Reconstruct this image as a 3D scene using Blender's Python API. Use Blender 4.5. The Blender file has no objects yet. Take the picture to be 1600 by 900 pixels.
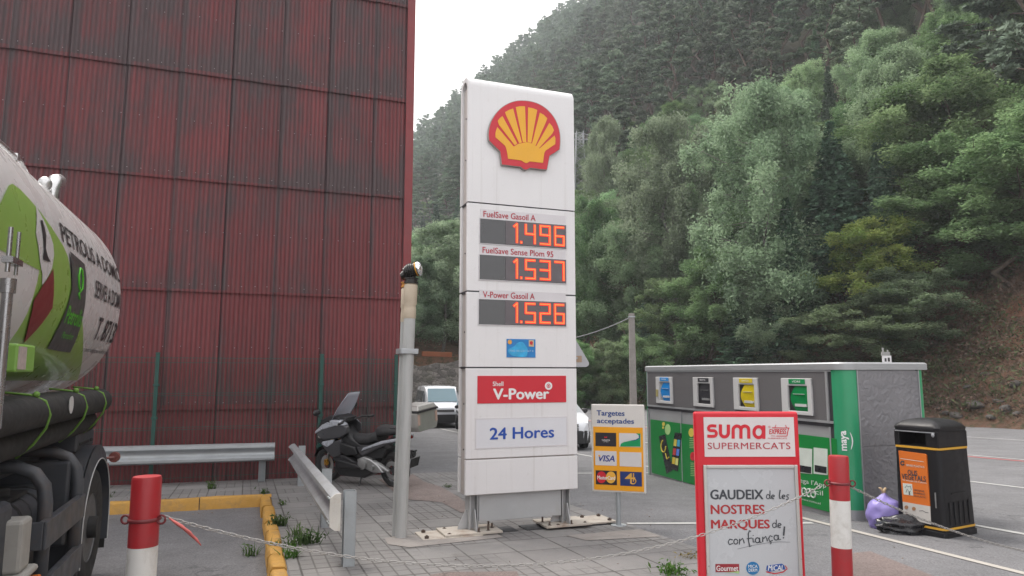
import bpy, bmesh, math, random
import numpy as np
from mathutils import Vector, Matrix, Quaternion

sc = bpy.context.scene
COL = sc.collection
R = math.radians
rnd = random.Random(7)

# ------------------------------------------------------------------ camera
FPX, PITCH, EYE = 1090.0, R(6.96), 1.5          # focal length in px of a 1600 px wide frame
cam = bpy.data.cameras.new("camera")
cam.sensor_width = 36.0
cam.lens = 36.0 * FPX / 1600.0
cam.clip_start, cam.clip_end = 0.05, 3000
cam_o = bpy.data.objects.new("camera", cam)
COL.objects.link(cam_o)
cam_o.location = (0, 0, EYE)
cam_o.rotation_euler = (R(90) + PITCH, 0, 0)
sc.camera = cam_o

# ------------------------------------------------------------------ sky, sun, exposure
SUN_EL, SUN_AZ = R(60), R(-48)                   # hazy sun behind the ridge, azimuth from +Y towards +X
w = bpy.data.worlds.new("World")
sc.world = w
w.use_nodes = True
nt = w.node_tree
nt.nodes.clear()
sky = nt.nodes.new("ShaderNodeTexSky")
sky.sky_type = 'NISHITA'
sky.sun_disc = False
sky.sun_elevation, sky.sun_rotation = SUN_EL, SUN_AZ
sky.air_density, sky.dust_density, sky.ozone_density = 1.0, 6.0, 1.0
tc = nt.nodes.new("ShaderNodeTexCoord")
nz = nt.nodes.new("ShaderNodeTexNoise"); nz.inputs['Scale'].default_value = 1.6; nz.inputs['Detail'].default_value = 5
nt.links.new(tc.outputs['Generated'], nz.inputs['Vector'])
rp = nt.nodes.new("ShaderNodeValToRGB")
rp.color_ramp.elements[0].position, rp.color_ramp.elements[1].position = 0.3, 0.75
rp.color_ramp.elements[0].color = (10.2, 10.0, 10.0, 1)      # thin high overcast
rp.color_ramp.elements[1].color = (12.4, 12.0, 11.6, 1)
nt.links.new(nz.outputs['Fac'], rp.inputs['Fac'])
mx = nt.nodes.new("ShaderNodeMix"); mx.data_type = 'RGBA'; mx.inputs['Factor'].default_value = 0.78
nt.links.new(sky.outputs['Color'], mx.inputs['A']); nt.links.new(rp.outputs['Color'], mx.inputs['B'])
bg = nt.nodes.new("ShaderNodeBackground"); bg.inputs['Strength'].default_value = 0.12
out = nt.nodes.new("ShaderNodeOutputWorld")
nt.links.new(mx.outputs['Result'], bg.inputs['Color']); nt.links.new(bg.outputs['Background'], out.inputs['Surface'])

sun = bpy.data.lights.new("sun", 'SUN')
sun.energy, sun.angle, sun.color = 2.7, R(22), (1.0, 0.95, 0.88)
sun_o = bpy.data.objects.new("sun", sun)
COL.objects.link(sun_o)
sd = Vector((math.sin(SUN_AZ) * math.cos(SUN_EL), math.cos(SUN_AZ) * math.cos(SUN_EL), math.sin(SUN_EL)))
sun_o.rotation_euler = (-sd).to_track_quat('-Z', 'Y').to_euler()
sun_o.location = (0, 0, 30)

sc.view_settings.view_transform = 'Standard'
sc.view_settings.look = 'None'
sc.view_settings.gamma = 1.0
sc.view_settings.exposure = 0.66
try:
    sc.cycles.use_denoising = True
    sc.cycles.max_bounces = 6
    sc.cycles.diffuse_bounces = 3
    sc.cycles.transparent_max_bounces = 12
    sc.cycles.volume_bounces = 2
    sc.cycles.caustics_reflective = False
    sc.cycles.caustics_refractive = False
except Exception:
    pass

# ------------------------------------------------------------------ site geometry
A = R(20.6)                                      # the yard's own axes: u along the red wall, v away from it
CA, SA = math.cos(A), math.sin(A)
def W(u, v): return (u * CA - v * SA, u * SA + v * CA)
def UV(x, y): return (x * CA + y * SA, -x * SA + y * CA)
def gz(y):
    if y < 28: return -0.03 * y
    if y < 36: return -0.84 - 0.03 * (y - 28) + 0.03 * (y - 28) ** 2 / 16
    return -0.96
def ray(px, py):
    c, r = (px - 800) / FPX, (py - 450) / FPX
    return Vector((c, math.cos(PITCH) + r * math.sin(PITCH), math.sin(PITCH) - r * math.cos(PITCH)))
def at(px, py, Y):
    d = ray(px, py); t = Y / d.y
    return Vector((d.x * t, Y, EYE + d.z * t))
def G(px, py, off=0.0):
    d = ray(px, py); lo, hi = 0.5, 2000
    for _ in range(50):
        m = (lo + hi) / 2
        if EYE + d.z * m / d.y - gz(m) - off > 0: lo = m
        else: hi = m
    return Vector((d.x * lo / d.y, lo, gz(lo) + off))
def proj(x, y, z):
    z -= EYE
    yc = y * math.cos(PITCH) + z * math.sin(PITCH); zc = -y * math.sin(PITCH) + z * math.cos(PITCH)
    return (800 + FPX * x / yc, 450 - FPX * zc / yc) if yc > .1 else (-9999, -9999)

class Frame:                                     # a thing's own frame: x along its face, y into depth, z up
    def __init__(s, loc, rotz):
        s.o = Vector(loc); s.r = rotz
        s.c, s.s = math.cos(rotz), math.sin(rotz)
    def loc(s, p):
        x, y, z = p[0] - s.o.x, p[1] - s.o.y, p[2] - s.o.z
        return Vector((x * s.c + y * s.s, -x * s.s + y * s.c, z))
    def hit(s, px, py, y0=0.0):
        d = ray(px, py); e = s.loc((0, 0, EYE))
        dx, dy = d.x * s.c + d.y * s.s, -d.x * s.s + d.y * s.c
        t = (y0 - e.y) / dy
        return (e.x + dx * t, e.z + d.z * t)
    def hitx(s, px, py, x0):
        d = ray(px, py); e = s.loc((0, 0, EYE))
        dx, dy = d.x * s.c + d.y * s.s, -d.x * s.s + d.y * s.c
        t = (x0 - e.x) / dx
        return (e.y + dy * t, e.z + d.z * t)
    def rect(s, pl, pt, pb, pr, y0=0.0):         # x0, x1, z0, z1 of an upright rectangle
        a = s.hit(pl, pt, y0); b = s.hit(pl, pb, y0); c = s.hit(pr, pt, y0)
        return a[0], c[0], b[1], a[1]

# ------------------------------------------------------------------ materials
class NB:
    def __init__(s, name):
        s.m = bpy.data.materials.new(name); s.m.use_nodes = True
        s.t = s.m.node_tree; s.t.nodes.clear()
        s.out = s.n('ShaderNodeOutputMaterial')
        s.b = s.n('ShaderNodeBsdfPrincipled')
        s.l(s.b.outputs[0], s.out.inputs['Surface'])
        s.tc = s.n('ShaderNodeTexCoord')
    def n(s, t): return s.t.nodes.new(t)
    def l(s, a, b): s.t.links.new(a, b)
    def put(s, sock, v):
        if hasattr(v, 'links'): s.l(v, sock)
        elif isinstance(v, (tuple, list)) and len(v) == 3 and sock.type == 'RGBA': sock.default_value = (*v, 1)
        else: sock.default_value = v
    def math(s, op, a, b=0.0, c=0.0, clamp=False):
        n = s.n('ShaderNodeMath'); n.operation = op; n.use_clamp = clamp
        for k, q in enumerate((a, b, c)): s.put(n.inputs[k], q)
        return n.outputs[0]
    def mapping(s, scale=(1, 1, 1), loc=(0, 0, 0), src='Object', rot=(0, 0, 0)):
        n = s.n('ShaderNodeMapping'); n.inputs['Scale'].default_value = scale; n.inputs['Location'].default_value = loc
        n.inputs['Rotation'].default_value = rot
        s.l(s.tc.outputs[src], n.inputs['Vector']); return n.outputs[0]
    def noise(s, scale=5, detail=4, vec=None, rough=.55, dist=0):
        n = s.n('ShaderNodeTexNoise'); n.inputs['Scale'].default_value = scale; n.inputs['Detail'].default_value = detail
        n.inputs['Roughness'].default_value = rough; n.inputs['Distortion'].default_value = dist
        s.l(vec if vec is not None else s.tc.outputs['Object'], n.inputs['Vector']); return n.outputs['Fac']
    def ramp(s, fac, lo, hi, a=0.0, b=1.0):
        n = s.n('ShaderNodeMapRange'); n.clamp = True
        s.put(n.inputs[0], fac)
        for k, q in enumerate((lo, hi, a, b)): n.inputs[k + 1].default_value = q
        return n.outputs[0]
    def mix(s, f, a, b, mode='MIX'):
        n = s.n('ShaderNodeMix'); n.data_type = 'RGBA'; n.blend_type = mode
        s.put(n.inputs['Factor'], f); s.put(n.inputs['A'], a); s.put(n.inputs['B'], b)
        return n.outputs['Result']
    def bump(s, h, strength=.3, dist=.01):
        n = s.n('ShaderNodeBump'); n.inputs['Strength'].default_value = strength; n.inputs['Distance'].default_value = dist
        s.l(h, n.inputs['Height']); s.l(n.outputs[0], s.b.inputs['Normal']); return n
    def sep(s, vec):
        n = s.n('ShaderNodeSeparateXYZ'); s.l(vec, n.inputs[0]); return n.outputs
    def set(s, **k):
        for a, v in k.items(): s.put(s.b.inputs[a.replace('_', ' ')], v)
        return s.m

MATS = {}
def pm(name, col, rough=.5, metal=0.0, var=.1, vs=5.0, dirt=0.0, dcol=(.12, .1, .08), ds=3.0, bump=0.0, bs=60.0, alpha=None, spec=None, stretch=(1, 1, 1), coat=0.0):
    if name in MATS: return MATS[name]
    b = NB(name)
    v = b.mapping(scale=stretch)
    f = b.noise(vs, 5, v)
    c = b.mix(b.ramp(f, .25, .75), tuple(x * (1 - var) for x in col), tuple(min(1, x * (1 + var)) for x in col))
    if dirt > 0:
        d = b.ramp(b.noise(ds, 8, v, .7, .4), .5, .78, 0, dirt)
        c = b.mix(d, c, dcol)
    r = b.ramp(b.noise(vs * 3, 4, v), .3, .7, max(.03, rough - .08), min(1, rough + .08))
    b.set(Base_Color=c, Roughness=r, Metallic=metal)
    if coat: b.set(Coat_Weight=coat)
    if spec is not None: b.set(Specular_IOR_Level=spec)
    if bump > 0: b.bump(b.noise(bs, 4, v), bump, .01)
    MATS[name] = b.m
    return b.m
def emit(name, col, strength):
    b = NB(name); b.set(Base_Color=(.02, .01, .01), Roughness=.5, Emission_Color=col, Emission_Strength=strength)
    return b.m

# ------------------------------------------------------------------ mesh builder
def rotm(e): 
    from mathutils import Euler
    return Euler(e).to_matrix()
class MB:
    def __init__(s): s.v = []; s.f = []
    def add(s, vs, fs):
        k = len(s.v); s.v += [tuple(p) for p in vs]; s.f += [tuple(i + k for i in q) for q in fs]; return s
    def box(s, c, d, e=None):
        x, y, z = d[0] / 2, d[1] / 2, d[2] / 2
        vs = [Vector(p) for p in ((-x, -y, -z), (x, -y, -z), (x, y, -z), (-x, y, -z), (-x, -y, z), (x, -y, z), (x, y, z), (-x, y, z))]
        if e:
            m = rotm(e); vs = [m @ p for p in vs]
        c = Vector(c)
        return s.add([p + c for p in vs], [(3, 2, 1, 0), (4, 5, 6, 7), (0, 1, 5, 4), (1, 2, 6, 5), (2, 3, 7, 6), (3, 0, 4, 7)])
    def bb(s, x0, x1, y0, y1, z0, z1):
        return s.box(((x0 + x1) / 2, (y0 + y1) / 2, (z0 + z1) / 2), (abs(x1 - x0), abs(y1 - y0), abs(z1 - z0)))
    def loft(s, rings, cap=True, closed=True):
        n = len(rings[0]); vs = [p for r in rings for p in r]; fs = []
        for k in range(len(rings) - 1):
            for i in range(n if closed else n - 1):
                j = (i + 1) % n
                fs.append((k * n + i, k * n + j, (k + 1) * n + j, (k + 1) * n + i))
        if cap and closed:
            fs.append(tuple(reversed(range(n)))); fs.append(tuple((len(rings) - 1) * n + i for i in range(n)))
        return s.add(vs, fs)
    def tube(s, pts, r, n=8, cap=True, closed=False):
        pts = [Vector(p) for p in pts]; rings = []; up = None
        m = len(pts)
        for k, p in enumerate(pts):
            if closed: t = pts[(k + 1) % m] - pts[k - 1]
            else: t = pts[min(k + 1, m - 1)] - pts[max(k - 1, 0)]
            if t.length < 1e-9: t = Vector((0, 0, 1))
            t.normalize()
            if up is None:
                up = t.cross(Vector((0, 0, 1)))
                if up.length < 1e-3: up = t.cross(Vector((1, 0, 0)))
                up.normalize()
            else:
                up = up - t * up.dot(t)
                up.normalize()
            w2 = t.cross(up); rr = r[k] if isinstance(r, (list, tuple)) else r
            rings.append([p + (up * math.cos(a) + w2 * math.sin(a)) * rr for a in [2 * math.pi * i / n for i in range(n)]])
        if closed: rings.append(rings[0]); cap = False
        return s.loft(rings, cap)
    def cyl(s, p0, p1, r0, r1=None, n=16, cap=True):
        return s.tube([p0, p1], [r0, r0 if r1 is None else r1], n, cap)
    def lathe(s, prof, o=(0, 0, 0), axis=(0, 0, 1), n=24, cap=True):
        ax = Vector(axis).normalized(); q = Vector((0, 0, 1)).rotation_difference(ax); o = Vector(o)
        rings = [[o + q @ Vector((r * math.cos(2 * math.pi * i / n), r * math.sin(2 * math.pi * i / n), h)) for i in range(n)] for r, h in prof]
        return s.loft(rings, cap)
    def ell(s, c, r, nu=16, nv=10, e=None):
        m = rotm(e) if e else Matrix.Identity(3); c = Vector(c)
        prof = [(-math.pi / 2 + math.pi * k / nv) for k in range(nv + 1)]
        rings = [[c + m @ Vector((r[0] * max(1e-3, math.cos(a)) * math.cos(2 * math.pi * i / nu), r[1] * max(1e-3, math.cos(a)) * math.sin(2 * math.pi * i / nu), r[2] * math.sin(a))) for i in range(nu)] for a in prof]
        return s.loft(rings)
    def prism(s, poly, fn, d0, d1):              # poly 2D, fn(a, b, depth) -> point
        n = len(poly)
        vs = [fn(a, b, d0) for a, b in poly] + [fn(a, b, d1) for a, b in poly]
        return s.add(vs, [tuple(range(n)), tuple(reversed(range(n, 2 * n)))] + [(i, i + n, (i + 1) % n + n, (i + 1) % n) for i in range(n)])
    def plate(s, poly, y, th=.004):              # upright plate, poly in x,z; front at y
        return s.prism(poly, lambda a, b, d: Vector((a, d, b)), y, y + th)
    def build(s, name, mat, parent=None, loc=None, rotz=0.0, smooth=False, bevel=0.0, seg=2, sub=0, label=None):
        me = bpy.data.meshes.new(name)
        me.from_pydata(s.v, [], s.f)
        bm = bmesh.new(); bm.from_mesh(me); bmesh.ops.recalc_face_normals(bm, faces=bm.faces); bm.to_mesh(me); bm.free()
        for m in (mat if isinstance(mat, (list, tuple)) else [mat]): me.materials.append(m)
        return link(me, name, parent, loc, rotz, smooth, bevel, seg, sub, label)

def link(me, name, parent=None, loc=None, rotz=0.0, smooth=False, bevel=0.0, seg=2, sub=0, label=None):
    o = bpy.data.objects.new(name, me); COL.objects.link(o)
    if parent: o.parent = parent
    if loc is not None: o.location = loc
    o.rotation_euler.z = rotz
    if smooth:
        me.polygons.foreach_set('use_smooth', [True] * len(me.polygons))
        if smooth is not True: me.set_sharp_from_angle(angle=R(smooth))
    if bevel:
        m = o.modifiers.new("bevel", 'BEVEL'); m.width = bevel; m.segments = seg; m.limit_method = 'ANGLE'; m.angle_limit = R(35)
    if sub:
        m = o.modifiers.new("sub", 'SUBSURF'); m.levels = sub; m.render_levels = sub
    if label: o['label'] = label
    return o
def tag(o, label, cat, group=None, kind=None):
    if label: o['label'] = label
    if cat: o['category'] = cat
    if group: o['group'] = group
    if kind: o['kind'] = kind
    return o
def thing(name, label, cat, loc=(0, 0, 0), rotz=0.0, group=None):
    o = bpy.data.objects.new(name, None); COL.objects.link(o)
    o.empty_display_size = .2
    o.location = loc; o.rotation_euler.z = rotz
    return tag(o, label, cat, group)
def copy_thing(root, loc, rotz=None, label=None, scale=None):
    r = root.copy(); COL.objects.link(r); r.location = loc
    if rotz is not None: r.rotation_euler.z = rotz
    if scale is not None: r.scale = scale
    if label: r['label'] = label
    for ch in list(root.children):
        c = ch.copy(); COL.objects.link(c); c.parent = r
        for g in ch.children:
            d = g.copy(); COL.objects.link(d); d.parent = c
    return r

def text_mesh(s, bold=0.0, shear=0.0, res=3, spacing=1.0):
    cu = bpy.data.curves.new("lettering", 'FONT'); cu.body = s; cu.size = 1; cu.offset = bold; cu.shear = shear; cu.resolution_u = res
    cu.space_character = spacing; cu.fill_mode = 'FRONT'
    o = bpy.data.objects.new("lettering", cu); COL.objects.link(o)
    dg = bpy.context.evaluated_depsgraph_get()
    me = bpy.data.meshes.new_from_object(o.evaluated_get(dg))
    bpy.data.objects.remove(o); bpy.data.curves.remove(cu)
    return me
def text_co(me):
    a = np.empty(len(me.vertices) * 3); me.vertices.foreach_get('co', a); a = a.reshape(-1, 3)
    mn, mxx = a.min(0), a.max(0)
    return (a[:, 0] - mn[0]) / (mxx[0] - mn[0]), (a[:, 1] - mn[1]) / (mxx[1] - mn[1])
def text(s, x0, x1, z0, z1, y, mat, parent, bold=0.0, shear=0.0, vertical=False, slant=0.0, name="lettering", spacing=1.0):
    bo = 0.0; me = text_mesh(s, bo, shear, spacing=spacing); a, b = text_co(me)
    if vertical: X, Z = x0 + (1 - b) * (x1 - x0), z0 + a * (z1 - z0)
    else: X, Z = x0 + a * (x1 - x0), z0 + b * (z1 - z0) + a * slant
    co = np.stack([X, np.full_like(X, y), Z], 1)
    me.vertices.foreach_set('co', co.ravel()); me.materials.clear(); me.materials.append(mat)
    me.name = name
    ex = bold - bo
    if ex > .002:                                # heavier weight: the same outline laid over itself a little shifted
        h = (z1 - z0) * ex * 1.3; base = me.copy(); bm = bmesh.new()
        for k, (sx, sz) in enumerate(((-1, 0), (1, 0), (0, .6), (0, -.6))):
            q = base.copy(); c2 = co.copy(); c2[:, 0] += sx * h; c2[:, 2] += sz * h; c2[:, 1] += .00025 * (k + 1)
            q.vertices.foreach_set('co', c2.ravel()); bm.from_mesh(q); bpy.data.meshes.remove(q)
        bm.from_mesh(base); bm.to_mesh(me); bm.free(); bpy.data.meshes.remove(base)
    return link(me, name, parent)
def numpy_mesh(name, V, quads, mats, mat_idx=None, tint=None):
    me = bpy.data.meshes.new(name)
    n = len(quads); k = quads.shape[1]
    me.vertices.add(len(V)); me.vertices.foreach_set('co', V.astype(np.float32).ravel())
    me.loops.add(n * k); me.loops.foreach_set('vertex_index', quads.astype(np.int32).ravel())
    me.polygons.add(n); me.polygons.foreach_set('loop_start', np.arange(0, n * k, k, dtype=np.int32))
    try: me.polygons.foreach_set('loop_total', np.full(n, k, dtype=np.int32))
    except Exception: pass
    for m in mats: me.materials.append(m)
    if mat_idx is not None: me.polygons.foreach_set('material_index', mat_idx.astype(np.int32))
    me.update(calc_edges=True)
    if tint is not None:
        at_ = me.attributes.new('tint', 'FLOAT', 'FACE'); at_.data.foreach_set('value', tint.astype(np.float32))
    me.validate()
    return me

# ================================================================== SETTING
def structure(o): o['kind'] = 'structure'; return o
def smooth01(x): x = min(1, max(0, x)); return x * x * (3 - 2 * x)

# ---- asphalt ground, one sheet to the horizon; the parking bay by the wall lies one kerb lower
BAY = 0.13
def ground_z(u, v):
    x, y = W(u, v)
    return gz(y) - (BAY if (u < 0.33 and v < 11.2) else 0.0)
def asphalt(name, c, grain=.35, patch=True):
    b = NB(name)
    f = b.ramp(b.noise(1.1, 6), .3, .75)
    g = b.ramp(b.math('ADD', b.math('MULTIPLY', b.noise(150, 2), .5), b.math('MULTIPLY', b.noise(52, 3), .5)), .36, .64)
    col = b.mix(f, tuple(x * .80 for x in c), tuple(x * 1.15 for x in c))
    col = b.mix(g, b.mix(1.0, col, (.52, .52, .52), 'MULTIPLY'), b.mix(1.0, col, (1.36, 1.36, 1.36), 'MULTIPLY'))
    st = b.ramp(b.noise(.55, 8, rough=.72, dist=1.2), .52, .68, 0, .5)
    col = b.mix(st, col, tuple(x * .45 for x in c))
    vo = b.n('ShaderNodeTexVoronoi'); vo.feature = 'DISTANCE_TO_EDGE'; vo.inputs['Scale'].default_value = .33
    dn = b.n('ShaderNodeMixRGB') if False else None
    wv = b.n('ShaderNodeVectorMath'); wv.operation = 'ADD'
    nn = b.n('ShaderNodeTexNoise'); nn.inputs['Scale'].default_value = 2.5; nn.inputs['Detail'].default_value = 5
    b.l(b.tc.outputs['Object'], nn.inputs['Vector']); b.l(b.tc.outputs['Object'], wv.inputs[0]); b.l(nn.outputs['Color'], wv.inputs[1])
    b.l(wv.outputs[0], vo.inputs['Vector'])
    cr = b.math('MULTIPLY', b.ramp(vo.outputs['Distance'], 0.0, .009, 1, 0), b.ramp(b.noise(.6, 2), .47, .55))
    col = b.mix(b.math('MULTIPLY', cr, .7), col, tuple(x * .3 for x in c))
    b.set(Base_Color=col, Roughness=b.ramp(b.noise(8, 4), .3, .7, .75, .95))
    b.bump(b.noise(180, 3), .5, .004)
    return b.m
M_ASPH = asphalt("asphalt", (.150, .150, .158))
us = [-420, -200, -90, -45, -25, -16, -11, -8, -6, -4, -2, -1, 0, .30, .345, 1.5, 3, 5, 7, 9, 12, 15, 19, 24, 30, 40, 60, 100, 200, 420]
vs = [-120, -60, -25, -10, -4, -1, 1, 3, 5, 7, 9, 11.17, 11.21, 12, 13.5, 15, 17, 19, 21, 23, 25, 27, 29, 31, 33, 35, 38, 42, 48, 60, 90, 160, 300, 520]
g = MB()
vv = [(*W(u, v), ground_z(u, v)) for v in vs for u in us]
g.add(vv, [(j * len(us) + i, j * len(us) + i + 1, (j + 1) * len(us) + i + 1, (j + 1) * len(us) + i) for j in range(len(vs) - 1) for i in range(len(us) - 1)])
structure(g.build("ground", M_ASPH))

def sheet(name, pts, mat, off=.004, uvs=True, div=1):
    """a flat sheet on the ground through world (x, y) points, fan-filled"""
    m = MB(); P = [(x, y, gz(y) + off) for x, y in pts]
    m.add(P, [tuple(range(len(P)))])
    return m.build(name, mat)

# ---- pavement of grooved tiles
def paving(name):
    b = NB(name)
    uvw = b.mapping(rot=(0, 0, -A))
    x, y, z = b.sep(uvw)
    cell = b.n('ShaderNodeCombineXYZ')
    sx = b.math('FLOOR', b.math('DIVIDE', x, .5)); sy = b.math('FLOOR', b.math('DIVIDE', y, .5))
    b.l(sx, cell.inputs[0]); b.l(sy, cell.inputs[1])
    wn = b.n('ShaderNodeTexWhiteNoise'); wn.noise_dimensions = '2D'; b.l(cell.outputs[0], wn.inputs['Vector'])
    rv = wn.outputs['Value']
    def groove(coord, pitch, wd):
        f = b.math('FRACT', b.math('DIVIDE', coord, pitch))
        d = b.math('MINIMUM', f, b.math('SUBTRACT', 1.0, f))
        return b.ramp(b.math('MULTIPLY', d, pitch), wd * .5, wd * 1.15, 1, 0)
    big = b.math('MAXIMUM', groove(x, .5, .010), groove(y, .5, .010))
    small = b.math('MAXIMUM', groove(x, .125, .009), groove(y, .167, .009))
    zone = b.ramp(b.math('ADD', b.noise(.5, 2, uvw), b.math('MULTIPLY', rv, .25)), .60, .66, 1, 0)
    small = b.math('MULTIPLY', small, zone)
    gr = b.math('MAXIMUM', b.math('MULTIPLY', big, b.ramp(b.noise(3, 3, uvw), .3, .5, .4, 1)), b.math('MULTIPLY', small, .7))
    base = b.mix(rv, (.195, .190, .190), (.25, .245, .242))
    base = b.mix(b.ramp(b.noise(1.3, 6, uvw, .65), .35, .7), b.mix(1.0, base, (.78, .78, .78), 'MULTIPLY'), b.mix(1.0, base, (1.12, 1.10, 1.08), 'MULTIPLY'))
    base = b.mix(b.ramp(b.noise(90, 3, uvw), .35, .7, 0, .28), base, (.10, .10, .10))
    base = b.mix(b.ramp(b.noise(2.2, 7, uvw, .7, .6), .6, .72, 0, .5), base, (.11, .10, .09))
    base = b.mix(b.math('MULTIPLY', gr, .85), base, (.05, .046, .042))
    b.set(Base_Color=base, Roughness=.85)
    h = b.math('SUBTRACT', b.math('MULTIPLY', b.noise(60, 4, uvw), .25), gr)
    b.bump(h, .6, .006)
    return b.m
M_PAV = paving("paving_tiles")
def strip(name, u0, u1, v0, v1, mat, top=.006, thick=.12, nu=1, nv=12):
    m = MB()
    U = [u0 + (u1 - u0) * i / nu for i in range(nu + 1)]; V = [v0 + (v1 - v0) * j / nv for j in range(nv + 1)]
    k = len(U)
    P = [(*W(a, c), gz(W(a, c)[1]) + top) for c in V for a in U]
    m.add(P, [(j * k + i, j * k + i + 1, (j + 1) * k + i + 1, (j + 1) * k + i) for j in range(nv) for i in range(nu)])
    # skirts
    for a in (u0, u1):
        s_ = [((*W(a, c), gz(W(a, c)[1]) + top)) for c in V] + [((*W(a, c), gz(W(a, c)[1]) + top - thick)) for c in V]
        m.add(s_, [(j, j + 1, j + 2 + nv, j + 1 + nv) for j in range(nv)])
    return m.build(name, mat)
structure(strip("pavement", .40, 4.22, -3, 13.5, M_PAV, nu=4, nv=24))
structure(strip("pavement", -9, .3995, 11.30, 13.5, M_PAV, nu=8, nv=2))

M_CONC = pm("worn_concrete", (.27, .25, .235), .9, 0, .15, 6, .6, (.2, .18, .16), 3, .4, 80)
M_PINK = asphalt("reddish_pavers", (.235, .19, .175))
M_RUST_ASPH = asphalt("reddish_asphalt", (.165, .13, .122))
def px_sheet(name, pix, mat, off):
    return structure(sheet(name, [tuple(G(*p).xy) for p in pix], mat, off))
px_sheet("path", [(592, 750), (646, 742), (662, 753), (690, 762), (716, 777), (745, 800), (720, 802), (690, 786), (640, 782), (618, 772)], M_PINK, .011)
px_sheet("pavement_patch", [(600, 842), (632, 838), (770, 832), (786, 841), (640, 857), (606, 852)], M_CONC, .011)
px_sheet("pavement_patch", [(884, 838), (1000, 828), (1034, 840), (916, 846)], M_CONC, .011)
px_sheet("pavement_patch", [(672, 900), (700, 896), (808, 895), (812, 905), (670, 930)], M_RUST_ASPH, .012)
px_sheet("road_patch", [(1318, 866), (1360, 862), (1470, 905), (1500, 930), (1330, 925)], M_RUST_ASPH, .005)

M_WHITE_LINE = pm("worn_white_paint", (.40, .40, .39), .8, 0, .12, 8, .9, (.2, .2, .2), 9, .3, 120)
M_CREAM = pm("pale_edging", (.36, .34, .31), .85, 0, .15, 6, .5, (.2, .18, .17), 6, .3, 100)
M_REDLINE = pm("red_line_paint", (.42, .1, .1), .8, 0, .12, 8, .6, (.2, .18, .18), 9)
def line_uv(u0, v0, u1, v1, wd, mat, off=.006, n=16):
    d = Vector((u1 - u0, v1 - v0)).normalized(); q = Vector((-d.y, d.x)) * wd / 2
    m = MB(); P = []
    for k in range(n + 1):
        a, c = u0 + (u1 - u0) * k / n, v0 + (v1 - v0) * k / n
        for s_ in (-1, 1):
            x, y = W(a + s_ * q.x, c + s_ * q.y); P.append((x, y, gz(y) + off))
    m.add(P, [(2 * k, 2 * k + 1, 2 * k + 3, 2 * k + 2) for k in range(n)])
    return structure(m.build("road_marking", mat))
line_uv(6.53, 8.2, 6.0, 1.5, .09, M_CREAM)
line_uv(7.95, -2, 7.95, 30, .10, M_WHITE_LINE)
line_uv(11.85, -2, 11.85, 60, .10, M_WHITE_LINE)
line_uv(16.45, -2, 16.9, 60, .13, M_REDLINE)
line_uv(16.85, -2, 17.25, 60, .10, M_WHITE_LINE)
line_uv(23.5, -2, 25.5, 60, .16, M_WHITE_LINE)
line_uv(4.24, 7.44, 6.3, 6.7, .10, M_WHITE_LINE)
line_uv(5.0, 12.75, 8.0, 11.75, .11, M_WHITE_LINE)

# ---- hill
HN = Vector((math.sin(R(58)), math.cos(R(58))))
def hill_raw(x, y):
    d = HN.x * x + HN.y * y - 35.0
    e = -HN.y * x + HN.x * y
    wob = 1.2 * math.sin(e * .11) + .8 * math.sin(e * .23 + 1.3) + .5 * math.sin(e * .51 + d * .2)
    d2 = d + wob * min(1, max(0, d / 6 + .2))
    h = 1.06 * d2 + (.9 * math.sin(x * .13 + y * .07) + .6 * math.sin(x * .31 - y * .22)) * min(1, max(0, d2 / 8))
    return h - .96
def terrace(x, y):
    k = smooth01((2.5 - x) / 5) * smooth01((x + 34) / 6)
    return -2 + k * (4.0 + .25 * max(0, min(50, y - 46.3))) if y > 47.6 else -3
def T(x, y):
    return max(hill_raw(x, y), terrace(x, y), gz(y) - .6)
b = NB("hillside_soil")
f1 = b.ramp(b.noise(.35, 7, rough=.65), .35, .65); f2 = b.noise(2.2, 8, rough=.7)
c_ = b.mix(f1, (.125, .068, .046), (.19, .10, .064))
c_ = b.mix(b.ramp(f2, .45, .62), c_, (.045, .05, .022))
c_ = b.mix(b.ramp(b.noise(.16, 4), .58, .66, 0, .75), c_, (.26, .105, .06))
c_ = b.mix(b.ramp(b.noise(7, 6), .5, .75, 0, .5), c_, (.16, .12, .085))
hx = b.sep(b.tc.outputs['Object'])[2]
c_ = b.mix(b.ramp(b.math('ADD', hx, b.math('MULTIPLY', f2, 6.0)), 11, 19), c_, b.mix(f1, (.026, .030, .018), (.05, .048, .028)))
b.set(Base_Color=c_, Roughness=.95); b.bump(b.noise(3.5, 8, rough=.7), .9, .25)
M_HILL = b.m
xs = np.concatenate([np.arange(-120, -40, 8), np.arange(-40, 60, 1.25), np.arange(60, 130, 3), np.arange(130, 330, 10)])
ys = np.concatenate([np.arange(-60, 10, 6), np.arange(10, 95, 1.25), np.arange(95, 200, 4), np.arange(200, 420, 10)])
Vt = np.array([(x, y, T(x, y)) for y in ys for x in xs]); nx = len(xs)
keep = []
for j in range(len(ys) - 1):
    for i in range(nx - 1):
        q = (j * nx + i, j * nx + i + 1, (j + 1) * nx + i + 1, (j + 1) * nx + i)
        if any(Vt[k][2] > gz(Vt[k][1]) - .55 for k in q) and max(Vt[k][2] for k in q) < 172: keep.append(q)
me = numpy_mesh("hill", Vt, np.array(keep), [M_HILL]); me.polygons.foreach_set('use_smooth', [True] * len(me.polygons))
structure(link(me, "hill"))
def terrain_hit(px, py, y0=20, y1=400):
    d = ray(px, py); Y = y0
    while Y < y1:
        p = at(px, py, Y)
        if p.z < T(p.x, p.y): return Vector((p.x, p.y, T(p.x, p.y)))
        Y += .25
    return None

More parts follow.
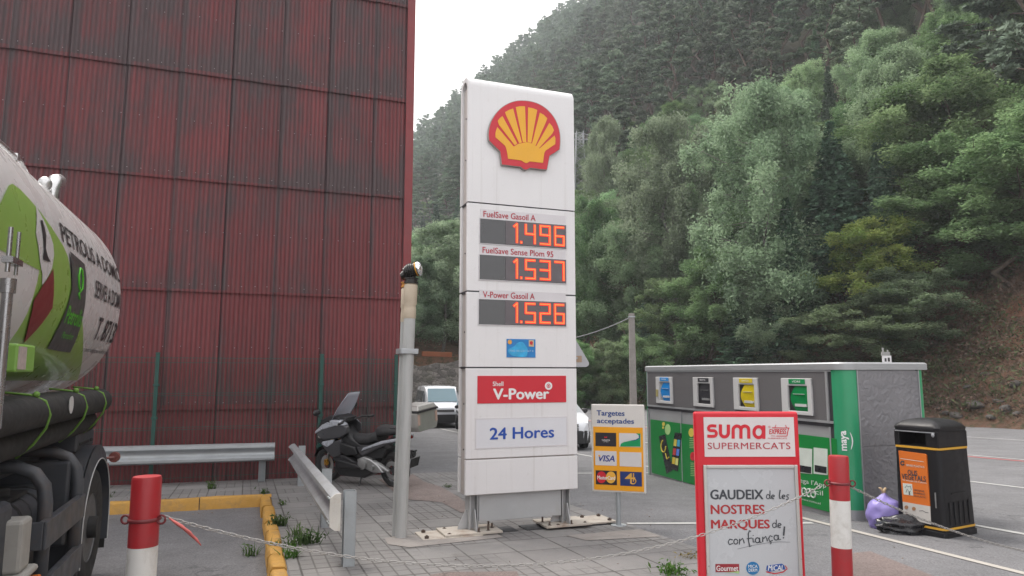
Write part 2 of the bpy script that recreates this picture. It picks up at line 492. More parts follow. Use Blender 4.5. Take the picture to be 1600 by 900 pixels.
# ---- the red sheet-clad building
WV = 13.6
WALL_U0, WALL_U1 = -11.0, 2.79
ROWS = [-.42, .93, 3.01, 5.04, 7.05, 9.1, 11.15, 12.6]
PITCH_U, U_JOINT = .88, 1.262
bx_, by_ = W(0, WV)
bld = thing("building", "tall building clad in grimy dark red corrugated sheets above the green mesh fence", "building", (bx_, by_, 0), A)
b = NB("grimy_red_sheet")
x, y, z = b.sep(b.tc.outputs['Object'])
row = b.math('FRACT', b.math('DIVIDE', b.math('SUBTRACT', z, .95), 2.035))
colf = b.math('FRACT', b.math('DIVIDE', b.math('SUBTRACT', x, U_JOINT - .02), PITCH_U))
ci = b.n('ShaderNodeCombineXYZ')
b.l(b.math('FLOOR', b.math('DIVIDE', b.math('SUBTRACT', x, U_JOINT), PITCH_U)), ci.inputs[0]); b.l(b.math('FLOOR', b.math('DIVIDE', b.math('SUBTRACT', z, .95), 2.035)), ci.inputs[1])
wn = b.n('ShaderNodeTexWhiteNoise'); wn.noise_dimensions = '2D'; b.l(ci.outputs[0], wn.inputs['Vector'])
streak = b.noise(1.0, 6, b.mapping(scale=(9, 1, .55)), .65)
fine = b.noise(1.0, 4, b.mapping(scale=(38, 1, 1.3)), .6)
patch = b.noise(.62, 5, b.mapping(scale=(1.2, 1, .8)), .62)
g_ = b.math('ADD', b.math('MULTIPLY', streak, 1.0), b.math('MULTIPLY', patch, 1.5))
g_ = b.math('ADD', g_, b.math('MULTIPLY', fine, .35))
g_ = b.math('ADD', g_, b.math('MULTIPLY', b.ramp(row, 0, .34, 1, 0), .22))
g_ = b.math('ADD', g_, b.math('MULTIPLY', b.ramp(colf, 0, .15, 1, 0), .36))
g_ = b.math('ADD', g_, b.math('MULTIPLY', b.ramp(z, 2.8, 8.5), .28))
g_ = b.math('ADD', g_, b.math('MULTIPLY', b.ramp(x, -2, 3), .03))
gm = b.ramp(g_, 1.46, 1.86, 0, .88)
red = b.mix(wn.outputs['Value'], (.142, .029, .032), (.185, .042, .045))
red = b.mix(b.ramp(fine, .35, .7, 0, .4), red, (.125, .018, .026))
cc = b.mix(gm, red, (.062, .052, .055))
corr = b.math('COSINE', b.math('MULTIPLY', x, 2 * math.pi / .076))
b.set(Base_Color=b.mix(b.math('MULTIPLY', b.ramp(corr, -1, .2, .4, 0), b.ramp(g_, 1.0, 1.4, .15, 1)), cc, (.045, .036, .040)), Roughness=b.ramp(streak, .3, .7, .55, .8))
M_WALL = b.m
m = MB(); step = .076 / 8
nU = int((WALL_U1 - WALL_U0) / step)
for k in range(len(ROWS) - 1):
    z0, z1 = ROWS[k] - .07, ROWS[k + 1] + .03
    lo, hi = [], []
    for i in range(nU + 1):
        u = WALL_U0 + i * step
        fr = ((u - U_JOINT) / PITCH_U) % 1.0
        lap = .024 * max(0, 1 - fr * 1.02)
        wv_ = -.010 * math.cos(2 * math.pi * u / .076) - lap
        lo.append((u, wv_ - .040, z0)); hi.append((u, wv_ - .004, z1))
    n_ = len(lo)
    m.add(lo + hi, [(i, i + 1, n_ + i + 1, n_ + i) for i in range(n_ - 1)])
    bot = [(p[0], p[1] + .012, p[2] + .001) for p in lo]
    m.add(lo + bot, [(i, i + 1, n_ + i + 1, n_ + i) for i in range(n_ - 1)])
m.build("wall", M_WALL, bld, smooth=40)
m = MB(); k_ = -14                               # dark strips painting in the shadow at the laps between neighbouring sheets
for k in range(len(ROWS) - 1):
    for j in range(-14, 2):
        u = U_JOINT + j * PITCH_U + rnd.uniform(-.012, .012); sl_ = rnd.uniform(-.008, .008)
        z0, z1 = ROWS[k] - .06, ROWS[k + 1] - .075
        m.loft([[(u - .005, -.058, z0), (u + .002, -.068, z0), (u + .004, -.05, z0)], [(u - .004 + sl_, -.024, z1), (u + .001 + sl_, -.032, z1), (u + .003 + sl_, -.01, z1)]])
m.build("lap_shadow_strip", pm("lap_shadow_dark", (.05, .028, .032), .8), bld)
m = MB()
for k in range(1, len(ROWS) - 1):
    for zz, st in ((ROWS[k] + .06, .22), (ROWS[k] + 1.03, .293)):
        u = WALL_U1 - .1
        while u > -7:
            m.ell((u + rnd.uniform(-.01, .01), -.068 if st == .22 else -.05, zz + rnd.uniform(-.012, .012)), (.0085, .010, .0085), 8, 5); u -= st
m.build("sheet_bolt_pattern", pm("zinc_bolt_caps", (.30, .28, .29), .6, .3), bld, smooth=True)  # bolt heads along the rows of sheets, all in one mesh
M_FLASH = pm("red_flashing", (.20, .030, .034), .5, 0, .12, 3, .25, (.08, .05, .05), 2)
m = MB(); m.bb(2.785, 2.945, -.065, -.045, -.5, 12.8); m.bb(2.925, 2.945, -.045, .25, -.5, 12.8)
m.build("corner_flashing", M_FLASH, bld)
m = MB(); pts = []
for i in range(0, 1400):
    v = .2 + i * .02
    pts.append((2.95 + .035 * math.cos(2 * math.pi * v / .16), v))
m.add([(a, v, -.6) for a, v in pts] + [(a, v, 12.6) for a, v in pts], [(i, i + 1, 1400 + i + 1, 1400 + i) for i in range(1399)])
m.build("side_wall", pm("grey_sheet", (.36, .37, .38), .5, .2, .1, 2, .3), bld, smooth=True)
m = MB(); m.bb(WALL_U0, 2.9, .05, 27.9, 12.3, 12.5); m.bb(WALL_U0 - .05, WALL_U0, -.05, 27.9, -.6, 12.6); m.bb(WALL_U0, 2.9, 27.9, 28.0, -.6, 12.6)
m.build("roof", pm("roof_sheet", (.2, .2, .21), .7), bld)

# ---- green mesh fence in front of it
FV = 13.25
M_GREEN = pm("green_powder_coat", (.018, .075, .062), .45, .1, .15, 4, .3, (.06, .05, .04), 4)
fx, fy = W(0, FV)
fence = thing("mesh_fence", "green welded mesh fence with folded wires along the foot of the red building", "fence", (fx, fy, 0), A)
def fz(u): return gz(W(u, FV)[1])
posts = [-9.54, -6.84, -4.14, -1.44, 1.26, 2.63]
for u in posts:
    m = MB(); m.bb(u - .032, u + .032, -.03, .03, fz(u) - .1, 1.83); m.bb(u - .038, u + .038, -.036, .036, 1.83, 1.85)
    for z_ in (.2, .75, 1.3):
        m.bb(u - .05, u + .05, -.038, -.028, z_ - .02, z_ + .02)
    m.build("fence_post", M_GREEN, fence, bevel=.004)
for a, c in zip(posts[:-1], posts[1:]):
    m = MB(); u = a + .05
    zb = fz((a + c) / 2) + .05
    while u < c - .03:
        m.cyl((u, 0, zb), (u, 0, 1.78), .0034, None, 4, False); u += .05
    for z_ in (.02, .06, .55, .59, 1.12, 1.16, 1.68, 1.76, -.25):
        if z_ < zb: continue
        fold = -.025 if z_ in (.06, .59, 1.16) else 0
        m.cyl((a + .03, fold, z_), (c - .03, fold, z_), .0046, None, 5, False)
    m.build("wire_panel", M_GREEN, fence)

# ---- kerbs painted yellow
M_YEL = pm("yellow_kerb_paint", (.46, .25, .05), .75, 0, .15, 5, .75, (.16, .12, .08), 5, .5, 50)
def kerb(label, p0, p1, segs):
    root = None; m = MB()
    d = Vector((p1[0] - p0[0], p1[1] - p0[1])); L = d.length; d.normalize(); q = Vector((-d.y, d.x)); t = 0; k = 0
    while t < L - .05:
        e = min(L, t + segs + rnd.uniform(-.12, .05))
        j = rnd.uniform(-.012, .012); h = .032 + rnd.uniform(-.01, .008)
        a0 = (p0[0] + d.x * (t + .006), p0[1] + d.y * (t + .006)); a1 = (p0[0] + d.x * (e - .006), p0[1] + d.y * (e - .006))
        ns = max(2, int((e - t) / .12)); rings = []
        for s_ in range(ns + 1):
            f = s_ / ns; cx, cy = a0[0] + (a1[0] - a0[0]) * f, a0[1] + (a1[1] - a0[1]) * f
            hw = .072; pr_ = []
            for off, zz in ((-hw - .01, -.3), (-hw, h - .03), (-hw + .025, h), (hw - .025, h), (hw, h - .03), (hw + .01, -.3)):
                oo = off + j + (rnd.uniform(-.003, .003) if zz > -.2 else 0); z2 = zz + (rnd.uniform(-.004, .003) if zz > -.2 else 0)
                xx, yy = W(cx + q.x * oo, cy + q.y * oo); pr_.append((xx, yy, gz(yy) + z2))
            rings.append(pr_)
        m.loft(rings); t = e
    o = m.build("kerb", M_YEL, smooth=50); tag(o, label, "kerb")
    return o
kerb("worn yellow kerb running past the galvanised guardrail to the chained white post", (.33, -1.5), (.33, 11.16), .62)
kerb("yellow kerb parallel to the red building at the back of the parking bay", (-8.5, 11.24), (.41, 11.24), .95)

# ---- guardrails
M_GALV = pm("galvanised_steel", (.40, .42, .44), .5, .55, .12, 3, .55, (.30, .29, .27), 5, .1, 30, stretch=(1, 1, 3))
M_GALV_POST = pm("galvanised_post", (.40, .43, .45), .5, .6, .12, 3, .4, (.3, .28, .25), 5)
WPROF = [(.0, .155), (.035, .150), (.075, .125), (.078, .085), (.045, .058), (.012, .035), (.006, 0), (.012, -.035), (.045, -.058), (.078, -.085), (.075, -.125), (.035, -.150), (.0, -.155)]
def wbeam(m, p0, p1, face, bolts=()):
    """p0, p1 world ends of the beam's centre line; face = unit xy vector the waves bulge towards"""
    p0, p1, f = Vector(p0), Vector(p1), Vector((*face, 0))
    rings = []
    for p in (p0, p1):
        o_ = [p + f * d + Vector((0, 0, h)) for d, h in WPROF]; i_ = [p + f * (d - .006) + Vector((0, 0, h * .99)) for d, h in reversed(WPROF)]
        rings.append(o_ + i_)
    m.loft(rings)
def uvz(u, v, h): x, y = W(u, v); return Vector((x, y, gz(y) + h))
gx, gy = W(0, 13.0)
def rail(name_label, post_list, ends, face, postface):
    o0 = uvz(*post_list[0], 0)
    t = thing("guardrail", name_label, "guardrail", o0, 0)
    m = MB(); p0, p1 = (e - o0 for e in ends)
    wbeam(m, p0, p1, face)
    bm_ = m.build("beam", M_GALV, t, smooth=50)
    m = MB()
    for p in (p0, p1):
        dd = (p1 - p0).normalized() * (1 if p is p0 else -1)
        for off in (.05, .14):
            for h in (.105, -.105):
                c = p + dd * off + Vector((*face, 0)) * .08 + Vector((0, 0, h)); m.ell(c, (.014, .014, .014), 8, 5)
    m.build("bolt_pattern", M_GALV_POST, bm_, smooth=True)
    for u, v in post_list:
        m = MB(); q = uvz(u, v, 0) - o0
        a_ = math.atan2(face[1], face[0]); h = .70
        for (c, s_) in (((-.05, 0, h / 2 - .05), (.006, .11, h)), ((0, .052, h / 2 - .05), (.1, .006, h)), ((0, -.052, h / 2 - .05), (.1, .006, h))):
            v3 = Matrix.Rotation(a_, 3, 'Z') @ Vector(c); m.box(q + v3, s_, (0, 0, a_))
        m.build("post", M_GALV_POST, t)
    return t
fu = (-SA * -1, 0)
rail("galvanised guardrail standing before the mesh fence parallel to the red building", [(.30, 13.12), (-2.6, 13.12), (-5.5, 13.12)],
     (uvz(-6.5, 13.0, .52), uvz(.49, 13.0, .52)), (SA, -CA), 0)
r2 = rail("short galvanised guardrail beside the weedy yellow kerb pointing at the motor scooter", [(.90, 6.52), (.90, 8.45), (.90, 12.35)],
     (uvz(.79, 6.33, .50), uvz(.79, 12.62, .52)), (-CA, -SA), 0)
m = MB(); e0 = uvz(.79, 6.33, .50) - r2.location
m.loft([[e0 + Vector((-CA, -SA, 0)) * d + Vector((SA, -CA, 0)) * off + Vector((0, 0, h)) for d, h in ((-.008, .158), (.04, .152), (.082, .12), (.086, 0), (.082, -.12), (.04, -.152), (-.008, -.158))] for off in (.004, .02)])
m.build("end_plate", pm("chipped_white_plate", (.6, .58, .54), .7, 0, .1, 5, .6, (.3, .22, .12), 6), r2)

# ---- stone retaining wall far behind the parked cars
b = NB("rubble_stone")
vo = b.n('ShaderNodeTexVoronoi'); vo.inputs['Scale'].default_value = 2.6
vo2 = b.n('ShaderNodeTexVoronoi'); vo2.inputs['Scale'].default_value = 2.6; vo2.feature = 'DISTANCE_TO_EDGE'
mp = b.mapping(scale=(1, 1, 1.5))
nn = b.n('ShaderNodeTexNoise'); nn.inputs['Scale'].default_value = 2.0; b.l(mp, nn.inputs['Vector'])
ad = b.n('ShaderNodeVectorMath'); ad.operation = 'ADD'; b.l(mp, ad.inputs[0]); b.l(nn.outputs['Color'], ad.inputs[1])
b.l(ad.outputs[0], vo.inputs['Vector']); b.l(ad.outputs[0], vo2.inputs['Vector'])
cs = b.n('ShaderNodeSeparateColor'); b.l(vo.outputs['Color'], cs.inputs[0])
c_ = b.mix(cs.outputs[0], (.10, .092, .085), (.24, .22, .20)); c_ = b.mix(b.ramp(vo2.outputs['Distance'], 0, .06, .8, 0), c_, (.05, .045, .04))
c_ = b.mix(b.ramp(b.noise(.8, 5), .5, .7, 0, .5), c_, (.06, .065, .04))
b.set(Base_Color=c_, Roughness=.95); b.bump(vo2.outputs['Distance'], .9, .08)
m = MB(); N_ = 60; rows_ = []
for k in range(N_ + 1):
    x_ = -30 + 34 * k / N_; top = 2.15 + .16 * math.sin(k * .7) + .1 * math.sin(k * 1.9) - max(0, x_ + .5) * .75
    rows_.append([(x_, 46.0, -1.3), (x_, 46.25, top), (x_, 46.75, top + .03), (x_, 46.9, -1.3)])
m.loft(rows_)
o = m.build("stone_wall", b.m); tag(o, "rough grey rubble stone retaining wall behind the parked white van", "wall")

# ================================================================== TREES
def leaf_mat(name, dark, light, trans=.42, hue=.06):
    b = NB(name)
    at_ = b.n('ShaderNodeAttribute'); at_.attribute_name = 'tint'
    oi = b.n('ShaderNodeObjectInfo')
    c = b.mix(at_.outputs['Fac'], dark, light)
    hs = b.n('ShaderNodeHueSaturation'); b.l(c, hs.inputs['Color'])
    b.l(b.ramp(oi.outputs['Random'], 0, 1, .5 - hue * .15, .5 + hue * .55), hs.inputs['Hue'])
    b.l(b.ramp(b.math('FRACT', b.math('MULTIPLY', oi.outputs['Random'], 7.3)), 0, 1, .72, 1.25), hs.inputs['Value'])
    b.l(b.ramp(b.math('FRACT', b.math('MULTIPLY', oi.outputs['Random'], 3.1)), 0, 1, .75, 1.1), hs.inputs['Saturation'])
    d = b.n('ShaderNodeBsdfDiffuse'); t = b.n('ShaderNodeBsdfTranslucent'); mxs = b.n('ShaderNodeMixShader')
    b.l(hs.outputs[0], d.inputs['Color']); b.l(hs.outputs[0], t.inputs['Color'])
    mxs.inputs[0].default_value = trans
    b.l(d.outputs[0], mxs.inputs[1]); b.l(t.outputs[0], mxs.inputs[2]); b.l(mxs.outputs[0], b.out.inputs['Surface'])
    return b.m
M_BIRCH = leaf_mat("birch_leaf", (0.168, 0.247, 0.134), (0.344, 0.446, 0.265))
M_DECID = leaf_mat("broad_leaf", (0.105, 0.170, 0.075), (0.241, 0.329, 0.162))
M_YELLOW = leaf_mat("yellowing_leaf", (.14, .22, .06), (.34, .40, .12), .45, .02)
M_SPRUCE = leaf_mat("spruce_needle", (0.049, 0.098, 0.061), (0.137, 0.213, 0.130), .1)
M_PINE = leaf_mat("pine_needle", (0.098, 0.145, 0.098), (0.243, 0.299, 0.208), .12)
M_SCRUB = leaf_mat("scrub_leaf", (.06, .08, .03), (.14, .15, .06), .3)
M_DRY = leaf_mat("dry_twig", (.12, .075, .05), (.24, .16, .11), .1)
M_BARK = pm("bark", (.11, .085, .065), .95, 0, .3, 3, .4, (.05, .045, .04), 4, .8, 12, stretch=(3, 3, .6))
M_BARK_P = pm("pine_bark", (.105, .078, .064), .95, 0, .3, 2, .4, (.07, .05, .04), 3, .8, 10, stretch=(3, 3, .6))
M_BARK_B = pm("birch_bark", (.17, .16, .145), .9, 0, .2, 3, .6, (.08, .07, .06), 3, .5, 10, stretch=(1, 1, 3))

def cards(C, size, rg, up=.35, long_=1.0, axis=None, tint=None):
    """diamond shaped leaf cards at the points C"""
    n = len(C)
    nrm = rg.normal(size=(n, 3)); nrm[:, 2] = np.abs(nrm[:, 2]) * (1 + up); nrm /= np.linalg.norm(nrm, axis=1)[:, None]
    a = rg.normal(size=(n, 3)) if axis is None else axis + rg.normal(size=(n, 3)) * .25
    a -= nrm * np.sum(a * nrm, 1)[:, None]; a /= np.linalg.norm(a, axis=1)[:, None] + 1e-9
    b_ = np.cross(nrm, a)
    s = size * rg.uniform(.65, 1.35, n)[:, None]
    P = np.stack([C - a * s * long_, C - b_ * s * .55 + nrm * s * .12, C + a * s * long_, C + b_ * s * .55 + nrm * s * .12], 1).reshape(-1, 3)
    Q = np.arange(4 * n).reshape(n, 4)
    return P, Q
def limb_path(p0, p1, rg, sag=.0, n=5):
    p0, p1 = np.array(p0), np.array(p1); L = np.linalg.norm(p1 - p0)
    t = np.linspace(0, 1, n)[:, None]
    P = p0 + (p1 - p0) * t; P[:, 2:] += (np.sin(t * math.pi) * sag * L)
    P[1:-1] += rg.normal(size=(n - 2, 3)) * .04 * L
    return P
def wood(m, P, r0, r1, n=5):
    k = len(P); m.tube([tuple(p) for p in P], [r0 + (r1 - r0) * i / (k - 1) for i in range(k)], n, True)

def make_decid(name, seed, leafmat, barkmat, rmax=2.3, zc=5.6, zr=4.6, nl=30, size=.085, per=80, droop=0.0, base=2.0, tw=6):
    """broad-leaved tree, 10 units tall"""
    rg = np.random.default_rng(seed); m = MB()
    tp = limb_path((0, 0, -.3), (rg.normal() * .3, rg.normal() * .3, 9.3), rg, 0, 9); wood(m, tp, .11, .02, 7)
    C, Tn = [], []
    for i in range(nl):
        f = i / (nl - 1); z0 = base + (9.2 - base) * f ** .9
        R_ = rmax * math.sqrt(max(.03, 1 - ((z0 + .6 - zc) / zr) ** 2)) * rg.uniform(.6, 1.12)
        az = i * 2.39996 + rg.normal() * .4
        k = np.searchsorted(tp[:, 2], z0); k = min(max(k, 1), len(tp) - 1)
        s = (z0 - tp[k - 1, 2]) / (tp[k, 2] - tp[k - 1, 2]); p0 = tp[k - 1] + (tp[k] - tp[k - 1]) * s
        rise = R_ * rg.uniform(.15, .75)
        p1 = p0 + np.array([math.cos(az) * R_, math.sin(az) * R_, rise]); p1[2] = min(p1[2], 9.9)
        P = limb_path(p0, p1, rg, .1, 5); wood(m, P, .034 * (1.15 - f), .008, 4)
        ends = [P[-1], P[-1] * .6 + P[-2] * .4]
        for _ in range(tw):
            g_ = rg.uniform(.35, 1.0); q = P[0] + (P[-1] - P[0]) * g_
            L = R_ * rg.uniform(.2, .5) + .15; dv = rg.normal(size=3); dv /= np.linalg.norm(dv); dv[2] = abs(dv[2]) * 1.0 - .2
            e = q + dv * L; wood(m, np.array([q, (q + e) / 2 + rg.normal(size=3) * .04, e]), .012, .004, 3); ends.append(e)
        for e in ends:
            if rg.random() < .27: continue
            n = int(per * rg.uniform(.6, 1.5)); r = rg.uniform(.24, .46)
            c = e + np.clip(rg.normal(size=(n, 3)), -1.9, 1.9) * np.array([r, r, r * 1.0]) * .52
            if droop: c[:, 2] -= rg.exponential(droop, n)
            C.append(c); Tn.append(np.clip(rg.uniform(.0, 1.0) + rg.normal(size=n) * .2, 0, 1))
    C, Tn = np.concatenate(C), np.concatenate(Tn)
    P, Q = cards(C, size, rg, .12, 1.0 if not droop else 1.25)
    return m, (P, Q, Tn), (barkmat, leafmat)
def make_spruce(name, seed, r0=1.9, size=.10, dens=1.0):
    rg = np.random.default_rng(seed); m = MB()
    m.tube([(0, 0, -.3), (0, 0, 5), (0, 0, 9.9)], [.14, .08, .01], 7)
    C, Ax, Tn = [], [], []
    z = 1.0
    while z < 9.8:
        f = (z - 1.0) / 8.8; R_ = r0 * (1 - f) ** .85 + .06
        nb = int(6 + 3 * (1 - f)); a0 = rg.uniform(0, 6.28)
        for i in range(nb):
            az = a0 + 6.283 * i / nb + rg.normal() * .18; L = R_ * rg.uniform(.65, 1.15)
            dv = np.array([math.cos(az), math.sin(az), 0]); side = np.array([-dv[1], dv[0], 0])
            n = int((26 + 60 * L) * dens); t = rg.uniform(.12, 1, n) ** .8
            drop = -.28 * L * t + .18 * L * t ** 2.5
            wd = .34 * L * (1 - t * .75) + .05
            c = np.outer(t * L, dv) + np.outer(rg.uniform(-1, 1, n) * wd, side); c[:, 2] += z + drop - rg.exponential(.06 + .05 * (1 - f), n)
            C.append(c); Ax.append(np.tile(dv + np.array([0, 0, -.35]), (n, 1)) + np.outer(rg.normal(size=n) * .5, side)); Tn.append(np.clip(.15 + .55 * t + rg.normal(size=n) * .15 + rg.uniform(-.15, .15), 0, 1))
            wood(m, np.array([[0, 0, z], dv * L * .5 + np.array([0, 0, z - .12 * L]), dv * L * .95 + np.array([0, 0, z - .12 * L])]), .022 * (1.1 - f), .005, 3)
        z += rg.uniform(.27, .40) * (1.1 - .45 * f)
    C, Ax, Tn = np.concatenate(C), np.concatenate(Ax), np.concatenate(Tn)
    P, Q = cards(C, size, rg, .8, 1.5, Ax)
    return m, (P, Q, Tn), (M_BARK, M_SPRUCE)
def make_pine(name, seed, size=.10, ncl=80, per=75, low=3.2, rmax=1.7):
    rg = np.random.default_rng(seed); m = MB()
    tp = limb_path((0, 0, -.4), (rg.normal() * .3, rg.normal() * .3, 9.4), rg, 0, 8); wood(m, tp, .14, .03, 6)
    C, Ax, Tn = [], [], []
    nl = 26
    for i in range(nl):
        f = i / (nl - 1); z0 = low + (9.3 - low) * f
        R_ = rmax * (1.0 - f ** 1.7 * .8) * rg.uniform(.55, 1.15) * (.55 + .45 * min(1, f * 4 + .3))
        az = i * 2.39996 + rg.normal() * .5
        k = min(max(np.searchsorted(tp[:, 2], z0), 1), len(tp) - 1); s = (z0 - tp[k - 1, 2]) / (tp[k, 2] - tp[k - 1, 2]); p0 = tp[k - 1] + (tp[k] - tp[k - 1]) * s
        p1 = p0 + np.array([math.cos(az) * R_, math.sin(az) * R_, R_ * rg.uniform(-.05, .45)])
        P = limb_path(p0, p1, rg, .06, 4); wood(m, P, .045 * (1.1 - f * .6), .012, 4)
        for _ in range(max(3, ncl // nl + 1)):
            g_ = rg.uniform(.45, 1.05); e = P[0] + (P[-1] - P[0]) * g_ + rg.normal(size=3) * np.array([.22, .22, .09])
            n = int(per * rg.uniform(.6, 1.3)); dv = rg.normal(size=(n, 3)); dv[:, 2] = np.abs(dv[:, 2]) * .7; dv /= np.linalg.norm(dv, axis=1)[:, None]
            r = rg.uniform(.2, .36)
            C.append(e + dv * r * rg.uniform(.2, 1, n)[:, None] * np.array([1.15, 1.15, .6])); Ax.append(dv); Tn.append(np.clip(rg.uniform(.1, .8) + rg.normal(size=n) * .15, 0, 1))
    C, Ax, Tn = np.concatenate(C), np.concatenate(Ax), np.concatenate(Tn)
    P, Q = cards(C, size, rg, .4, 1.4, Ax)
    return m, (P, Q, Tn), (M_BARK_P, M_PINE)

def tree_parts(kind, spec):
    """trunk and crown meshes, shared by the copies"""
    m, (P, Q, Tn), (bark, leaf) = spec
    tm = bpy.data.meshes.new("trunk"); tm.from_pydata(m.v, [], m.f); tm.materials.append(bark)
    tm.polygons.foreach_set('use_smooth', [True] * len(tm.polygons))
    cm = numpy_mesh("crown", P, Q, [leaf], None, Tn)
    return tm, cm
PROTO = {
    'birch': [tree_parts('birch', make_decid("birch", s, M_BIRCH, M_BARK_B, rm, 5.4, 4.7, 36, .050, 260, .17, 1.2)) for s, rm in ((1, 2.1), (2, 2.4), (3, 1.9))],
    'broad': [tree_parts('broad', make_decid("broad", s, M_DECID, M_BARK, rm, 5.6, 4.6, 34, .054, 235, .10, b_)) for s, rm, b_ in ((11, 2.5, 1.2), (12, 2.2, 1.8), (13, 2.9, .8))],
    'yellow': [tree_parts('yellow', make_decid("yellow", 21, M_YELLOW, M_BARK, 2.0, 5.2, 4.8, 30, .060, 180, .05, .8))],
    'spruce': [tree_parts('spruce', make_spruce("spruce", s, r_)) for s, r_ in ((31, 2.0), (32, 1.7))],
    'pine': [tree_parts('pine', make_pine("pine", s, .075, 84, 120, lo, rm)) for s, lo, rm in ((41, 3.2, 1.9), (42, 4.6, 1.7), (43, 2.4, 2.1))],
}
NAMES = {'birch': "birch_tree", 'broad': "broadleaf_tree", 'yellow': "broadleaf_tree", 'spruce': "spruce_tree", 'pine': "pine_tree"}
TREES = []
def plant(kind, pos, h, width=None, label=None, group=None, var=None):
    pr_ = PROTO[kind]; tm, cm = pr_[rnd.randrange(len(pr_)) if var is None else var]
    s = h / 10.0; sw = s if width is None else width / 4.4
    t = thing(NAMES[kind], label, "tree", pos, rnd.uniform(0, 6.28), group)
    t.scale = (sw, sw, s)
    link(tm, "trunk", t); link(cm, "crown", t)
    TREES.append((pos[0], pos[1], max(1.2, sw * 1.6)))
    return t
# the trees one can single out, at their places on the slope: (kind, px, base py, top py, width in m, label)
KEY = [
    ('birch', 1198, 574, 120, 8.2, "tallest pale birch with a broad airy crown behind the middle of the recycling container", 1),
    ('birch', 1050, 566, 168, 8.0, "wide grey green birch whose crown stands just beside the tall price sign", 0),
    ('birch', 1392, 372, 62, 6.0, "pale birch leaning high on the slope above the grey end of the recycling container", 2),
    ('broad', 1500, 420, 95, 8.5, "large fresh green broadleaf tree high on the slope between birch and bare earth", 1),
    ('broad', 1585, 445, 190, 8.0, "dense dark green broadleaf tree directly above the bare brown earth slope", 0),
    ('yellow', 1368, 545, 335, 5.4, "young tree with yellowing leaves in front of the darker trees above the container end", 0),
    ('spruce', 1312, 470, 180, 6.6, "dark conical spruce standing between two pale birch crowns", 0),
    ('spruce', 1240, 560, 300, 5.2, "dark spruce half hidden under the tallest pale birch", 1),
    ('birch', 1212, 588, 398, 4.6, "small light green birch just above the yellow recycling opening", 2),
    ('broad', 1340, 592, 470, 6.2, "low rounded leafy tree right behind the green corner of the container", 2),
    ('birch', 938, 430, 172, 5.0, "slender pale tree rising beside the lattice pylon near the shell emblem", 2),
    ('broad', 985, 600, 350, 6.5, "bushy green tree behind the thin concrete lamp pole", 0),
    ('broad', 925, 592, 305, 5.6, "light green tree whose edge touches the price displays", 1),
    ('pine', 1548, 262, -70, 8.0, "tall pine with a long bare orange trunk high above the bare earth", 1),
    ('birch', 690, 552, 336, 5.6, "pale green birch above the stone wall between vent pipes and price sign", 0),
    ('birch', 656, 556, 392, 4.4, "shorter green birch above the stone wall right behind the vent pipes", 1),
    ('broad', 1480, 452, 290, 8.0, "spreading leafy tree overhanging the upper rim of the brown earth bank", 2),
    ('broad', 1125, 592, 380, 6.5, "dark green leafy tree under the birches behind the black recycling opening", 1),
    ('broad', 1060, 598, 440, 5.5, "low leafy tree behind the blue recycling opening", 2),
    ('spruce', 1170, 590, 420, 4.8, "young dark spruce behind the yellow recycling opening", 0),
    ('broad', 1425, 560, 420, 5.0, "leafy sapling at the foot of the bank behind the black litter bin", 0),
]
for kind, px, pb, ptp, wd, lab, var in KEY:
    p = terrain_hit(px, pb)
    if p is None: p = terrain_hit(px, 578)
    if p is None: p = Vector((*at(px, 590, 50).xy, 0)); p.z = T(p.x, p.y)
    top = at(px, ptp, p.y)
    plant(kind, p - Vector((0, 0, .2)), max(3, top.z - p.z), wd, lab, None, var)
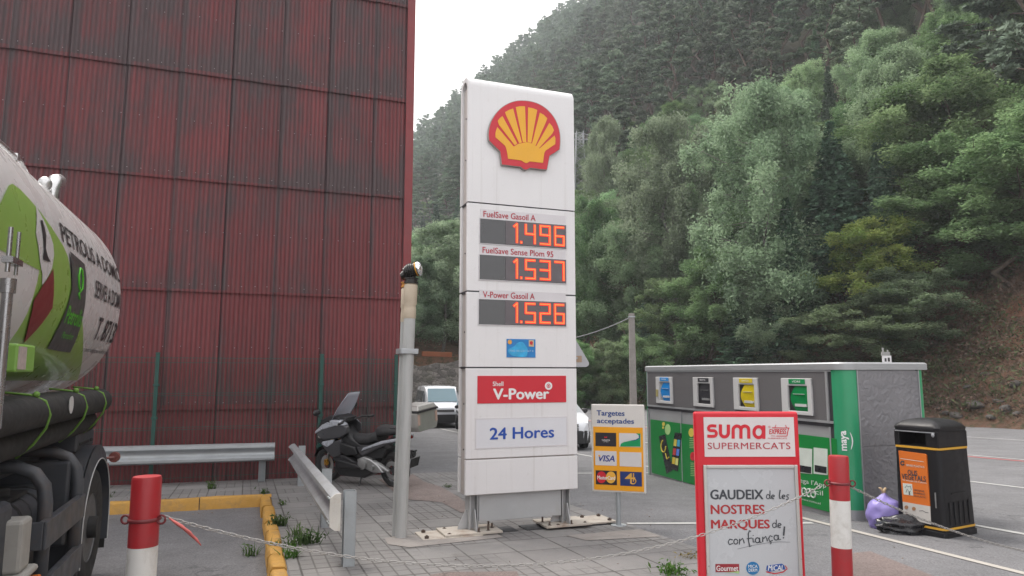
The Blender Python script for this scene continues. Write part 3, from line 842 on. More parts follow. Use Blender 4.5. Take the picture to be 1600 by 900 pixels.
# the rest of the wood
def free(x, y, r):
    for a, c, q in TREES:
        if (a - x) ** 2 + (c - y) ** 2 < (r * .5 + q * .5) ** 2: return False
    return True
LBL = {
    'pine': ("grey green pine in the dense pine wood covering the upper slope", "pines on the upper slope"),
    'spruce': ("dark narrow spruce among the mixed trees of the lower slope", "spruces of the lower slope"),
    'birch': ("pale leafy birch among the mixed trees of the lower slope", "birches of the lower slope"),
    'broad': ("green broadleaf tree among the mixed trees of the lower slope", "broadleaf trees of the lower slope"),
}
cnt = {'pine': 0, 'spruce': 0, 'birch': 0, 'broad': 0}
tries = 0; pines = []
while tries < 30000 and sum(cnt.values()) < 1150:
    tries += 1
    az = R(rnd.uniform(-11, 41)); dist = 36 + 300 * rnd.random() ** 1.2
    x_, y_ = dist * math.sin(az), dist * math.cos(az)
    if y_ < 30: continue
    d_ = HN.x * x_ + HN.y * y_ - 35
    behind_wall = terrace(x_, y_) > hill_raw(x_, y_) and y_ > 49
    if d_ < 1.5 and not behind_wall: continue
    z_ = T(x_, y_); px_, py_ = proj(x_, y_, z_)
    if z_ > 168 or px_ < 560 or px_ > 1720 or py_ < -130: continue
    if px_ > 1425 and py_ > 400: continue
    if px_ > 1380 and py_ > 520: continue
    r = 3.1 if dist < 70 else (4.0 if dist < 130 else 5.2)
    if not free(x_, y_, r): continue
    up_ = d_ + rnd.gauss(0, 6)
    if behind_wall and d_ < 3: kind = 'birch' if rnd.random() < .5 else 'broad'
    elif up_ > 32: kind = 'pine' if rnd.random() < .95 else 'spruce'
    elif up_ > 20: kind = rnd.choice(['pine', 'pine', 'birch', 'broad', 'spruce'])
    else: kind = rnd.choice(['birch', 'broad', 'broad', 'spruce', 'birch'])
    if cnt[kind] > 290 and kind != 'pine': continue
    h = {'pine': rnd.uniform(13, 20), 'spruce': rnd.uniform(7, 12), 'birch': rnd.uniform(6.5, 10.5), 'broad': rnd.uniform(5.5, 9)}[kind]
    if d_ < 6: h *= .72
    wd = {'pine': .43, 'spruce': .36, 'birch': .52, 'broad': .62}[kind] * h
    cnt[kind] += 1
    if kind == 'pine':
        pines.append((dist, (x_, y_, z_ - .3), h, wd)); TREES.append((x_, y_, r))
    else: plant(kind, (x_, y_, z_ - .3), h, wd, LBL[kind][0], LBL[kind][1])
pines.sort()
for dist, p_, h, wd in pines[:285]: plant('pine', p_, h, wd, LBL['pine'][0], LBL['pine'][1])
# the pines beyond those read as one mass
low = [make_pine("pine", s_, .20, 50, 17, lo, 1.9)[1] for s_, lo in ((51, 3.0), (52, 4.2))]
VV, QQ_, TT, k0 = [], [], [], 0
for j, (dist, p_, h, wd) in enumerate(pines[285:]):
    P, Q, Tn = low[j % 2]; a = rnd.uniform(0, 6.28); s_, c_s = math.sin(a), math.cos(a); sw = wd / 4.4; sh = h / 10
    V = np.stack([(P[:, 0] * c_s - P[:, 1] * s_) * sw + p_[0], (P[:, 0] * s_ + P[:, 1] * c_s) * sw + p_[1], P[:, 2] * sh + p_[2]], 1)
    VV.append(V); QQ_.append(Q + k0); TT.append(np.clip(Tn * rnd.uniform(.5, 1.2) , 0, 1)); k0 += len(V)
if VV:
    o = link(numpy_mesh("pine_wood", np.concatenate(VV), np.concatenate(QQ_), [M_PINE], None, np.concatenate(TT)), "pine_wood")
    tag(o, "far off hazy pine wood on the highest part of the slope", "wood", None, 'stuff')
print("TREES", cnt, tries, len(pines))

# ---- undergrowth on the bank: uncountable
rg = np.random.default_rng(5)
pts, dry = [], []
while len(pts) < 7500:
    az = R(rg.uniform(-10, 41)); dist = 30 + 60 * rg.random() ** 1.6
    x_, y_ = dist * math.sin(az), dist * math.cos(az)
    d_ = HN.x * x_ + HN.y * y_ - 35
    if d_ < .15 or (y_ < 20): continue
    z_ = T(x_, y_); px_, py_ = proj(x_, y_, z_)
    if px_ < 700 or px_ > 1700 or py_ < 150: continue
    bare = px_ > 1430 and py_ > 380
    if bare and rg.random() < .12: continue
    pts.append((x_, y_, z_)); dry.append(bare and rg.random() < .62 or (not bare and rg.random() < .1))
def scrub(name, sel, mat, n_per, size, hgt, label, cat):
    C, Tn = [], []
    for p in sel:
        n = int(n_per * rg.uniform(.4, 1.5)); r = rg.uniform(.2, .6)
        c = np.array(p) + rg.normal(size=(n, 3)) * np.array([r, r, 0]); c[:, 2] += rg.uniform(0, 1, n) * hgt * r * 2
        C.append(c); Tn.append(np.clip(rg.uniform(.1, .9) + rg.normal(size=n) * .15, 0, 1))
    C, Tn = np.concatenate(C), np.concatenate(Tn)
    P, Q = cards(C, size, rg, .2, 1.5)
    o = link(numpy_mesh(name, P, Q, [mat], None, Tn), name)
    tag(o, label, cat, None, 'stuff')
scrub("undergrowth", [p for p, q in zip(pts, dry) if not q], M_SCRUB, 26, .075, .9, "low green scrub and grass covering the bank under the trees", "undergrowth")
scrub("dry_undergrowth", [p for p, q in zip(pts, dry) if q], M_DRY, 34, .055, 1.0, "dry brown twigs and dead grass on the bare earth bank", "undergrowth")

# ---- loose rocks at the foot of the bare bank
M_ROCK = pm("bank_rock", (.105, .098, .092), .95, 0, .25, 3, .7, (.10, .075, .055), 3, .8, 8)
rocks = [(1521, 640, .55, "largest grey slab of rock lying on the bare bank above the road edge")] + [(x_, y_, r_, "small grey brown rock lying at the foot of the bare bank") for x_, y_, r_ in ((1478, 652, .2), (1495, 655, .26), (1547, 655, .22), (1572, 650, .3), (1590, 657, .18), (1560, 628, .24), (1585, 612, .3), (1512, 612, .2), (1540, 590, .22), (1488, 628, .17), (1466, 640, .2))]
for k, (x_, y_, r_, lab) in enumerate(rocks):
    p = terrain_hit(x_, y_, 20)
    if p is None: continue
    rg2 = np.random.default_rng(k); m = MB(); fq = rg2.normal(size=(5, 3)) * 2.2
    rings = []
    for j in range(9):
        a = -math.pi / 2 + math.pi * j / 8; ring = []
        for i in range(14):
            d_ = np.array([math.cos(a) * math.cos(2 * math.pi * i / 14), math.cos(a) * math.sin(2 * math.pi * i / 14), math.sin(a)])
            f = 1 + .16 * float(np.sin(fq @ d_ + k).sum()) / 2
            ring.append(tuple(d_ * np.array([1.25, .9, .55 if k else .4]) * r_ * .85 * f))
        rings.append(ring)
    m.loft(rings); o = m.build("rock", M_ROCK, None, loc=p + Vector((0, 0, r_ * .12)), smooth=35); o.rotation_euler = (rnd.uniform(-.3, .3), rnd.uniform(-.4, .2), rnd.uniform(0, 6))
    tag(o, lab, "rock", "rocks on the bare bank")

# ================================================================== PRICE TOTEM
b = NB("white_enamel_panel")
st_ = b.noise(1, 5, b.mapping(scale=(16, 16, .45)), .6); cl_ = b.noise(1.1, 6, None, .65)
c_ = b.mix(b.ramp(cl_, .3, .7), (.69, .68, .69), (.735, .725, .73))
c_ = b.mix(b.ramp(st_, .56, .74, 0, .22), c_, (.38, .35, .32)); c_ = b.mix(b.ramp(b.noise(14, 6), .62, .74, 0, .18), c_, (.4, .37, .33))
b.set(Base_Color=c_, Roughness=b.ramp(cl_, .3, .7, .28, .42), Coat_Weight=.15); M_WPANEL = b.m
M_BEIGE = pm("grey_beige_side_metal", (.46, .42, .40), .5, .2, .06, 2, .25, (.3, .26, .22), 3)
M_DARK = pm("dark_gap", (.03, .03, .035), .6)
M_LEGS = pm("grey_painted_steel", (.42, .43, .44), .45, .1, .08, 3, .35, (.3, .24, .18), 4)
M_RED = pm("sign_red", (.56, .014, .03), .4, 0, .05, 3, .1, (.3, .05, .05), 3)
M_YELLOW_E = pm("emblem_yellow", (.78, .39, .02), .4, 0, .04, 4)
M_RED_TXT = pm("red_lettering", (.42, .02, .04), .5)
M_BLUE_TXT = pm("blue_lettering", (.015, .06, .24), .5)
M_WHITE = pm("white_lettering", (.76, .76, .76), .5, 0, .04)
M_PLATE = pm("rusty_base_plate", (.46, .42, .37), .75, .1, .12, 4, .8, (.16, .07, .03), 3.5, .3, 40)
M_BOLT = pm("rusty_bolt", (.12, .09, .075), .6, .6, .2, 20)
tx_, ty_ = W(2.95, 7.42)
TB = Vector((tx_, ty_, gz(ty_)))
F = Frame(TB, A)
tot = thing("price_sign", "tall white fuel price sign with red and yellow shell emblem and lit red prices", "sign", TB, A)
XL, XR, DEP = -.70, .645, .30
m = MB(); m.bb(XL + .025, XR - .025, .03, DEP - .03, .42, 5.06)
m.build("side_panel", M_BEIGE, tot)
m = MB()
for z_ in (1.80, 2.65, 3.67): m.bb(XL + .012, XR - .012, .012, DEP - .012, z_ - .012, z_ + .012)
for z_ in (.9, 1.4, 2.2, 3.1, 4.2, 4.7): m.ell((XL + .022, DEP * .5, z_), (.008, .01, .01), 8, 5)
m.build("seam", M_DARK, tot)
def cover(z0, z1, name="front_panel"):
    m = MB(); m.bb(XL, XR, 0, .05, z0 + .007, z1 - .007); m.bb(XL, XR, DEP - .05, DEP, z0 + .007, z1 - .007)
    return m.build(name, M_WPANEL, tot, bevel=.006)
for z0, z1 in ((.42, .805), (.805, 1.80), (1.80, 2.65), (2.65, 3.67)): cover(z0, z1)
# rolled top cover, an inverted U
prof = [(0, 3.677)] + [(DEP / 2 - DEP / 2 * math.cos(a), 5.055 + .135 * math.sin(a)) for a in [math.pi * k / 16 for k in range(17)]] + [(DEP, 3.677)]
inn = [(DEP - .05, 3.677)] + [(DEP / 2 + (DEP / 2 - .05) * math.cos(a), 5.035 + .10 * math.sin(a)) for a in [math.pi * k / 16 for k in range(17)]] + [(.05, 3.677)]
m = MB(); m.loft([[(x, p[0], p[1]) for p in prof + inn] for x in (XL, XL + .012, XR - .012, XR)])
m.build("front_panel", M_WPANEL, tot, smooth=40)
# emblem: red rim with yellow ribs
def zA(x, y): return 700 + x / 3.9125, 100 + y / 3.9125
def plate_px(name, pts, conv, y, th, mat, parent, bevel=0.0, fr=None):
    fr = fr or F
    P = [fr.hit(*conv(*p), y0=y) for p in pts]
    return MB().plate(P, y, th).build(name, mat, parent, bevel=bevel)
def densify(pts):                                # rounder outline through the traced points (closed Catmull-Rom)
    out_ = []; n = len(pts)
    for i in range(n):
        p0, p1, p2, p3 = (pts[(i + k - 1) % n] for k in range(4))
        for t in (0, .25, .5, .75):
            out_.append(tuple(.5 * ((2 * p1[a]) + (-p0[a] + p2[a]) * t + (2 * p0[a] - 5 * p1[a] + 4 * p2[a] - p3[a]) * t * t + (-p0[a] + 3 * p1[a] - 3 * p2[a] + p3[a]) * t ** 3) for a in (0, 1)))
    return out_
fan = [(250, 468), (247, 420), (258, 365), (285, 312), (322, 270), (365, 242), (410, 226), (455, 222), (510, 228), (560, 245), (605, 275), (642, 315), (668, 362), (684, 415), (688, 470), (684, 522)]
fan_d = []
for i in range(len(fan) - 1):
    p0, p1, p2, p3 = fan[max(i - 1, 0)], fan[i], fan[i + 1], fan[min(i + 2, len(fan) - 1)]
    for t in (0, .33, .66): fan_d.append(tuple(.5 * ((2 * p1[a]) + (-p0[a] + p2[a]) * t + (2 * p0[a] - 5 * p1[a] + 4 * p2[a] - p3[a]) * t * t + (-p0[a] + 3 * p1[a] - 3 * p2[a] + p3[a]) * t ** 3) for a in (0, 1)))
outer = fan_d + [(684, 522), (655, 542), (622, 562), (614, 605), (606, 648), (555, 643), (503, 636), (492, 643), (476, 649), (460, 643), (446, 630), (390, 624), (328, 616), (324, 575), (318, 535), (285, 503)]
em = plate_px("emblem", outer, zA, -.045, .044, pm("emblem_edge_grey", (.3, .28, .26), .5), tot)
cx_, cy_ = 470, 430
plate_px("emblem_rim", [(cx_ + (x - cx_) * .985, cy_ + (y - cy_) * .985) for x, y in outer], zA, -.049, .005, M_RED, em)
ribs = [[(302, 386), (294, 405), (290, 425), (291, 448), (350, 500), (372, 520), (404, 507)],
        [(333, 318), (318, 330), (304, 348), (312, 372), (408, 496), (424, 487)],
        [(398, 272), (372, 281), (349, 294), (356, 315), (436, 484), (452, 480)],
        [(471, 259), (443, 258), (415, 263), (419, 285), (458, 478), (479, 478)],
        [(490, 265), (518, 270), (546, 281), (541, 305), (509, 482), (487, 478)],
        [(562, 297), (586, 311), (607, 332), (600, 352), (535, 499), (514, 486)],
        [(620, 360), (637, 380), (648, 405), (638, 425), (555, 516), (539, 503)],
        [(651, 437), (657, 455), (656, 490), (596, 530), (588, 545), (556, 520)]]
base = [(350, 500), (400, 506), (430, 488), (480, 478), (515, 486), (545, 507), (590, 537), (585, 570), (581, 604), (540, 600), (500, 595), (490, 602), (478, 606), (464, 600), (450, 590), (410, 584), (368, 579), (362, 540), (356, 515)]
plate_px("emblem_fan", base, zA, -.054, .005, M_YELLOW_E, em)
for q in ribs: plate_px("emblem_rib", q, zA, -.0528, .0035, M_YELLOW_E, em)

def zB(x, y): return 700 + x / 3.6, 310 + y / 3.6
def zC(x, y): return 620 + x / 2.8125, 540 + y / 2.8125
def text_px(s, conv, l, t, bt, r, y, mat, parent, fr=None, **k):
    fr = fr or F
    x0, x1, z0, z1 = (fr.hit(*conv(l, t), y0=y)[0], fr.hit(*conv(r, t), y0=y)[0], fr.hit(*conv(l, bt), y0=y)[1], fr.hit(*conv(l, t), y0=y)[1])
    return text(s, x0, x1, z0, z1, y, mat, parent, **k)
def rect_px(conv, l, t, bt, r, y, fr=None):
    fr = fr or F
    (a, c) = fr.hit(*conv(l, t), y0=y); (_, d) = fr.hit(*conv(l, bt), y0=y); (e, _) = fr.hit(*conv(r, t), y0=y)
    return a, e, d, c
def box_px(name, conv, l, t, bt, r, y, th, mat, parent, fr=None, bevel=0.0):
    a, e, d, c = rect_px(conv, l, t, bt, r, y, fr)
    m = MB(); m.bb(a, e, y, y + th, d, c)
    return m.build(name, mat, parent, bevel=bevel), (a, e, d, c)
M_STRIP = pm("caption_strip", (.62, .60, .62), .45, 0, .04)
M_GLASS = pm("display_dark_glass", (.022, .023, .028), .05, 0, .1, 3, spec=.8)
M_LEDP = pm("display_led_mask", (.10, .085, .095), .35, 0, .12, 4, spec=.6)
E_RED = emit("led_red", (1.0, .030, .010), .85)
E_CORE = emit("led_core", (1.0, .27, .07), .95)
SEG = {'0': 'abcdef', '1': 'bc', '2': 'abged', '3': 'abgcd', '4': 'fgbc', '5': 'afgcd', '6': 'afgedc', '7': 'abc', '8': 'abcdefg', '9': 'abcdfg'}
def digit(ch, x0, x1, z0, z1, y, parent):
    zm = (z0 + z1) / 2; S = {'a': ((x0, z1), (x1, z1)), 'b': ((x1, z1), (x1, zm)), 'c': ((x1, zm), (x1, z0)), 'd': ((x0, z0), (x1, z0)), 'e': ((x0, zm), (x0, z0)), 'f': ((x0, z1), (x0, zm)), 'g': ((x0, zm), (x1, zm))}
    wd = .0235; r_, c_ = MB(), MB()
    segs = [S[k] for k in SEG[ch]] if ch != '1' else [((x1, z1), (x1, z0)), ((x1 - .035, z1 - .03), (x1, z1))]
    for j, (p, q) in enumerate(segs):
        p, q = Vector(p), Vector(q); d = (q - p).normalized(); n_ = Vector((-d.y, d.x)); L = (q - p).length
        e0, e1 = p - d * wd * .45, q + d * wd * .45
        r_.plate([tuple(e0 + n_ * wd * .66), tuple(e0 - n_ * wd * .66), tuple(e1 - n_ * wd * .66), tuple(e1 + n_ * wd * .66)], y - .0005 * j, .002)
        k = max(2, int(L / .017)) + 1
        for i in range(k + 1):
            o_ = p + (q - p) * i / k; s_ = .0062
            c_.plate([(o_.x - s_, o_.y - s_), (o_.x + s_, o_.y - s_), (o_.x + s_, o_.y + s_), (o_.x - s_, o_.y + s_)], y - .006 - .0006 * j, .002)
    o = r_.build("digit", E_RED, parent); c_.build("digit_core", E_CORE, o)
def display(cap_txt, capbox, capstrip, l, t, bt, r, ledx, price):
    a, e, d, c = rect_px(zB, l, t, bt, r, -.004)
    m = MB(); m.bb(a, e, -.012, 0, d, c)
    lx = F.hit(*zB(ledx, t), y0=-.004)[0]
    D = m.build("price_display", M_GLASS, tot, bevel=.002)
    m = MB(); m.bb(lx, e - .004, -.017, -.012, d + .006, c - .006); m.build("led_panel", M_LEDP, D)
    m = MB()
    for x0, x1, z0, z1 in ((a - .008, a, d - .008, c + .008), (e, e + .008, d - .008, c + .008), (a, e, d - .008, d), (a, e, c, c + .008)): m.bb(x0, x1, -.01, -.001, z0, z1)
    m.build("display_frame", M_STRIP, D)
    text_px(cap_txt, zB, *capbox, -.008, M_RED_TXT, tot, bold=.014)
    if capstrip: box_px("caption_strip", zB, *capstrip, -.005, .004, M_STRIP, tot)
    # digits at their places on the panel
    z0, z1 = d + .036, c - .034; X = lambda zx: F.hit(*zB(zx, (t + bt) / 2), y0=-.02)[0]; q = .015
    digit(price[0], X(372), X(388), z0, z1, -.020, D)
    xd = X(412); m = MB(); m.plate([(xd - q, z0 - q * .9), (xd + q, z0 - q * .9), (xd + q, z0 + q * 1.3), (xd - q, z0 + q * 1.3)], -.0205, .002)
    dp = m.build("digit", E_RED, D); m = MB(); q = .008; m.plate([(xd - q, z0 - q), (xd + q, z0 - q), (xd + q, z0 + q), (xd - q, z0 + q)], -.026, .002); m.build("digit_core", E_CORE, dp)
    for ch_, xa, xb in ((price[2], 438, 488), (price[3], 520, 572), (price[4], 602, 650)): digit(ch_, X(xa), X(xb), z0, z1, -.020, D)
display("FuelSave Gasoil A", (200, 69, 103, 492), (182, 58, 111, 661), 180, 113, 251, 662, 323, "1.496")
display("FuelSave Sense Plom 95", (195, 272, 306, 592), (179, 262, 313, 661), 177, 316, 455, 662, 322, "1.537")
display("V-Power Gasoil A", (197, 522, 557, 487), (176, 512, 563, 662), 173, 566, 708, 662, 320, "1.526")
# loyalty card picture
M_CARD = pm("blue_card", (.01, .19, .50), .4, 0, .12, 9); M_CARD2 = pm("pale_blue_swirl", (.03, .36, .66), .45, 0, .2, 12)
cd, q = box_px("card_picture", zB, 330, 790, 894, 492, -.006, .005, M_CARD, tot)
plate_px("card_swirl", densify([(340, 850), (372, 832), (392, 812), (418, 808), (436, 826), (448, 850), (442, 886), (415, 892), (372, 888), (345, 872)]), zB, -.009, .003, M_CARD2, cd)
plate_px("card_sun", [(348 + 12 * math.cos(k * .524), 808 + 13 * math.sin(k * .524)) for k in range(12)], zB, -.0095, .003, pm("card_orange", (.7, .33, .06), .5), cd)
plate_px("card_badge", [(455, 797), (483, 798), (483, 834), (455, 832)], zB, -.0095, .003, pm("card_cream", (.6, .45, .25), .5), cd)
plate_px("card_badge_emblem", [(460, 806), (469, 802), (478, 807), (477, 816), (474, 824), (464, 823), (460, 815)], zB, -.0125, .002, M_RED, cd)
text_px("7002 051234 567 8", zB, 345, 852, 862, 480, -.0125, pm("card_print", (.35, .55, .7), .5), cd)
# red product panel
rp_, q = box_px("red_panel", zC, 355, 133, 255, 744, -.008, .007, M_RED, tot, bevel=.002)
text_px("Shell", zC, 422, 158, 178, 468, -.0105, M_WHITE, rp_, bold=.015)
text_px("V-Power", zC, 425, 190, 237, 668, -.0105, M_WHITE, rp_, bold=.04)
rc = F.hit(*zC(667, 177), y0=-.01); rr_ = abs(F.hit(*zC(683, 177), y0=-.01)[0] - rc[0])
m = MB(); N_ = 20
for k in range(N_):
    a0, a1 = 2 * math.pi * k / N_, 2 * math.pi * (k + 1) / N_
    m.plate([(rc[0] + r * math.cos(a), rc[1] + r * math.sin(a)) for r, a in ((rr_ * .55, a0), (rr_, a0), (rr_, a1), (rr_ * .55, a1))], -.0115, .003)
for k in range(8):
    a = k * math.pi / 4; m.plate([(rc[0] + rr_ * .3 * math.cos(a) + .005 * math.cos(b_), rc[1] + rr_ * .3 * math.sin(a) + .005 * math.sin(b_)) for b_ in (0, 1.57, 3.14, 4.71)], -.0115, .003)
m.build("ring_mark", M_WHITE, rp_)
M_MILK = pm("milky_acrylic", (.66, .665, .70), .35, 0, .03)
hp, q = box_px("opening_hours_panel", zC, 350, 325, 450, 745, -.005, .004, M_MILK, tot)
m = MB(); a, e, d, c = q
for x0, x1, z0, z1 in ((a - .012, a, d - .012, c + .012), (e, e + .012, d - .012, c + .012), (a, e, d - .012, d), (a, e, c, c + .012)): m.bb(x0, x1, -.006, -.0005, z0, z1)
m.build("panel_frame", M_STRIP, hp)
text_px("24 Hores", zC, 410, 362, 413, 690, -.009, pm("bright_blue_lettering", (.01, .07, .38), .5), hp, bold=.03)
# legs, apron and bolted base plates
for x0 in (XL + .07, XR - .17):
    m = MB(); m.bb(x0, x0 + .012, .06, .24, .04, .45); m.bb(x0 + .088, x0 + .10, .06, .24, .04, .45); m.bb(x0 + .012, x0 + .088, .145, .155, .04, .45)
    m.prism([(.0, .05), (-.10, .05), (-.10, .08), (-.03, .27), (0, .27)], lambda p, q_, d_, X=x0: Vector((X + d_, .06 + p, q_)), .045, .055)
    m.prism([(.0, .05), (.12, .05), (.12, .08), (.04, .27), (0, .27)], lambda p, q_, d_, X=x0: Vector((X + d_, .24 + p, q_)), .045, .055)
    m.prism([(.0, .05), (-.11, .05), (-.10, .09), (-.02, .25), (0, .25)], lambda p, q_, d_, X=x0: Vector((X + p, .15 + d_, q_)), -.005, .005)
    m.build("leg", M_LEGS, tot, bevel=.002)
m = MB(); m.bb(XL + .18, XR - .18, .07, .23, .13, .425); m.build("apron", M_LEGS, tot, bevel=.004)
def bolts_on(parent, lst, z_):
    for x_, y_, h in lst:
        m = MB(); m.cyl((x_, y_, z_), (x_, y_, z_ + .022), .024, None, 6); m.cyl((x_, y_, z_), (x_, y_, z_ + .03 + h), .011, None, 8)
        m.build("bolt", M_BOLT, parent)
for cx0, pls, bl in ((XL + .12, [(-.36, .28, -.24, .16, .040), (-1.32 + .72, .05, -.26, .14, .018)], [(-.30, -.18, .0), (.02, -.2, .03), (.14, -.16, .05), (.22, -.05, .04), (.23, .1, .03), (-.28, .1, .0), (-.55, -.2, .0), (-.52, .08, .0)]),
                     (XR - .12, [(-.30, .26, -.22, .2, .040), (.0, .62, -.14, .24, .022)], [(-.24, -.16, .03), (-.14, -.17, .0), (-.25, .02, .10), (.02, -.18, .03), (.2, -.16, .0), (.33, .18, .0), (.56, -.08, .0), (.55, .18, .0)])):
    m = MB()
    for k, (a, c, d, e, z_) in enumerate(pls): m.bb(cx0 + a, cx0 + c, .15 + d, .15 + e, z_ - .012 + (.004 if k else 0), z_ + .01)
    bp = m.build("base_plate", M_PLATE, tot, bevel=.002)
    bolts_on(bp, [(cx0 + x_, .15 + y_, h) for x_, y_, h in bl], .03)
    m = MB(); m.bb(cx0 - .5, cx0 + .5, .02, .28, -.01, .012); m.build("grout_bed", M_DARK, bp)

# ================================================================== ACCEPTED CARDS SIGN
g0 = G(967, 822); TSR = R(-17)
FS = Frame((g0.x, g0.y - .05, g0.z), TSR)
ts = thing("card_sign", "small white and orange accepted payment cards sign on a grey post", "sign", FS.o, TSR)
m = MB(); m.cyl((-.02, .06, 0), (-.02, .06, 1.2), .03, None, 14); m.cyl((-.02, .06, 0), (-.02, .06, .012), .09, None, 16)
m.build("post", M_GALV_POST, ts, smooth=40)
m = MB(); m.bb(-.312, .310, 0, .03, .382, 1.386); m.build("board", pm("weathered_white_board", (.62, .60, .57), .5, 0, .05, 3, .2, (.4, .36, .3), 3), ts, bevel=.012)
def zT(x, y): return 900 + x / 5.625, 620 + y / 5.625
M_ORANGE = pm("orange_panel", (.78, .34, .006), .5, 0, .05, 3, .1, (.5, .3, .1), 4)
kT = dict(fr=FS)
op, q = box_px("orange_panel", zT, 151, 262, 815, 586, -.004, .003, M_ORANGE, ts, fr=FS, bevel=.002)
text_px("Targetes", zT, 182, 119, 178, 425, -.004, M_BLUE_TXT, ts, fr=FS, bold=.022)
text_px("acceptades", zT, 185, 188, 244, 508, -.004, M_BLUE_TXT, ts, fr=FS, bold=.022)
M_CELLW = pm("card_white", (.60, .58, .58), .5, 0, .04); M_BLACKC = pm("card_black", (.018, .016, .022), .4); M_NAVY = pm("card_navy", (.012, .03, .14), .4)
cells = {}
for key, l, t, bt, r, mt in (('black', 170, 313, 432, 352, M_BLACKC), ('green', 378, 318, 438, 568, M_CELLW), ('visa', 168, 474, 600, 356, M_CELLW), ('blank', 382, 484, 610, 574, M_CELLW), ('mc', 173, 645, 768, 358, M_BLACKC), ('4b', 387, 655, 780, 577, M_NAVY)):
    cells[key] = box_px("card_logo", zT, l, t, bt, r, -.007, .003, mt, ts, fr=FS)
text_px("TARGETA", zT, 225, 374, 386, 298, -.009, M_WHITE, cells['black'][0], fr=FS, bold=.01)
text_px("COMERÇ", zT, 238, 391, 398, 285, -.009, M_WHITE, cells['black'][0], fr=FS)
plate_px("red_mark", [(250, 348), (261, 354), (272, 348), (272, 364), (261, 358), (250, 364)], zT, -.009, .002, M_RED, cells['black'][0], fr=FS)
M_CGREEN = pm("card_green", (.0, .27, .09), .45)
plate_px("green_wave", [(388, 437), (395, 412), (420, 398), (470, 388), (520, 380), (553, 360), (550, 338), (528, 321), (566, 322), (567, 438)], zT, -.009, .002, M_CGREEN, cells['green'][0], fr=FS)
plate_px("blue_edge", [(470, 386), (525, 376), (556, 358), (552, 336), (562, 345), (562, 362), (530, 382)], zT, -.0105, .002, M_BLUE_TXT, cells['green'][0], fr=FS)
text_px("VISA", zT, 200, 512, 566, 338, -.009, pm("visa_blue", (.02, .04, .24), .5), cells['visa'][0], fr=FS, bold=.03, shear=.25)
plate_px("orange_tick", [(192, 510), (214, 512), (206, 530)], zT, -.0095, .002, M_ORANGE, cells['visa'][0], fr=FS)
def disc(pts_c, rx, ry, n=24): return [(pts_c[0] + rx * math.cos(2 * math.pi * k / n), pts_c[1] + ry * math.sin(2 * math.pi * k / n)) for k in range(n)]
plate_px("red_disc", disc((224, 707), 42, 52), zT, -.009, .002, M_RED, cells['mc'][0], fr=FS)
plate_px("yellow_disc", disc((306, 708), 43, 52), zT, -.0100, .002, pm("card_yellow", (.75, .40, .05), .5), cells['mc'][0], fr=FS)
text_px("MasterCard", zT, 188, 692, 724, 342, -.0115, M_WHITE, cells['mc'][0], fr=FS, bold=.02)
M_GOLD = pm("card_gold", (.65, .36, .06), .45)
plate_px("four_mark", [(430, 716), (478, 672), (490, 672), (490, 708), (520, 708), (520, 720), (490, 720), (490, 762), (476, 762), (476, 722), (430, 722)], zT, -.009, .002, M_GOLD, cells['4b'][0], fr=FS)
m = MB(); c0 = [FS.hit(*zT(500 + 26 * math.cos(a), 742 + 24 * math.sin(a)), y0=-.0105) for a in [k * .35 - 2.2 for k in range(14)]]
m.tube([(p[0], -.0105, p[1]) for p in c0], .0065, 6); c0 = [FS.hit(*zT(505, y_), y0=-.0105) for y_ in (672, 745)]; m.tube([(p[0], -.0105, p[1]) for p in c0], .007, 6)
m.build("b_mark", M_GOLD, cells['4b'][0])

# ================================================================== RECYCLING CONTAINER
ca, cb = G(1015, 742), G(1330, 815)
CRR = math.atan2(cb.y - ca.y, cb.x - ca.x)
FC = Frame(cb, CRR)
con = thing("recycling_container", "long grey and green recycling station with four coloured openings", "recycling container", cb, CRR)
LEN, DEPC, HT = 5.13, 1.27, 1.885
M_STEEL = pm("satin_steel", (.36, .37, .38), .45, .4, .06, 2, .15, (.3, .3, .3), 4, stretch=(1, 1, 6))
M_GPANEL = pm("light_grey_panel", (.33, .335, .34), .45, .1, .05, 2, .2, (.2, .2, .2), 3)
M_DPANEL = pm("dark_grey_panel", (.112, .108, .112), .6, 0, .06, 60, .0, bump=.15, bs=200)
M_GCOL = pm("bright_green_column", (.03, .29, .135), .35, 0, .05, 2, .12, (.05, .18, .1), 3, coat=.3)
M_POSTER = pm("green_poster", (.004, .19, .035), .4, 0, .05, 2, .1, (.05, .15, .06), 3)
m = MB(); zb0 = gz(FC.o.y + 5) - cb.z - .05
m.loft([[(-LEN, .02, -.22), (-.16, .02, -.03), (-.16, DEPC, -.03), (-LEN, DEPC, -.22)], [(-LEN, .02, 1.80), (-.16, .02, 1.80), (-.16, DEPC, 1.80), (-LEN, DEPC, 1.80)]])
m.bb(-.3, -.012, .17, DEPC - .14, -.02, 1.80)
body = m.build("body", M_GPANEL, con)
# lid with rounded front corner
def lid_outline(e):
    pts_ = [(-LEN - .02 - e, -.02 - e), (-.17, -.02 - e)] + [(-.17 + (.19 + e) * math.sin(a), .17 - (.19 + e) * math.cos(a)) for a in [math.pi / 2 * k / 8 for k in range(1, 9)]]
    return pts_ + [(.02 + e, DEPC + .02 + e), (-LEN - .02 - e, DEPC + .02 + e)]
m = MB(); m.loft([[(x, y, z_) for x, y in lid_outline(e)] for e, z_ in ((0, 1.80), (0, 1.875), (-.02, 1.892))]); m.build("lid", M_STEEL, con, smooth=30)
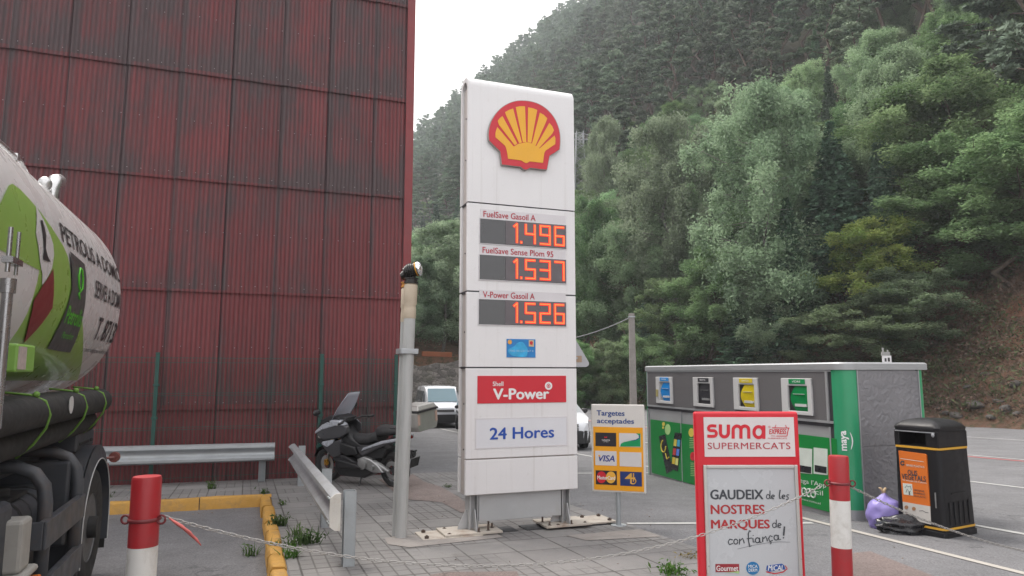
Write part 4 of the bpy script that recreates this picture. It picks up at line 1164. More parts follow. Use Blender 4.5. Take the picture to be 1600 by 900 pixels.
# upper hatch panel and dark joint
m = MB(); m.bb(-LEN + .06, -.30, -.004, .02, 1.165, 1.775); up_ = m.build("upper_panel", M_DPANEL, con)
m = MB(); m.bb(-LEN + .02, -.2, -.012, .018, 1.775, 1.797); m.bb(-LEN + .02, -.2, -.012, .018, 1.135, 1.165); m.bb(-LEN + .02, -LEN + .06, -.012, .018, 1.165, 1.775); m.bb(-.30, -.262, -.012, .018, 1.165, 1.775)
m.build("panel_frame", M_STEEL, con)
m = MB(); m.bb(-LEN + .02, -.2, .004, .018, 1.09, 1.135); m.bb(-.262, -.2, .004, .018, -.02, 1.775); m.build("joint", M_DARK, con)
for k in range(5):
    xx = -LEN + .03 + (LEN - .3) * k / 4; m = MB(); m.bb(xx - .012, xx + .012, -.006, .018, -.15 if k < 3 else -.03, 1.09); m.build("door_seam", M_STEEL, con)
# four openings
def zD(x, y): return 990 + x / 3.214, 540 + y / 3.214
COLS = [((.005, .20, .55), (.02, .24, .60), 'blue'), ((.03, .03, .035), (.035, .035, .04), 'black'), ((.55, .43, .01), (.60, .47, .02), 'yellow'), ((.0, .19, .05), (.0, .21, .06), 'green')]
M_FRAMEP = pm("pale_grey_frame", (.50, .50, .50), .45, 0, .05, 3, .15, (.3, .3, .3), 4)
for (l, t, bt, r), (dc, pc, nm) in zip(((112, 160, 327, 208), (298, 158, 335, 390), (500, 157, 338, 612), (740, 153, 372, 876)), COLS):
    a, e, d, c = rect_px(zD, l, t, bt, r, -.02, FC)
    c = 1.69; d = 1.21; wd = .085; e = a + .60
    m = MB(); m.bb(a, a + wd * 1.6, -.03, .02, d, c); m.bb(e - wd, e, -.03, .02, d, c); m.bb(a, e, -.0295, .02, c - .10, c); m.bb(a, e, -.0295, .02, d, d + .05)
    fr_ = m.build("opening_frame", M_FRAMEP, con, bevel=.008)
    m = MB(); m.bb(a + wd * 1.6, e - wd, -.004, .0, d + .05, c - .1); m.build("recess", M_DARK if nm != 'blue' else M_FRAMEP, fr_)
    dm = pm("drum_" + nm, dc, .35, 0, .05)
    m = MB(); x0, x1 = a + wd * 1.6 + .06, e - wd - .004
    rings = []
    for k in range(9):
        f = k / 8; bul = math.sin(f * math.pi)
        zz = d + .055 + (c - .105 - d - .055) * f
        rings.append([(x0 + .075 * (1 - bul), -.008, zz), (x0 + .075 * (1 - bul), -.012 - .022 * bul, zz), (x1, -.012 - .004 * bul, zz), (x1, -.008, zz)])
    m.loft(rings); dr = m.build("drum", dm, fr_, smooth=30)
    m = MB(); m.bb(a + .17, e - .11, -.037, -.03, c - .075, c - .01); m.build("colour_plate", pm("plate_" + nm, pc, .4), fr_, bevel=.004)
    m = MB(); m.bb(x0 + .08, x1 - .02, -.034, -.012, d + .11, d + .145); m.bb(x0 + .05, x1 - .05, -.036, -.012, d + .27, d + .275); m.build("drum_label", M_FRAMEP if nm != 'black' else pm("grey_print", (.2, .2, .2), .5), fr_)
    text("PAPER" if nm == 'blue' else 'RESTA' if nm == 'black' else 'ENVASOS' if nm == 'yellow' else 'VIDRE', a + .24, e - .19, c - .055, c - .03, -.039, M_WHITE, fr_)
    if nm == 'blue':
        m = MB(); m.bb(a + .02, a + .09, -.042, -.03, 1.33, 1.46); m.build("card_reader", pm("reader_yellow", (.35, .30, .12), .5), fr_)
# posters on the lower doors
po, q = box_px("poster", zD, 85, 370, 636, 500, -.004, .008, M_POSTER, con, fr=FC)
def on_poster(name, pts, mat, y=-.008, th=.003): return plate_px(name, pts, zD, y, th, mat, po, fr=FC)
M_PHONE = pm("phone_black", (.015, .015, .018), .3); M_PRINTY = pm("print_yellow", (.62, .50, .08), .5); M_PRINTL = pm("print_light_green", (.35, .55, .22), .5)
on_poster("phone_picture", [(126, 455), (158, 446), (196, 625), (165, 645)], M_PHONE)
on_poster("phone_picture", [(206, 436), (242, 440), (222, 632), (186, 618)], M_PHONE, -.0088)
for sx, sy, cl in ((203, 470, (.6, .5, .08)), (220, 472, (.05, .35, .55)), (199, 515, (.5, .06, .06)), (216, 518, (.1, .2, .6)), (195, 560, (.6, .45, .05)), (211, 565, (.6, .6, .2))):
    on_poster("app_tile", [(sx, sy), (sx + 14, sy + 2), (sx + 11, sy + 36), (sx - 3, sy + 33)], pm("tile_%d" % sx, cl, .5), -.0125, .002)
m = MB(); pc_ = [FC.hit(*zD(150 + 12 * math.cos(a), 505 + 30 * math.sin(a)), y0=-.012) for a in [k * .5 for k in range(10)]]; m.tube([(p[0], -.0125, p[1]) for p in pc_], .012, 5)
pc_ = [FC.hit(*zD(x_, y_), y0=-.012) for x_, y_ in ((160, 540), (168, 570), (178, 560))]; m.tube([(p[0], -.0125, p[1]) for p in pc_], .012, 5); m.build("phone_mark", M_PRINTY, po)
on_poster("picture_disc", disc((171, 421), 14, 27), M_PRINTL); on_poster("picture_disc", disc((150, 394), 7, 10), M_PRINTY); on_poster("picture_disc", disc((148, 412), 5, 6), M_PRINTY)
on_poster("picture_disc", disc((289, 437), 13, 22), M_PRINTY); on_poster("picture_disc", disc((297, 556), 13, 22), M_RED)
for k in range(6):
    y_ = 466 + k * 9; on_poster("print_line", [(280, y_), (313 + 30 * (k % 2), y_ + 2), (313 + 30 * (k % 2), y_ + 5), (280, y_ + 3)], M_PRINTL)
for k in range(8):
    y_ = 588 + k * 9; on_poster("print_line", [(286, y_), (322 + 25 * (k % 3), y_ + 3), (322 + 25 * (k % 3), y_ + 6), (286, y_ + 3)], M_PRINTL)
def zF(x, y): return 1240 + x / 2.5, 540 + y / 2.5
po2, q = box_px("poster", zF, -70, 335, 595, 165, -.004, .008, M_POSTER, con, fr=FC)
M_PRINTW = pm("poster_white", (.55, .6, .55), .5)
for l, r in ((15, 72), (78, 132)):
    plate_px("code_panel", [(l, 398), (r, 404), (r, 502 + (r > 100) * 4), (l, 496 + (r > 100) * 4)], zF, -.0075, .003, M_PRINTW, po2, fr=FC)
    plate_px("store_badge", [(l + 4, 466), (r - 4, 474), (r - 4, 500), (l + 4, 492)], zF, -.0105, .003, M_PHONE, po2, fr=FC)
text_px("Descarrega l'App", zF, -60, 498, 520, 124, -.0075, M_PRINTW, po2, fr=FC, bold=.005, slant=0)
text_px("senzilla, fàcil", zF, -60, 528, 548, 112, -.0075, M_PRINTW, po2, fr=FC)
m = MB()
for k in range(3):
    c0 = FC.hit(*zF(42 + 17 * k, 572 + 3 * k), y0=-.008); m.tube([(c0[0] + .045 * math.cos(a), -.0085, c0[1] + .05 * math.sin(a)) for a in [k2 * math.pi / 6 for k2 in range(12)]], .009, 5, closed=True)
m.build("print_rings", M_PRINTW, po2)
text_px("www.comu.ad", zF, 30, 594, 602, 104, -.0075, M_PRINTW, po2, fr=FC)
# green corner column with its vertical word, grey end cladding
m = MB(); arc = [(-.2, .0)] + [(-.17 + .17 * math.sin(a), .17 - .17 * math.cos(a)) for a in [math.pi / 2 * k / 10 for k in range(11)]] + [(0.0, .20), (-.2, .2)]
m.loft([[(x, y, z_) for x, y in arc] for z_ in (.12, 1.80)]); m.build("corner_column", M_GCOL, con, smooth=30)
m = MB(); m.loft([[(x, y, z_) for x, y in arc] for z_ in (-.03, .12)]); m.build("column_foot", M_STEEL, con, smooth=30)
me = text_mesh("maya", .03); a_, b_ = text_co(me)
ang = R(24) + (1 - b_) * .50
me.vertices.foreach_set('co', np.stack([-.17 + .1735 * np.sin(ang), .17 - .1735 * np.cos(ang), .82 + a_ * .24], 1).ravel()); me.materials.clear(); me.materials.append(M_WHITE)
link(me, "lettering", con)
m = MB(); m.tube([(-.17 + .176 * math.sin(R(58 + 7 * math.sin(f * math.pi))), .17 - .176 * math.cos(R(58 + 7 * math.sin(f * math.pi))), .84 + .2 * f) for f in [k / 10 for k in range(11)]], [.003 + .005 * math.sin(math.pi * k / 10) for k in range(11)], 5); m.build("smile_mark", M_WHITE, con)
b = NB("hammered_grey_cladding")
vo = b.noise(1, 2, b.mapping(scale=(1, 13, 13)), .4, .8)
b.set(Base_Color=b.mix(b.ramp(b.noise(2), .3, .7), (.185, .183, .195), (.225, .222, .235)), Roughness=.48, Metallic=.15); b.bump(vo, .55, .03); M_HAMMER = b.m
ey = DEPC - .12
for z0, z1 in ((-.02, .87), (.876, 1.79)):
    m = MB(); m.bb(-.012, .004, .205, ey, z0, z1); m.build("end_panel", M_HAMMER, con)
for y0_ in (.2, ey): m = MB(); m.bb(-.02, .012, y0_, y0_ + .014, -.02, 1.795); m.build("end_trim", M_STEEL, con)
m = MB(); arc2 = [(-.12, ey + .012), (0.006, ey + .012)] + [(-.11 + .116 * math.cos(a), DEPC - .1 + .11 * math.sin(a)) for a in [math.pi / 2 * k / 6 for k in range(7)]] + [(-.12, DEPC + .01)]
m.loft([[(x, y, z_) for x, y in arc2] for z_ in (-.02, 1.80)]); m.build("corner_column", M_GCOL, con, smooth=30)
m = MB(); m.bb(-LEN - .012, -LEN, .0, .1, -.2, 1.8); m.build("end_strip", M_GCOL, con)

# ================================================================== SUPERMARKET BOARD
FM = Frame((1.6, 4.75, gz(4.75)), R(.6))
M_SRED = pm("board_red", (.60, .012, .028), .38, 0, .05, 3, .12, (.35, .05, .05), 3, coat=.2)
su = thing("advertising_board", "red framed standing supermarket advertising board behind the sagging chain", "sign", FM.o, FM.r)
m = MB(); m.bb(-.378, .322, 0, .05, .14, 1.385); m.build("board", M_SRED, su, bevel=.015, seg=3)
m = MB(); m.bb(-.36, .30, -.16, .26, 0, .06); m.bb(-.2, -.14, .0, .05, .06, .15); m.bb(.08, .14, .0, .05, .06, .15); m.build("base", pm("black_rubber_base", (.03, .03, .032), .8), su, bevel=.01)
def zE(x, y): return 1060 + x / 3.3333, 630 + y / 3.3333
def zS(x, y): return 1080 + x / 6.428, 640 + y / 6.428
M_SWH = pm("warm_white_print", (.66, .62, .62), .5, 0, .03)
hd, q = box_px("header_panel", zE, 131, 73, 279, 600, -.005, .004, M_SWH, su, fr=FM)
# the word "suma" in rounded tubes-like strokes, flat
def stroke(m, pts, wd, conv, fr, y, closed=False):
    P = [Vector(fr.hit(*conv(*p), y0=y)) for p in pts]; s_ = abs(fr.hit(*conv(wd, 0), y0=y)[0] - fr.hit(*conv(0, 0), y0=y)[0]) / 2
    n_ = len(P); L_, R_ = [], []
    for k, p in enumerate(P):
        d = (P[(k + 1) % n_] - P[k - 1]) if closed else (P[min(k + 1, n_ - 1)] - P[max(k - 1, 0)])
        d.normalize(); q_ = Vector((-d.y, d.x)); L_.append(p + q_ * s_); R_.append(p - q_ * s_)
    vs_ = [(p.x, y, p.y) for p in L_] + [(p.x, y, p.y) for p in R_]
    m.add(vs_, [(i, (i + 1) % n_, (i + 1) % n_ + n_, i + n_) for i in range(n_ if closed else n_ - 1)])
def arcp(cx, cy, rx, ry, a0, a1, n=10): return [(cx + rx * math.cos(R(a0 + (a1 - a0) * k / n)), cy + ry * math.sin(R(a0 + (a1 - a0) * k / n))) for k in range(n + 1)]
m = MB(); t_ = 32
stroke(m, [(253, 166), (215, 162)] + arcp(199, 187, 25, 24, -90, -270, 8) + [(225, 212)] + arcp(229, 240, 24, 28, -90, 90, 8) + [(200, 269), (162, 266)], t_ * .92, zS, FM, -.0075)
stroke(m, [(294, 148), (294, 230)] + arcp(334, 232, 40, 42, 180, 0, 12) + [(374, 150)], t_, zS, FM, -.0078)
stroke(m, [(422, 292), (422, 205)] + arcp(461, 203, 39, 38, 180, 360, 12) + [(500, 292)], t_, zS, FM, -.0075)
stroke(m, [(500, 205)] + arcp(539, 203, 39, 38, 180, 360, 12) + [(579, 292)], t_, zS, FM, -.0081)
stroke(m, arcp(678, 226, 47, 55, 0, 345, 22), t_, zS, FM, -.0075, closed=True)
stroke(m, [(730, 158), (730, 294)], t_, zS, FM, -.0082)
m.build("lettering", M_SRED, hd)
text_px("SUPERMERCATS", zS, 164, 332, 398, 995, -.0075, pm("board_red_print", (.42, .03, .05), .5), hd, fr=FM, bold=-.002, spacing=1.05)
text_px("EXPRESS", zS, 782, 196, 246, 955, -.0075, M_SRED, hd, fr=FM, bold=.02, shear=.2)
m = MB()
stroke(m, [(812, 183), (988, 185)], 8, zS, FM, -.0075); stroke(m, [(978, 186), (962, 266)], 8, zS, FM, -.0079); stroke(m, [(962, 266), (855, 265)], 7, zS, FM, -.0083); stroke(m, [(842, 180), (852, 152)], 6, zS, FM, -.0085); stroke(m, [(958, 182), (948, 154)], 6, zS, FM, -.0087); stroke(m, [(800, 264), (845, 264)], 4, zS, FM, -.0089)
m.build("basket_mark", M_SRED, hd)
text_px("SUPERMERCATS", zS, 772, 282, 296, 962, -.0075, M_SRED, hd, fr=FM)
text_px("®", zS, 774, 164, 184, 796, -.0075, M_SRED, hd, fr=FM)
a, e, d, c = rect_px(zE, 128, 321, 900, 618, -.004, FM); d = .2
m = MB(); wd = .022
for x0, x1, z0, z1 in ((a, a + wd, d, c), (e - wd, e, d, c), (a + wd, e - wd, c - wd, c), (a + wd, e - wd, d, d + wd)): m.bb(x0, x1, -.016, -.0005, z0, z1)
pf = m.build("poster_frame", pm("silver_snap_frame", (.55, .54, .52), .35, .4, .05), su, bevel=.005)
m = MB(); m.bb(a + wd, e - wd, -.004, -.0005, d + wd, c - wd); ps = m.build("poster", pm("grey_white_poster", (.50, .515, .54), .25, 0, .03, 1.2), su)
M_CHAR = pm("charcoal_print", (.045, .05, .06), .5); M_PRED = pm("poster_red_print", (.40, .025, .03), .5)
ke = dict(fr=FM)
text_px("GAUDEIX", zE, 167, 451, 501, 440, -.006, M_CHAR, ps, fr=FM, bold=.036)
text_px("NOSTRES", zE, 169, 530, 577, 447, -.006, M_PRED, ps, fr=FM, bold=.036)
text_px("MARQUES", zE, 171, 608, 661, 473, -.006, M_PRED, ps, fr=FM, bold=.036)
# hand-lettered words drawn as brush strokes
def script_word(glyphs, name="lettering"):
    m = MB(); k = 0
    for pts, wd in glyphs:
        stroke(m, pts, wd, zE, FM, -.006 - .0002 * k); k += 1
    m.build(name, M_CHAR, ps)
def sl(x, y, s): return s
def g_o(x, y, r=11): return arcp(x, y, r * .8, r, 0, 350, 12)
def g_e(x, y, r=10): return [(x - r * .6, y + 2), (x + r * .7, y - 3)] + arcp(x, y, r * .8, r, -20, -310, 12)
def g_d(x, y, r=11, h=30): return [(x + r, y - h), (x + r, y + r - 2), (x + r + 6, y + r)]
def g_l(x, y, h=44): return [(x + 3, y - h), (x - 1, y - 10), (x + 1, y + 8), (x + 9, y + 6)]
def g_s(x, y): return [(x + 6, y - 10), (x - 2, y - 6), (x + 5, y + 3), (x, y + 12), (x - 9, y + 9)]
script_word([(g_o(467, 487), 5), (g_d(467, 487, 10, 32), 5), (g_e(493, 488), 5), (g_l(527, 489, 38), 6), (g_e(548, 488), 5), ([(577, 478), (567, 477), (563, 484), (572, 491), (572, 499), (560, 503)], 5)])
script_word([(g_o(500, 636, 12), 5), (g_d(500, 636, 10, 30), 5), (g_e(527, 637, 11), 5)])
script_word([([(283, 712), (268, 708), (259, 722), (266, 737), (284, 730)], 5.5), (g_o(299, 721, 13), 5.5), ([(318, 736), (319, 706), (322, 716), (334, 704), (340, 716), (343, 730)], 5.5),
             ([(378, 668), (370, 664), (364, 680), (366, 720), (372, 748), (380, 742)], 6), ([(356, 706), (384, 702)], 4.5), ([(388, 702), (390, 724), (398, 722)], 5.5), ([(388, 690), (391, 688)], 5),
             (arcp(412, 714, 11, 13, 0, 345, 12), 5.5), ([(423, 700), (425, 726), (433, 724)], 5.5), ([(439, 724), (440, 696), (444, 706), (455, 694), (461, 706), (464, 720)], 5.5),
             ([(490, 696), (478, 690), (470, 704), (476, 720), (492, 714)], 5.5), ([(481, 720), (484, 728), (478, 734)], 4), (arcp(509, 700, 11, 13, 0, 345, 12), 5.5), ([(520, 686), (523, 712), (534, 708)], 5.5), ([(553, 642), (548, 690)], 8), ([(545, 699), (549, 703)], 8)])
m = MB(); stroke(m, [(308, 760), (380, 742), (460, 728), (530, 722), (582, 724)], 2.5, zE, FM, -.006); m.build("underline", pm("thin_grey_print", (.2, .21, .23), .5), ps)
gl, q = box_px("brand_mark", zE, 193, 838, 880, 316, -.007, .003, pm("dark_red_label", (.28, .02, .03), .5), ps, fr=FM)
text_px("Gourmet", zE, 198, 846, 874, 311, -.0085, M_WHITE, gl, fr=FM, bold=.012)
plate_px("green_stroke", [(240, 881), (290, 878), (316, 874), (316, 888), (290, 882)], zE, -.0075, .002, M_PRINTL, gl, fr=FM)
bl_ = plate_px("brand_mark", disc((388, 860), 34, 34), zE, -.007, .003, pm("blue_disc", (.015, .17, .40), .5), ps, fr=FM)
text_px("MICA", zE, 364, 842, 858, 412, -.0085, M_WHITE, bl_, fr=FM, bold=.01); text_px("DERM", zE, 366, 862, 878, 410, -.0085, M_WHITE, bl_, fr=FM, bold=.01)
ml = plate_px("brand_mark", [(462, 846), (540, 836), (552, 846), (556, 866), (470, 878), (458, 868)], zE, -.007, .003, pm("mical_blue", (.02, .08, .32), .5), ps, fr=FM)
text_px("MiCAL", zE, 466, 844, 872, 548, -.0085, M_WHITE, ml, fr=FM, bold=.02, shear=.2)
m = MB(); stroke(m, [(458, 878), (500, 888), (545, 880), (567, 862), (556, 846)], 5, zE, FM, -.0088); m.build("red_swoosh", M_RED, ml)

# ================================================================== USED OIL LITTER BIN
bc = G(1478, 842); BR = math.atan2(-.87, .49)           # x along its front face
FB = Frame(bc, R(-61))
bn = thing("litter_bin", "black plastic used cooking oil bin with orange poster and yellow bands", "bin", bc, R(-61))
M_BLK = pm("black_plastic", (.010, .010, .012), .45, 0, .12, 4, .2, (.04, .037, .034), 3, spec=.3, bump=.15, bs=150)
M_BAND = pm("yellow_band", (.55, .30, .03), .5)
BW, BD, BH = .53, .60, 1.13
def bsec(z_, e=0.0, r=.05):
    k = 1 - .07 * (z_ / BH)                       # tapers towards the top
    x0, x1, y0, y1 = -BW / 2 - BW / 2 * k - e, -BW / 2 + BW / 2 * k + e, BD / 2 - BD / 2 * k * 1.0 - e, BD / 2 + BD / 2 * k + e
    o_ = []
    for cx, cy, a0 in ((x1 - r, y0 + r, -90), (x1 - r, y1 - r, 0), (x0 + r, y1 - r, 90), (x0 + r, y0 + r, 180)):
        for k2 in range(5):
            a = R(a0 + 22.5 * k2); o_.append((cx + r * math.cos(a), cy + r * math.sin(a), z_))
    return o_
m = MB(); m.loft([bsec(.0, .012), bsec(.05, .012), bsec(.055), bsec(.90)]); body = m.build("body", M_BLK, bn, smooth=35)
for zz in (.075, .905):
    m = MB(); m.loft([bsec(zz, .004), bsec(zz + .022, .004)]); m.build("yellow_band", M_BAND, bn, smooth=35)
# hood: side cheeks, back and lintel round a dark slot
k_ = 1 - .07
hx0, hx1, hy0, hy1 = -BW / 2 - BW / 2 * k_, -BW / 2 + BW / 2 * k_, BD / 2 - BD / 2 * k_, BD / 2 + BD / 2 * k_
m = MB(); m.bb(hx0, hx0 + .06, hy0, hy1, .925, 1.10); m.bb(hx1 - .14, hx1, hy0, hy1, .925, 1.10); m.bb(hx0 + .06, hx1 - .14, hy0 + .32, hy1, .925, 1.10); m.bb(hx0 + .06, hx1 - .14, hy0, hy0 + .02, 1.075, 1.10)
m.build("hood", M_BLK, bn, bevel=.012)
m = MB(); m.bb(hx0 + .06, hx1 - .14, hy0 + .3, hy0 + .319, .926, 1.08); m.bb(hx0 + .06, hx1 - .14, hy0 + .01, hy0 + .3, .9285, .932); m.build("slot", pm("slot_black", (.006, .006, .006), .9), bn)
m = MB(); rings = []
for z_, e, in ((1.10, .004), (1.135, .010), (1.165, -.012), (1.205, -.07), (1.225, -.15)): rings.append([(x, y, z_) for x, y, _ in bsec(BH, e, .055 if e > -.03 else .04)])
m.loft(rings); m.build("lid", M_BLK, bn, smooth=50)
m = MB(); m.bb(hx0 + .02, hx1 - .03, hy0 - .012, hy0, 1.082, 1.092); m.ell((hx1 - .05, hy0 - .006, 1.065), (.018, .012, .026), 10, 6); m.build("lock", M_GALV, bn, smooth=30)
m = MB()
for k in range(5): m.bb(-.0 - .002, .006, .1 + k * .09, .14 + k * .09, .12, .36)
m.bb(-.006, .004, .16, .42, .44, .452); m.build("side_ribs", M_BLK, bn, bevel=.006)
m = MB(); m.bb(-.085, -.075, -.004, .01, .3, .46); m.build("door_gap", pm("grey_hinge", (.2, .2, .2), .5), bn)
def zO(x, y): return 1350 + x / 4.0895, 640 + y / 4.0895
M_OPOST = pm("orange_poster", (.62, .15, .018), .45, 0, .05, 3)
yb = -.006
def opl(name, pts, mat, y=-.010, th=.003, parent=None): return plate_px(name, pts, zO, y, th, mat, parent or bn, fr=FB)
op_ = opl("oil_poster", [(220, 262), (385, 284), (396, 292), (421, 618), (247, 588)], M_OPOST, -.006, .05)
ow = opl("poster_foot", [(247, 588), (421, 618), (427, 735), (253, 690)], pm("poster_white_foot", (.52, .50, .47), .5), -.006, .05)
text_px("OLIS", zO, 278, 384, 414, 338, -.009, M_CHAR, op_, fr=FB, bold=.025, slant=0)
text_px("VEGETALS", zO, 240, 408, 441, 392, -.009, M_CHAR, op_, fr=FB, bold=.025)
text_px("SENSE PLÀSTICS", zO, 268, 345, 360, 384, -.009, M_PRINTW, op_, fr=FB, bold=.01)
text_px("No aboqueu olis ni plàstics", zO, 246, 443, 456, 398, -.009, M_PRINTW, op_, fr=FB)
m = MB(); stroke(m, [(232, 312), (382, 334)], 3, zO, FB, -.009); m.build("print_line", M_PRINTW, op_)
m = MB(); stroke(m, arcp(246, 342, 11, 12, 20, 340, 12), 8, zO, FB, -.009); m.build("ring_mark", M_CHAR, op_)
pw = opl("pictogram", [(247, 470), (306, 476), (314, 550), (254, 542)], M_PRINTW, -.0085, .003, op_)
m = MB(); stroke(m, [(262, 500), (272, 486), (284, 494), (296, 488), (302, 512)], 3, zO, FB, -.0112); stroke(m, [(268, 530), (276, 508), (288, 526), (298, 520)], 3, zO, FB, -.0114); stroke(m, [(289, 524), (291, 545)], 7, zO, FB, -.0116); m.build("pictogram_lines", M_CHAR, pw)
for k, s_ in enumerate(("DIPOSITAR", "EN AMPOLLES", "DE PLÀSTIC")):
    text_px(s_, zO, 318, 508 + 18 * k, 519 + 18 * k, 384 + 6 * k, -.009, M_CHAR, op_, fr=FB, bold=.012)
for cx in (270, 318): opl("round_mark", disc((cx, 624 + (cx - 270) * .2), 12, 12), pm("brown_mark", (.3, .16, .08), .5), -.009, .003, ow)
m = MB(); stroke(m, [(352, 648), (375, 646), (392, 656), (412, 660)], 3, zO, FB, -.009); m.build("print_line", M_CHAR, ow)

# ---- bags at the bin's foot
def lump(name, c, r, mat, label, cat, seed, amp=.16, pinch=0.0, flat=1.0, crease=3.0, n=(48, 28)):
    rg_ = np.random.default_rng(seed); m = MB(); ph = rg_.uniform(0, 6.28, (14, 3)); fq = rg_.normal(size=(14, 3)) * crease
    nu, nv = n; rings = []
    for j in range(nv + 1):
        a = -math.pi / 2 + math.pi * j / nv; ring = []
        for i in range(nu):
            d_ = Vector((math.cos(a) * math.cos(2 * math.pi * i / nu), math.cos(a) * math.sin(2 * math.pi * i / nu), math.sin(a)))
            s_ = sum((1 - abs(math.sin(fq[k][0] * d_.x + fq[k][1] * d_.y + fq[k][2] * d_.z + ph[k][0]))) / (1 + k * .45) for k in range(14)) / 3.4
            f = 1 + amp * (s_ - .5)
            p = Vector((d_.x * r[0], d_.y * r[1], d_.z * r[2])) * f
            if p.z < -r[2] * .62: p.z = -r[2] * .62 + (p.z + r[2] * .62) * .1
            if pinch and d_.z > .72: q_ = (d_.z - .72) / .28; p.x *= 1 - .8 * q_; p.y *= 1 - .8 * q_; p.z += pinch * q_ * q_
            ring.append(p + Vector((0, 0, r[2] * .62)))
        rings.append(ring)
    m.loft(rings)
    t = thing(name, label, cat, c); m.build("bag_body", mat, t, smooth=True, sub=1)
    return t
M_PURPLE = pm("lilac_plastic", (.26, .215, .52), .38, 0, .1, 5, spec=.5, bump=.3, bs=14); M_BBAG = pm("black_bag_plastic", (.013, .013, .016), .28, 0, .1, 6, bump=.4, bs=20)
pb = G(1385, 826); 
t = lump("garbage_bag", (pb.x + .02, pb.y + .05, pb.z - .01), (.20, .17, .235), M_PURPLE, "tied lilac plastic garbage bag leaning on the container end", "garbage bag", 3, .15, .02, 1, 4.2)
m = MB(); m.tube([(0, 0, .375), (.005, 0, .42), (.03, 0, .45)], [.014, .02, .012], 6); m.tube([(0, 0, .38), (-.02, .01, .44), (-.045, .01, .45)], [.012, .016, .008], 6); m.build("bag_tie", pm("beige_tie", (.45, .33, .2), .6), t, smooth=True)
kb = G(1418, 832)
lump("garbage_bag", (kb.x - .02, kb.y - .0, kb.z - .01), (.30, .17, .125), M_BBAG, "crumpled black garbage bag lying flat at the foot of the litter bin", "garbage bag", 9, .5, 0, 1, 3.6, (64, 36))

# ================================================================== RED AND WHITE POSTS WITH CHAINS
M_PRED2 = pm("post_red_paint", (.34, .018, .024), .45, 0, .10, 4, .6, (.19, .05, .05), 9); M_PWH = pm("post_white_paint", (.64, .63, .61), .5, 0, .06, 4, .6, (.34, .30, .26), 9)
M_CHAIN = pm("dull_chain", (.30, .29, .28), .5, .1, .1, 10, .4, (.25, .22, .2), 12); M_RING = pm("dark_red_ring", (.16, .02, .025), .5, 0, .2, 12)
def bollard(px, py, Y, rad, bands, label, group="red and white chain posts", lean=(0, 0)):
    p = at(px, py, Y); z0 = gz(Y) - (BAY if UV(p.x, p.y)[0] < .33 else 0)
    H_ = p.z - z0
    t = thing("chain_post", label, "post", (p.x, p.y, z0), 0, group)
    t.rotation_euler = (lean[0], lean[1], 0)
    zt = H_
    for k, (h, mat) in enumerate(bands):
        zb = max(0, zt - h)
        if k == 0: m = MB(); m.lathe([(rad, zb), (rad, zt - .012), (rad * .92, zt), (.001, zt + .002)], n=32)
        else: m = MB(); m.lathe([(rad, zb), (rad, zt)], n=32, cap=True)
        m.build("red_band" if mat is M_PRED2 else "white_band", mat, t, smooth=40); zt = zb
    zr = H_ - bands[0][0] * .62
    m = MB(); m.lathe([(rad + .001, zr - .008), (rad + .007, zr - .004), (rad + .007, zr + .004), (rad + .001, zr + .008)], n=32, cap=False)
    m.build("ring", M_RING, t, smooth=True)
    m = MB()
    for s_ in (-1, 1): m.tube([(s_ * (rad + .018) + .018 * math.cos(a), -.01, zr + .018 * math.sin(a)) for a in [k * math.pi / 6 for k in range(12)]], .005, 6, closed=True)
    m.build("chain_eye", M_RING, t, smooth=True)
    return Vector((p.x, p.y, z0 + zr))
e1 = bollard(230, 744, 3.2, .0615, [(.30, M_PRED2), (.9, M_PWH)], "red topped white chain post standing beside the parked tank truck")
e2 = bollard(1304, 712, 4.5, .060, [(.27, M_PRED2), (.285, M_PWH), (.9, M_PRED2)], "red and white banded chain post close to the supermarket advertising board", lean=(0, R(1.2)))
e2 = at(1304, 758, 4.5)
p3_ = at(1760, 790, 5.6)
M3 = p3_
e1.z = at(250, 806, 3.2).z
def chain(a, c, sag, label, wobble=0.0):
    a, c = Vector(a), Vector(c)
    n_ = 400; pts_ = []
    for k in range(n_ + 1):
        f = k / n_; p = a.lerp(c, f); p.z -= sag * 4 * f * (1 - f); pts_.append(p)
    # equal steps of one link pitch
    m = MB(); pitch = .029; acc = 0; k = 0; i = 0; out_ = [pts_[0]]; last = pts_[0]
    for p in pts_[1:]:
        acc += (p - last).length; last = p
        if acc >= pitch: out_.append(p); acc = 0
    for i in range(len(out_) - 1):
        p, q_ = out_[i], out_[i + 1]; d = (q_ - p).normalized(); cpt = (p + q_) / 2
        s_ = d.cross(Vector((0, 0, 1))).normalized(); u_ = s_.cross(d)
        s_ = (s_ * math.cos(.75) + u_ * math.sin(.75)) if i % 2 else (s_ * math.cos(-.75) + u_ * math.sin(-.75))
        L_, w_ = .0205, .0075
        loop = [cpt + d * (L_ * math.cos(t_) * (1.0 if abs(math.cos(t_)) > .5 else 1.15)) + s_ * (w_ * math.sin(t_)) for t_ in [2 * math.pi * k2 / 10 for k2 in range(10)]]
        m.tube(loop, .0025, 5, closed=True)
    o_ = a.copy(); m.v = [tuple(Vector(v) - o_) for v in m.v]
    o = m.build("chain", M_CHAIN, None, loc=o_, smooth=True); tag(o, label, "chain"); return o
ca_ = e1 + Vector((.085, -.01, 0)); cb_ = e2 + Vector((-.08, -.01, 0))
ch = chain(ca_, cb_, .335, "pale link chain sagging low across the tiled pavement between both posts")
m = MB()
for k in range(2): m.tube([(.03 + .0 * k, 0, -.008), (.07 + .02 * k, -.01, -.03 - .01 * k), (.13 + .03 * k, -.015, -.065 - .03 * k), (.165 + .02 * k, -.02, -.10 - .02 * k)], [.003, .007, .006, .002], 6)
m.build("red_ribbon", pm("faded_red_ribbon", (.45, .10, .09), .7), ch, smooth=True)
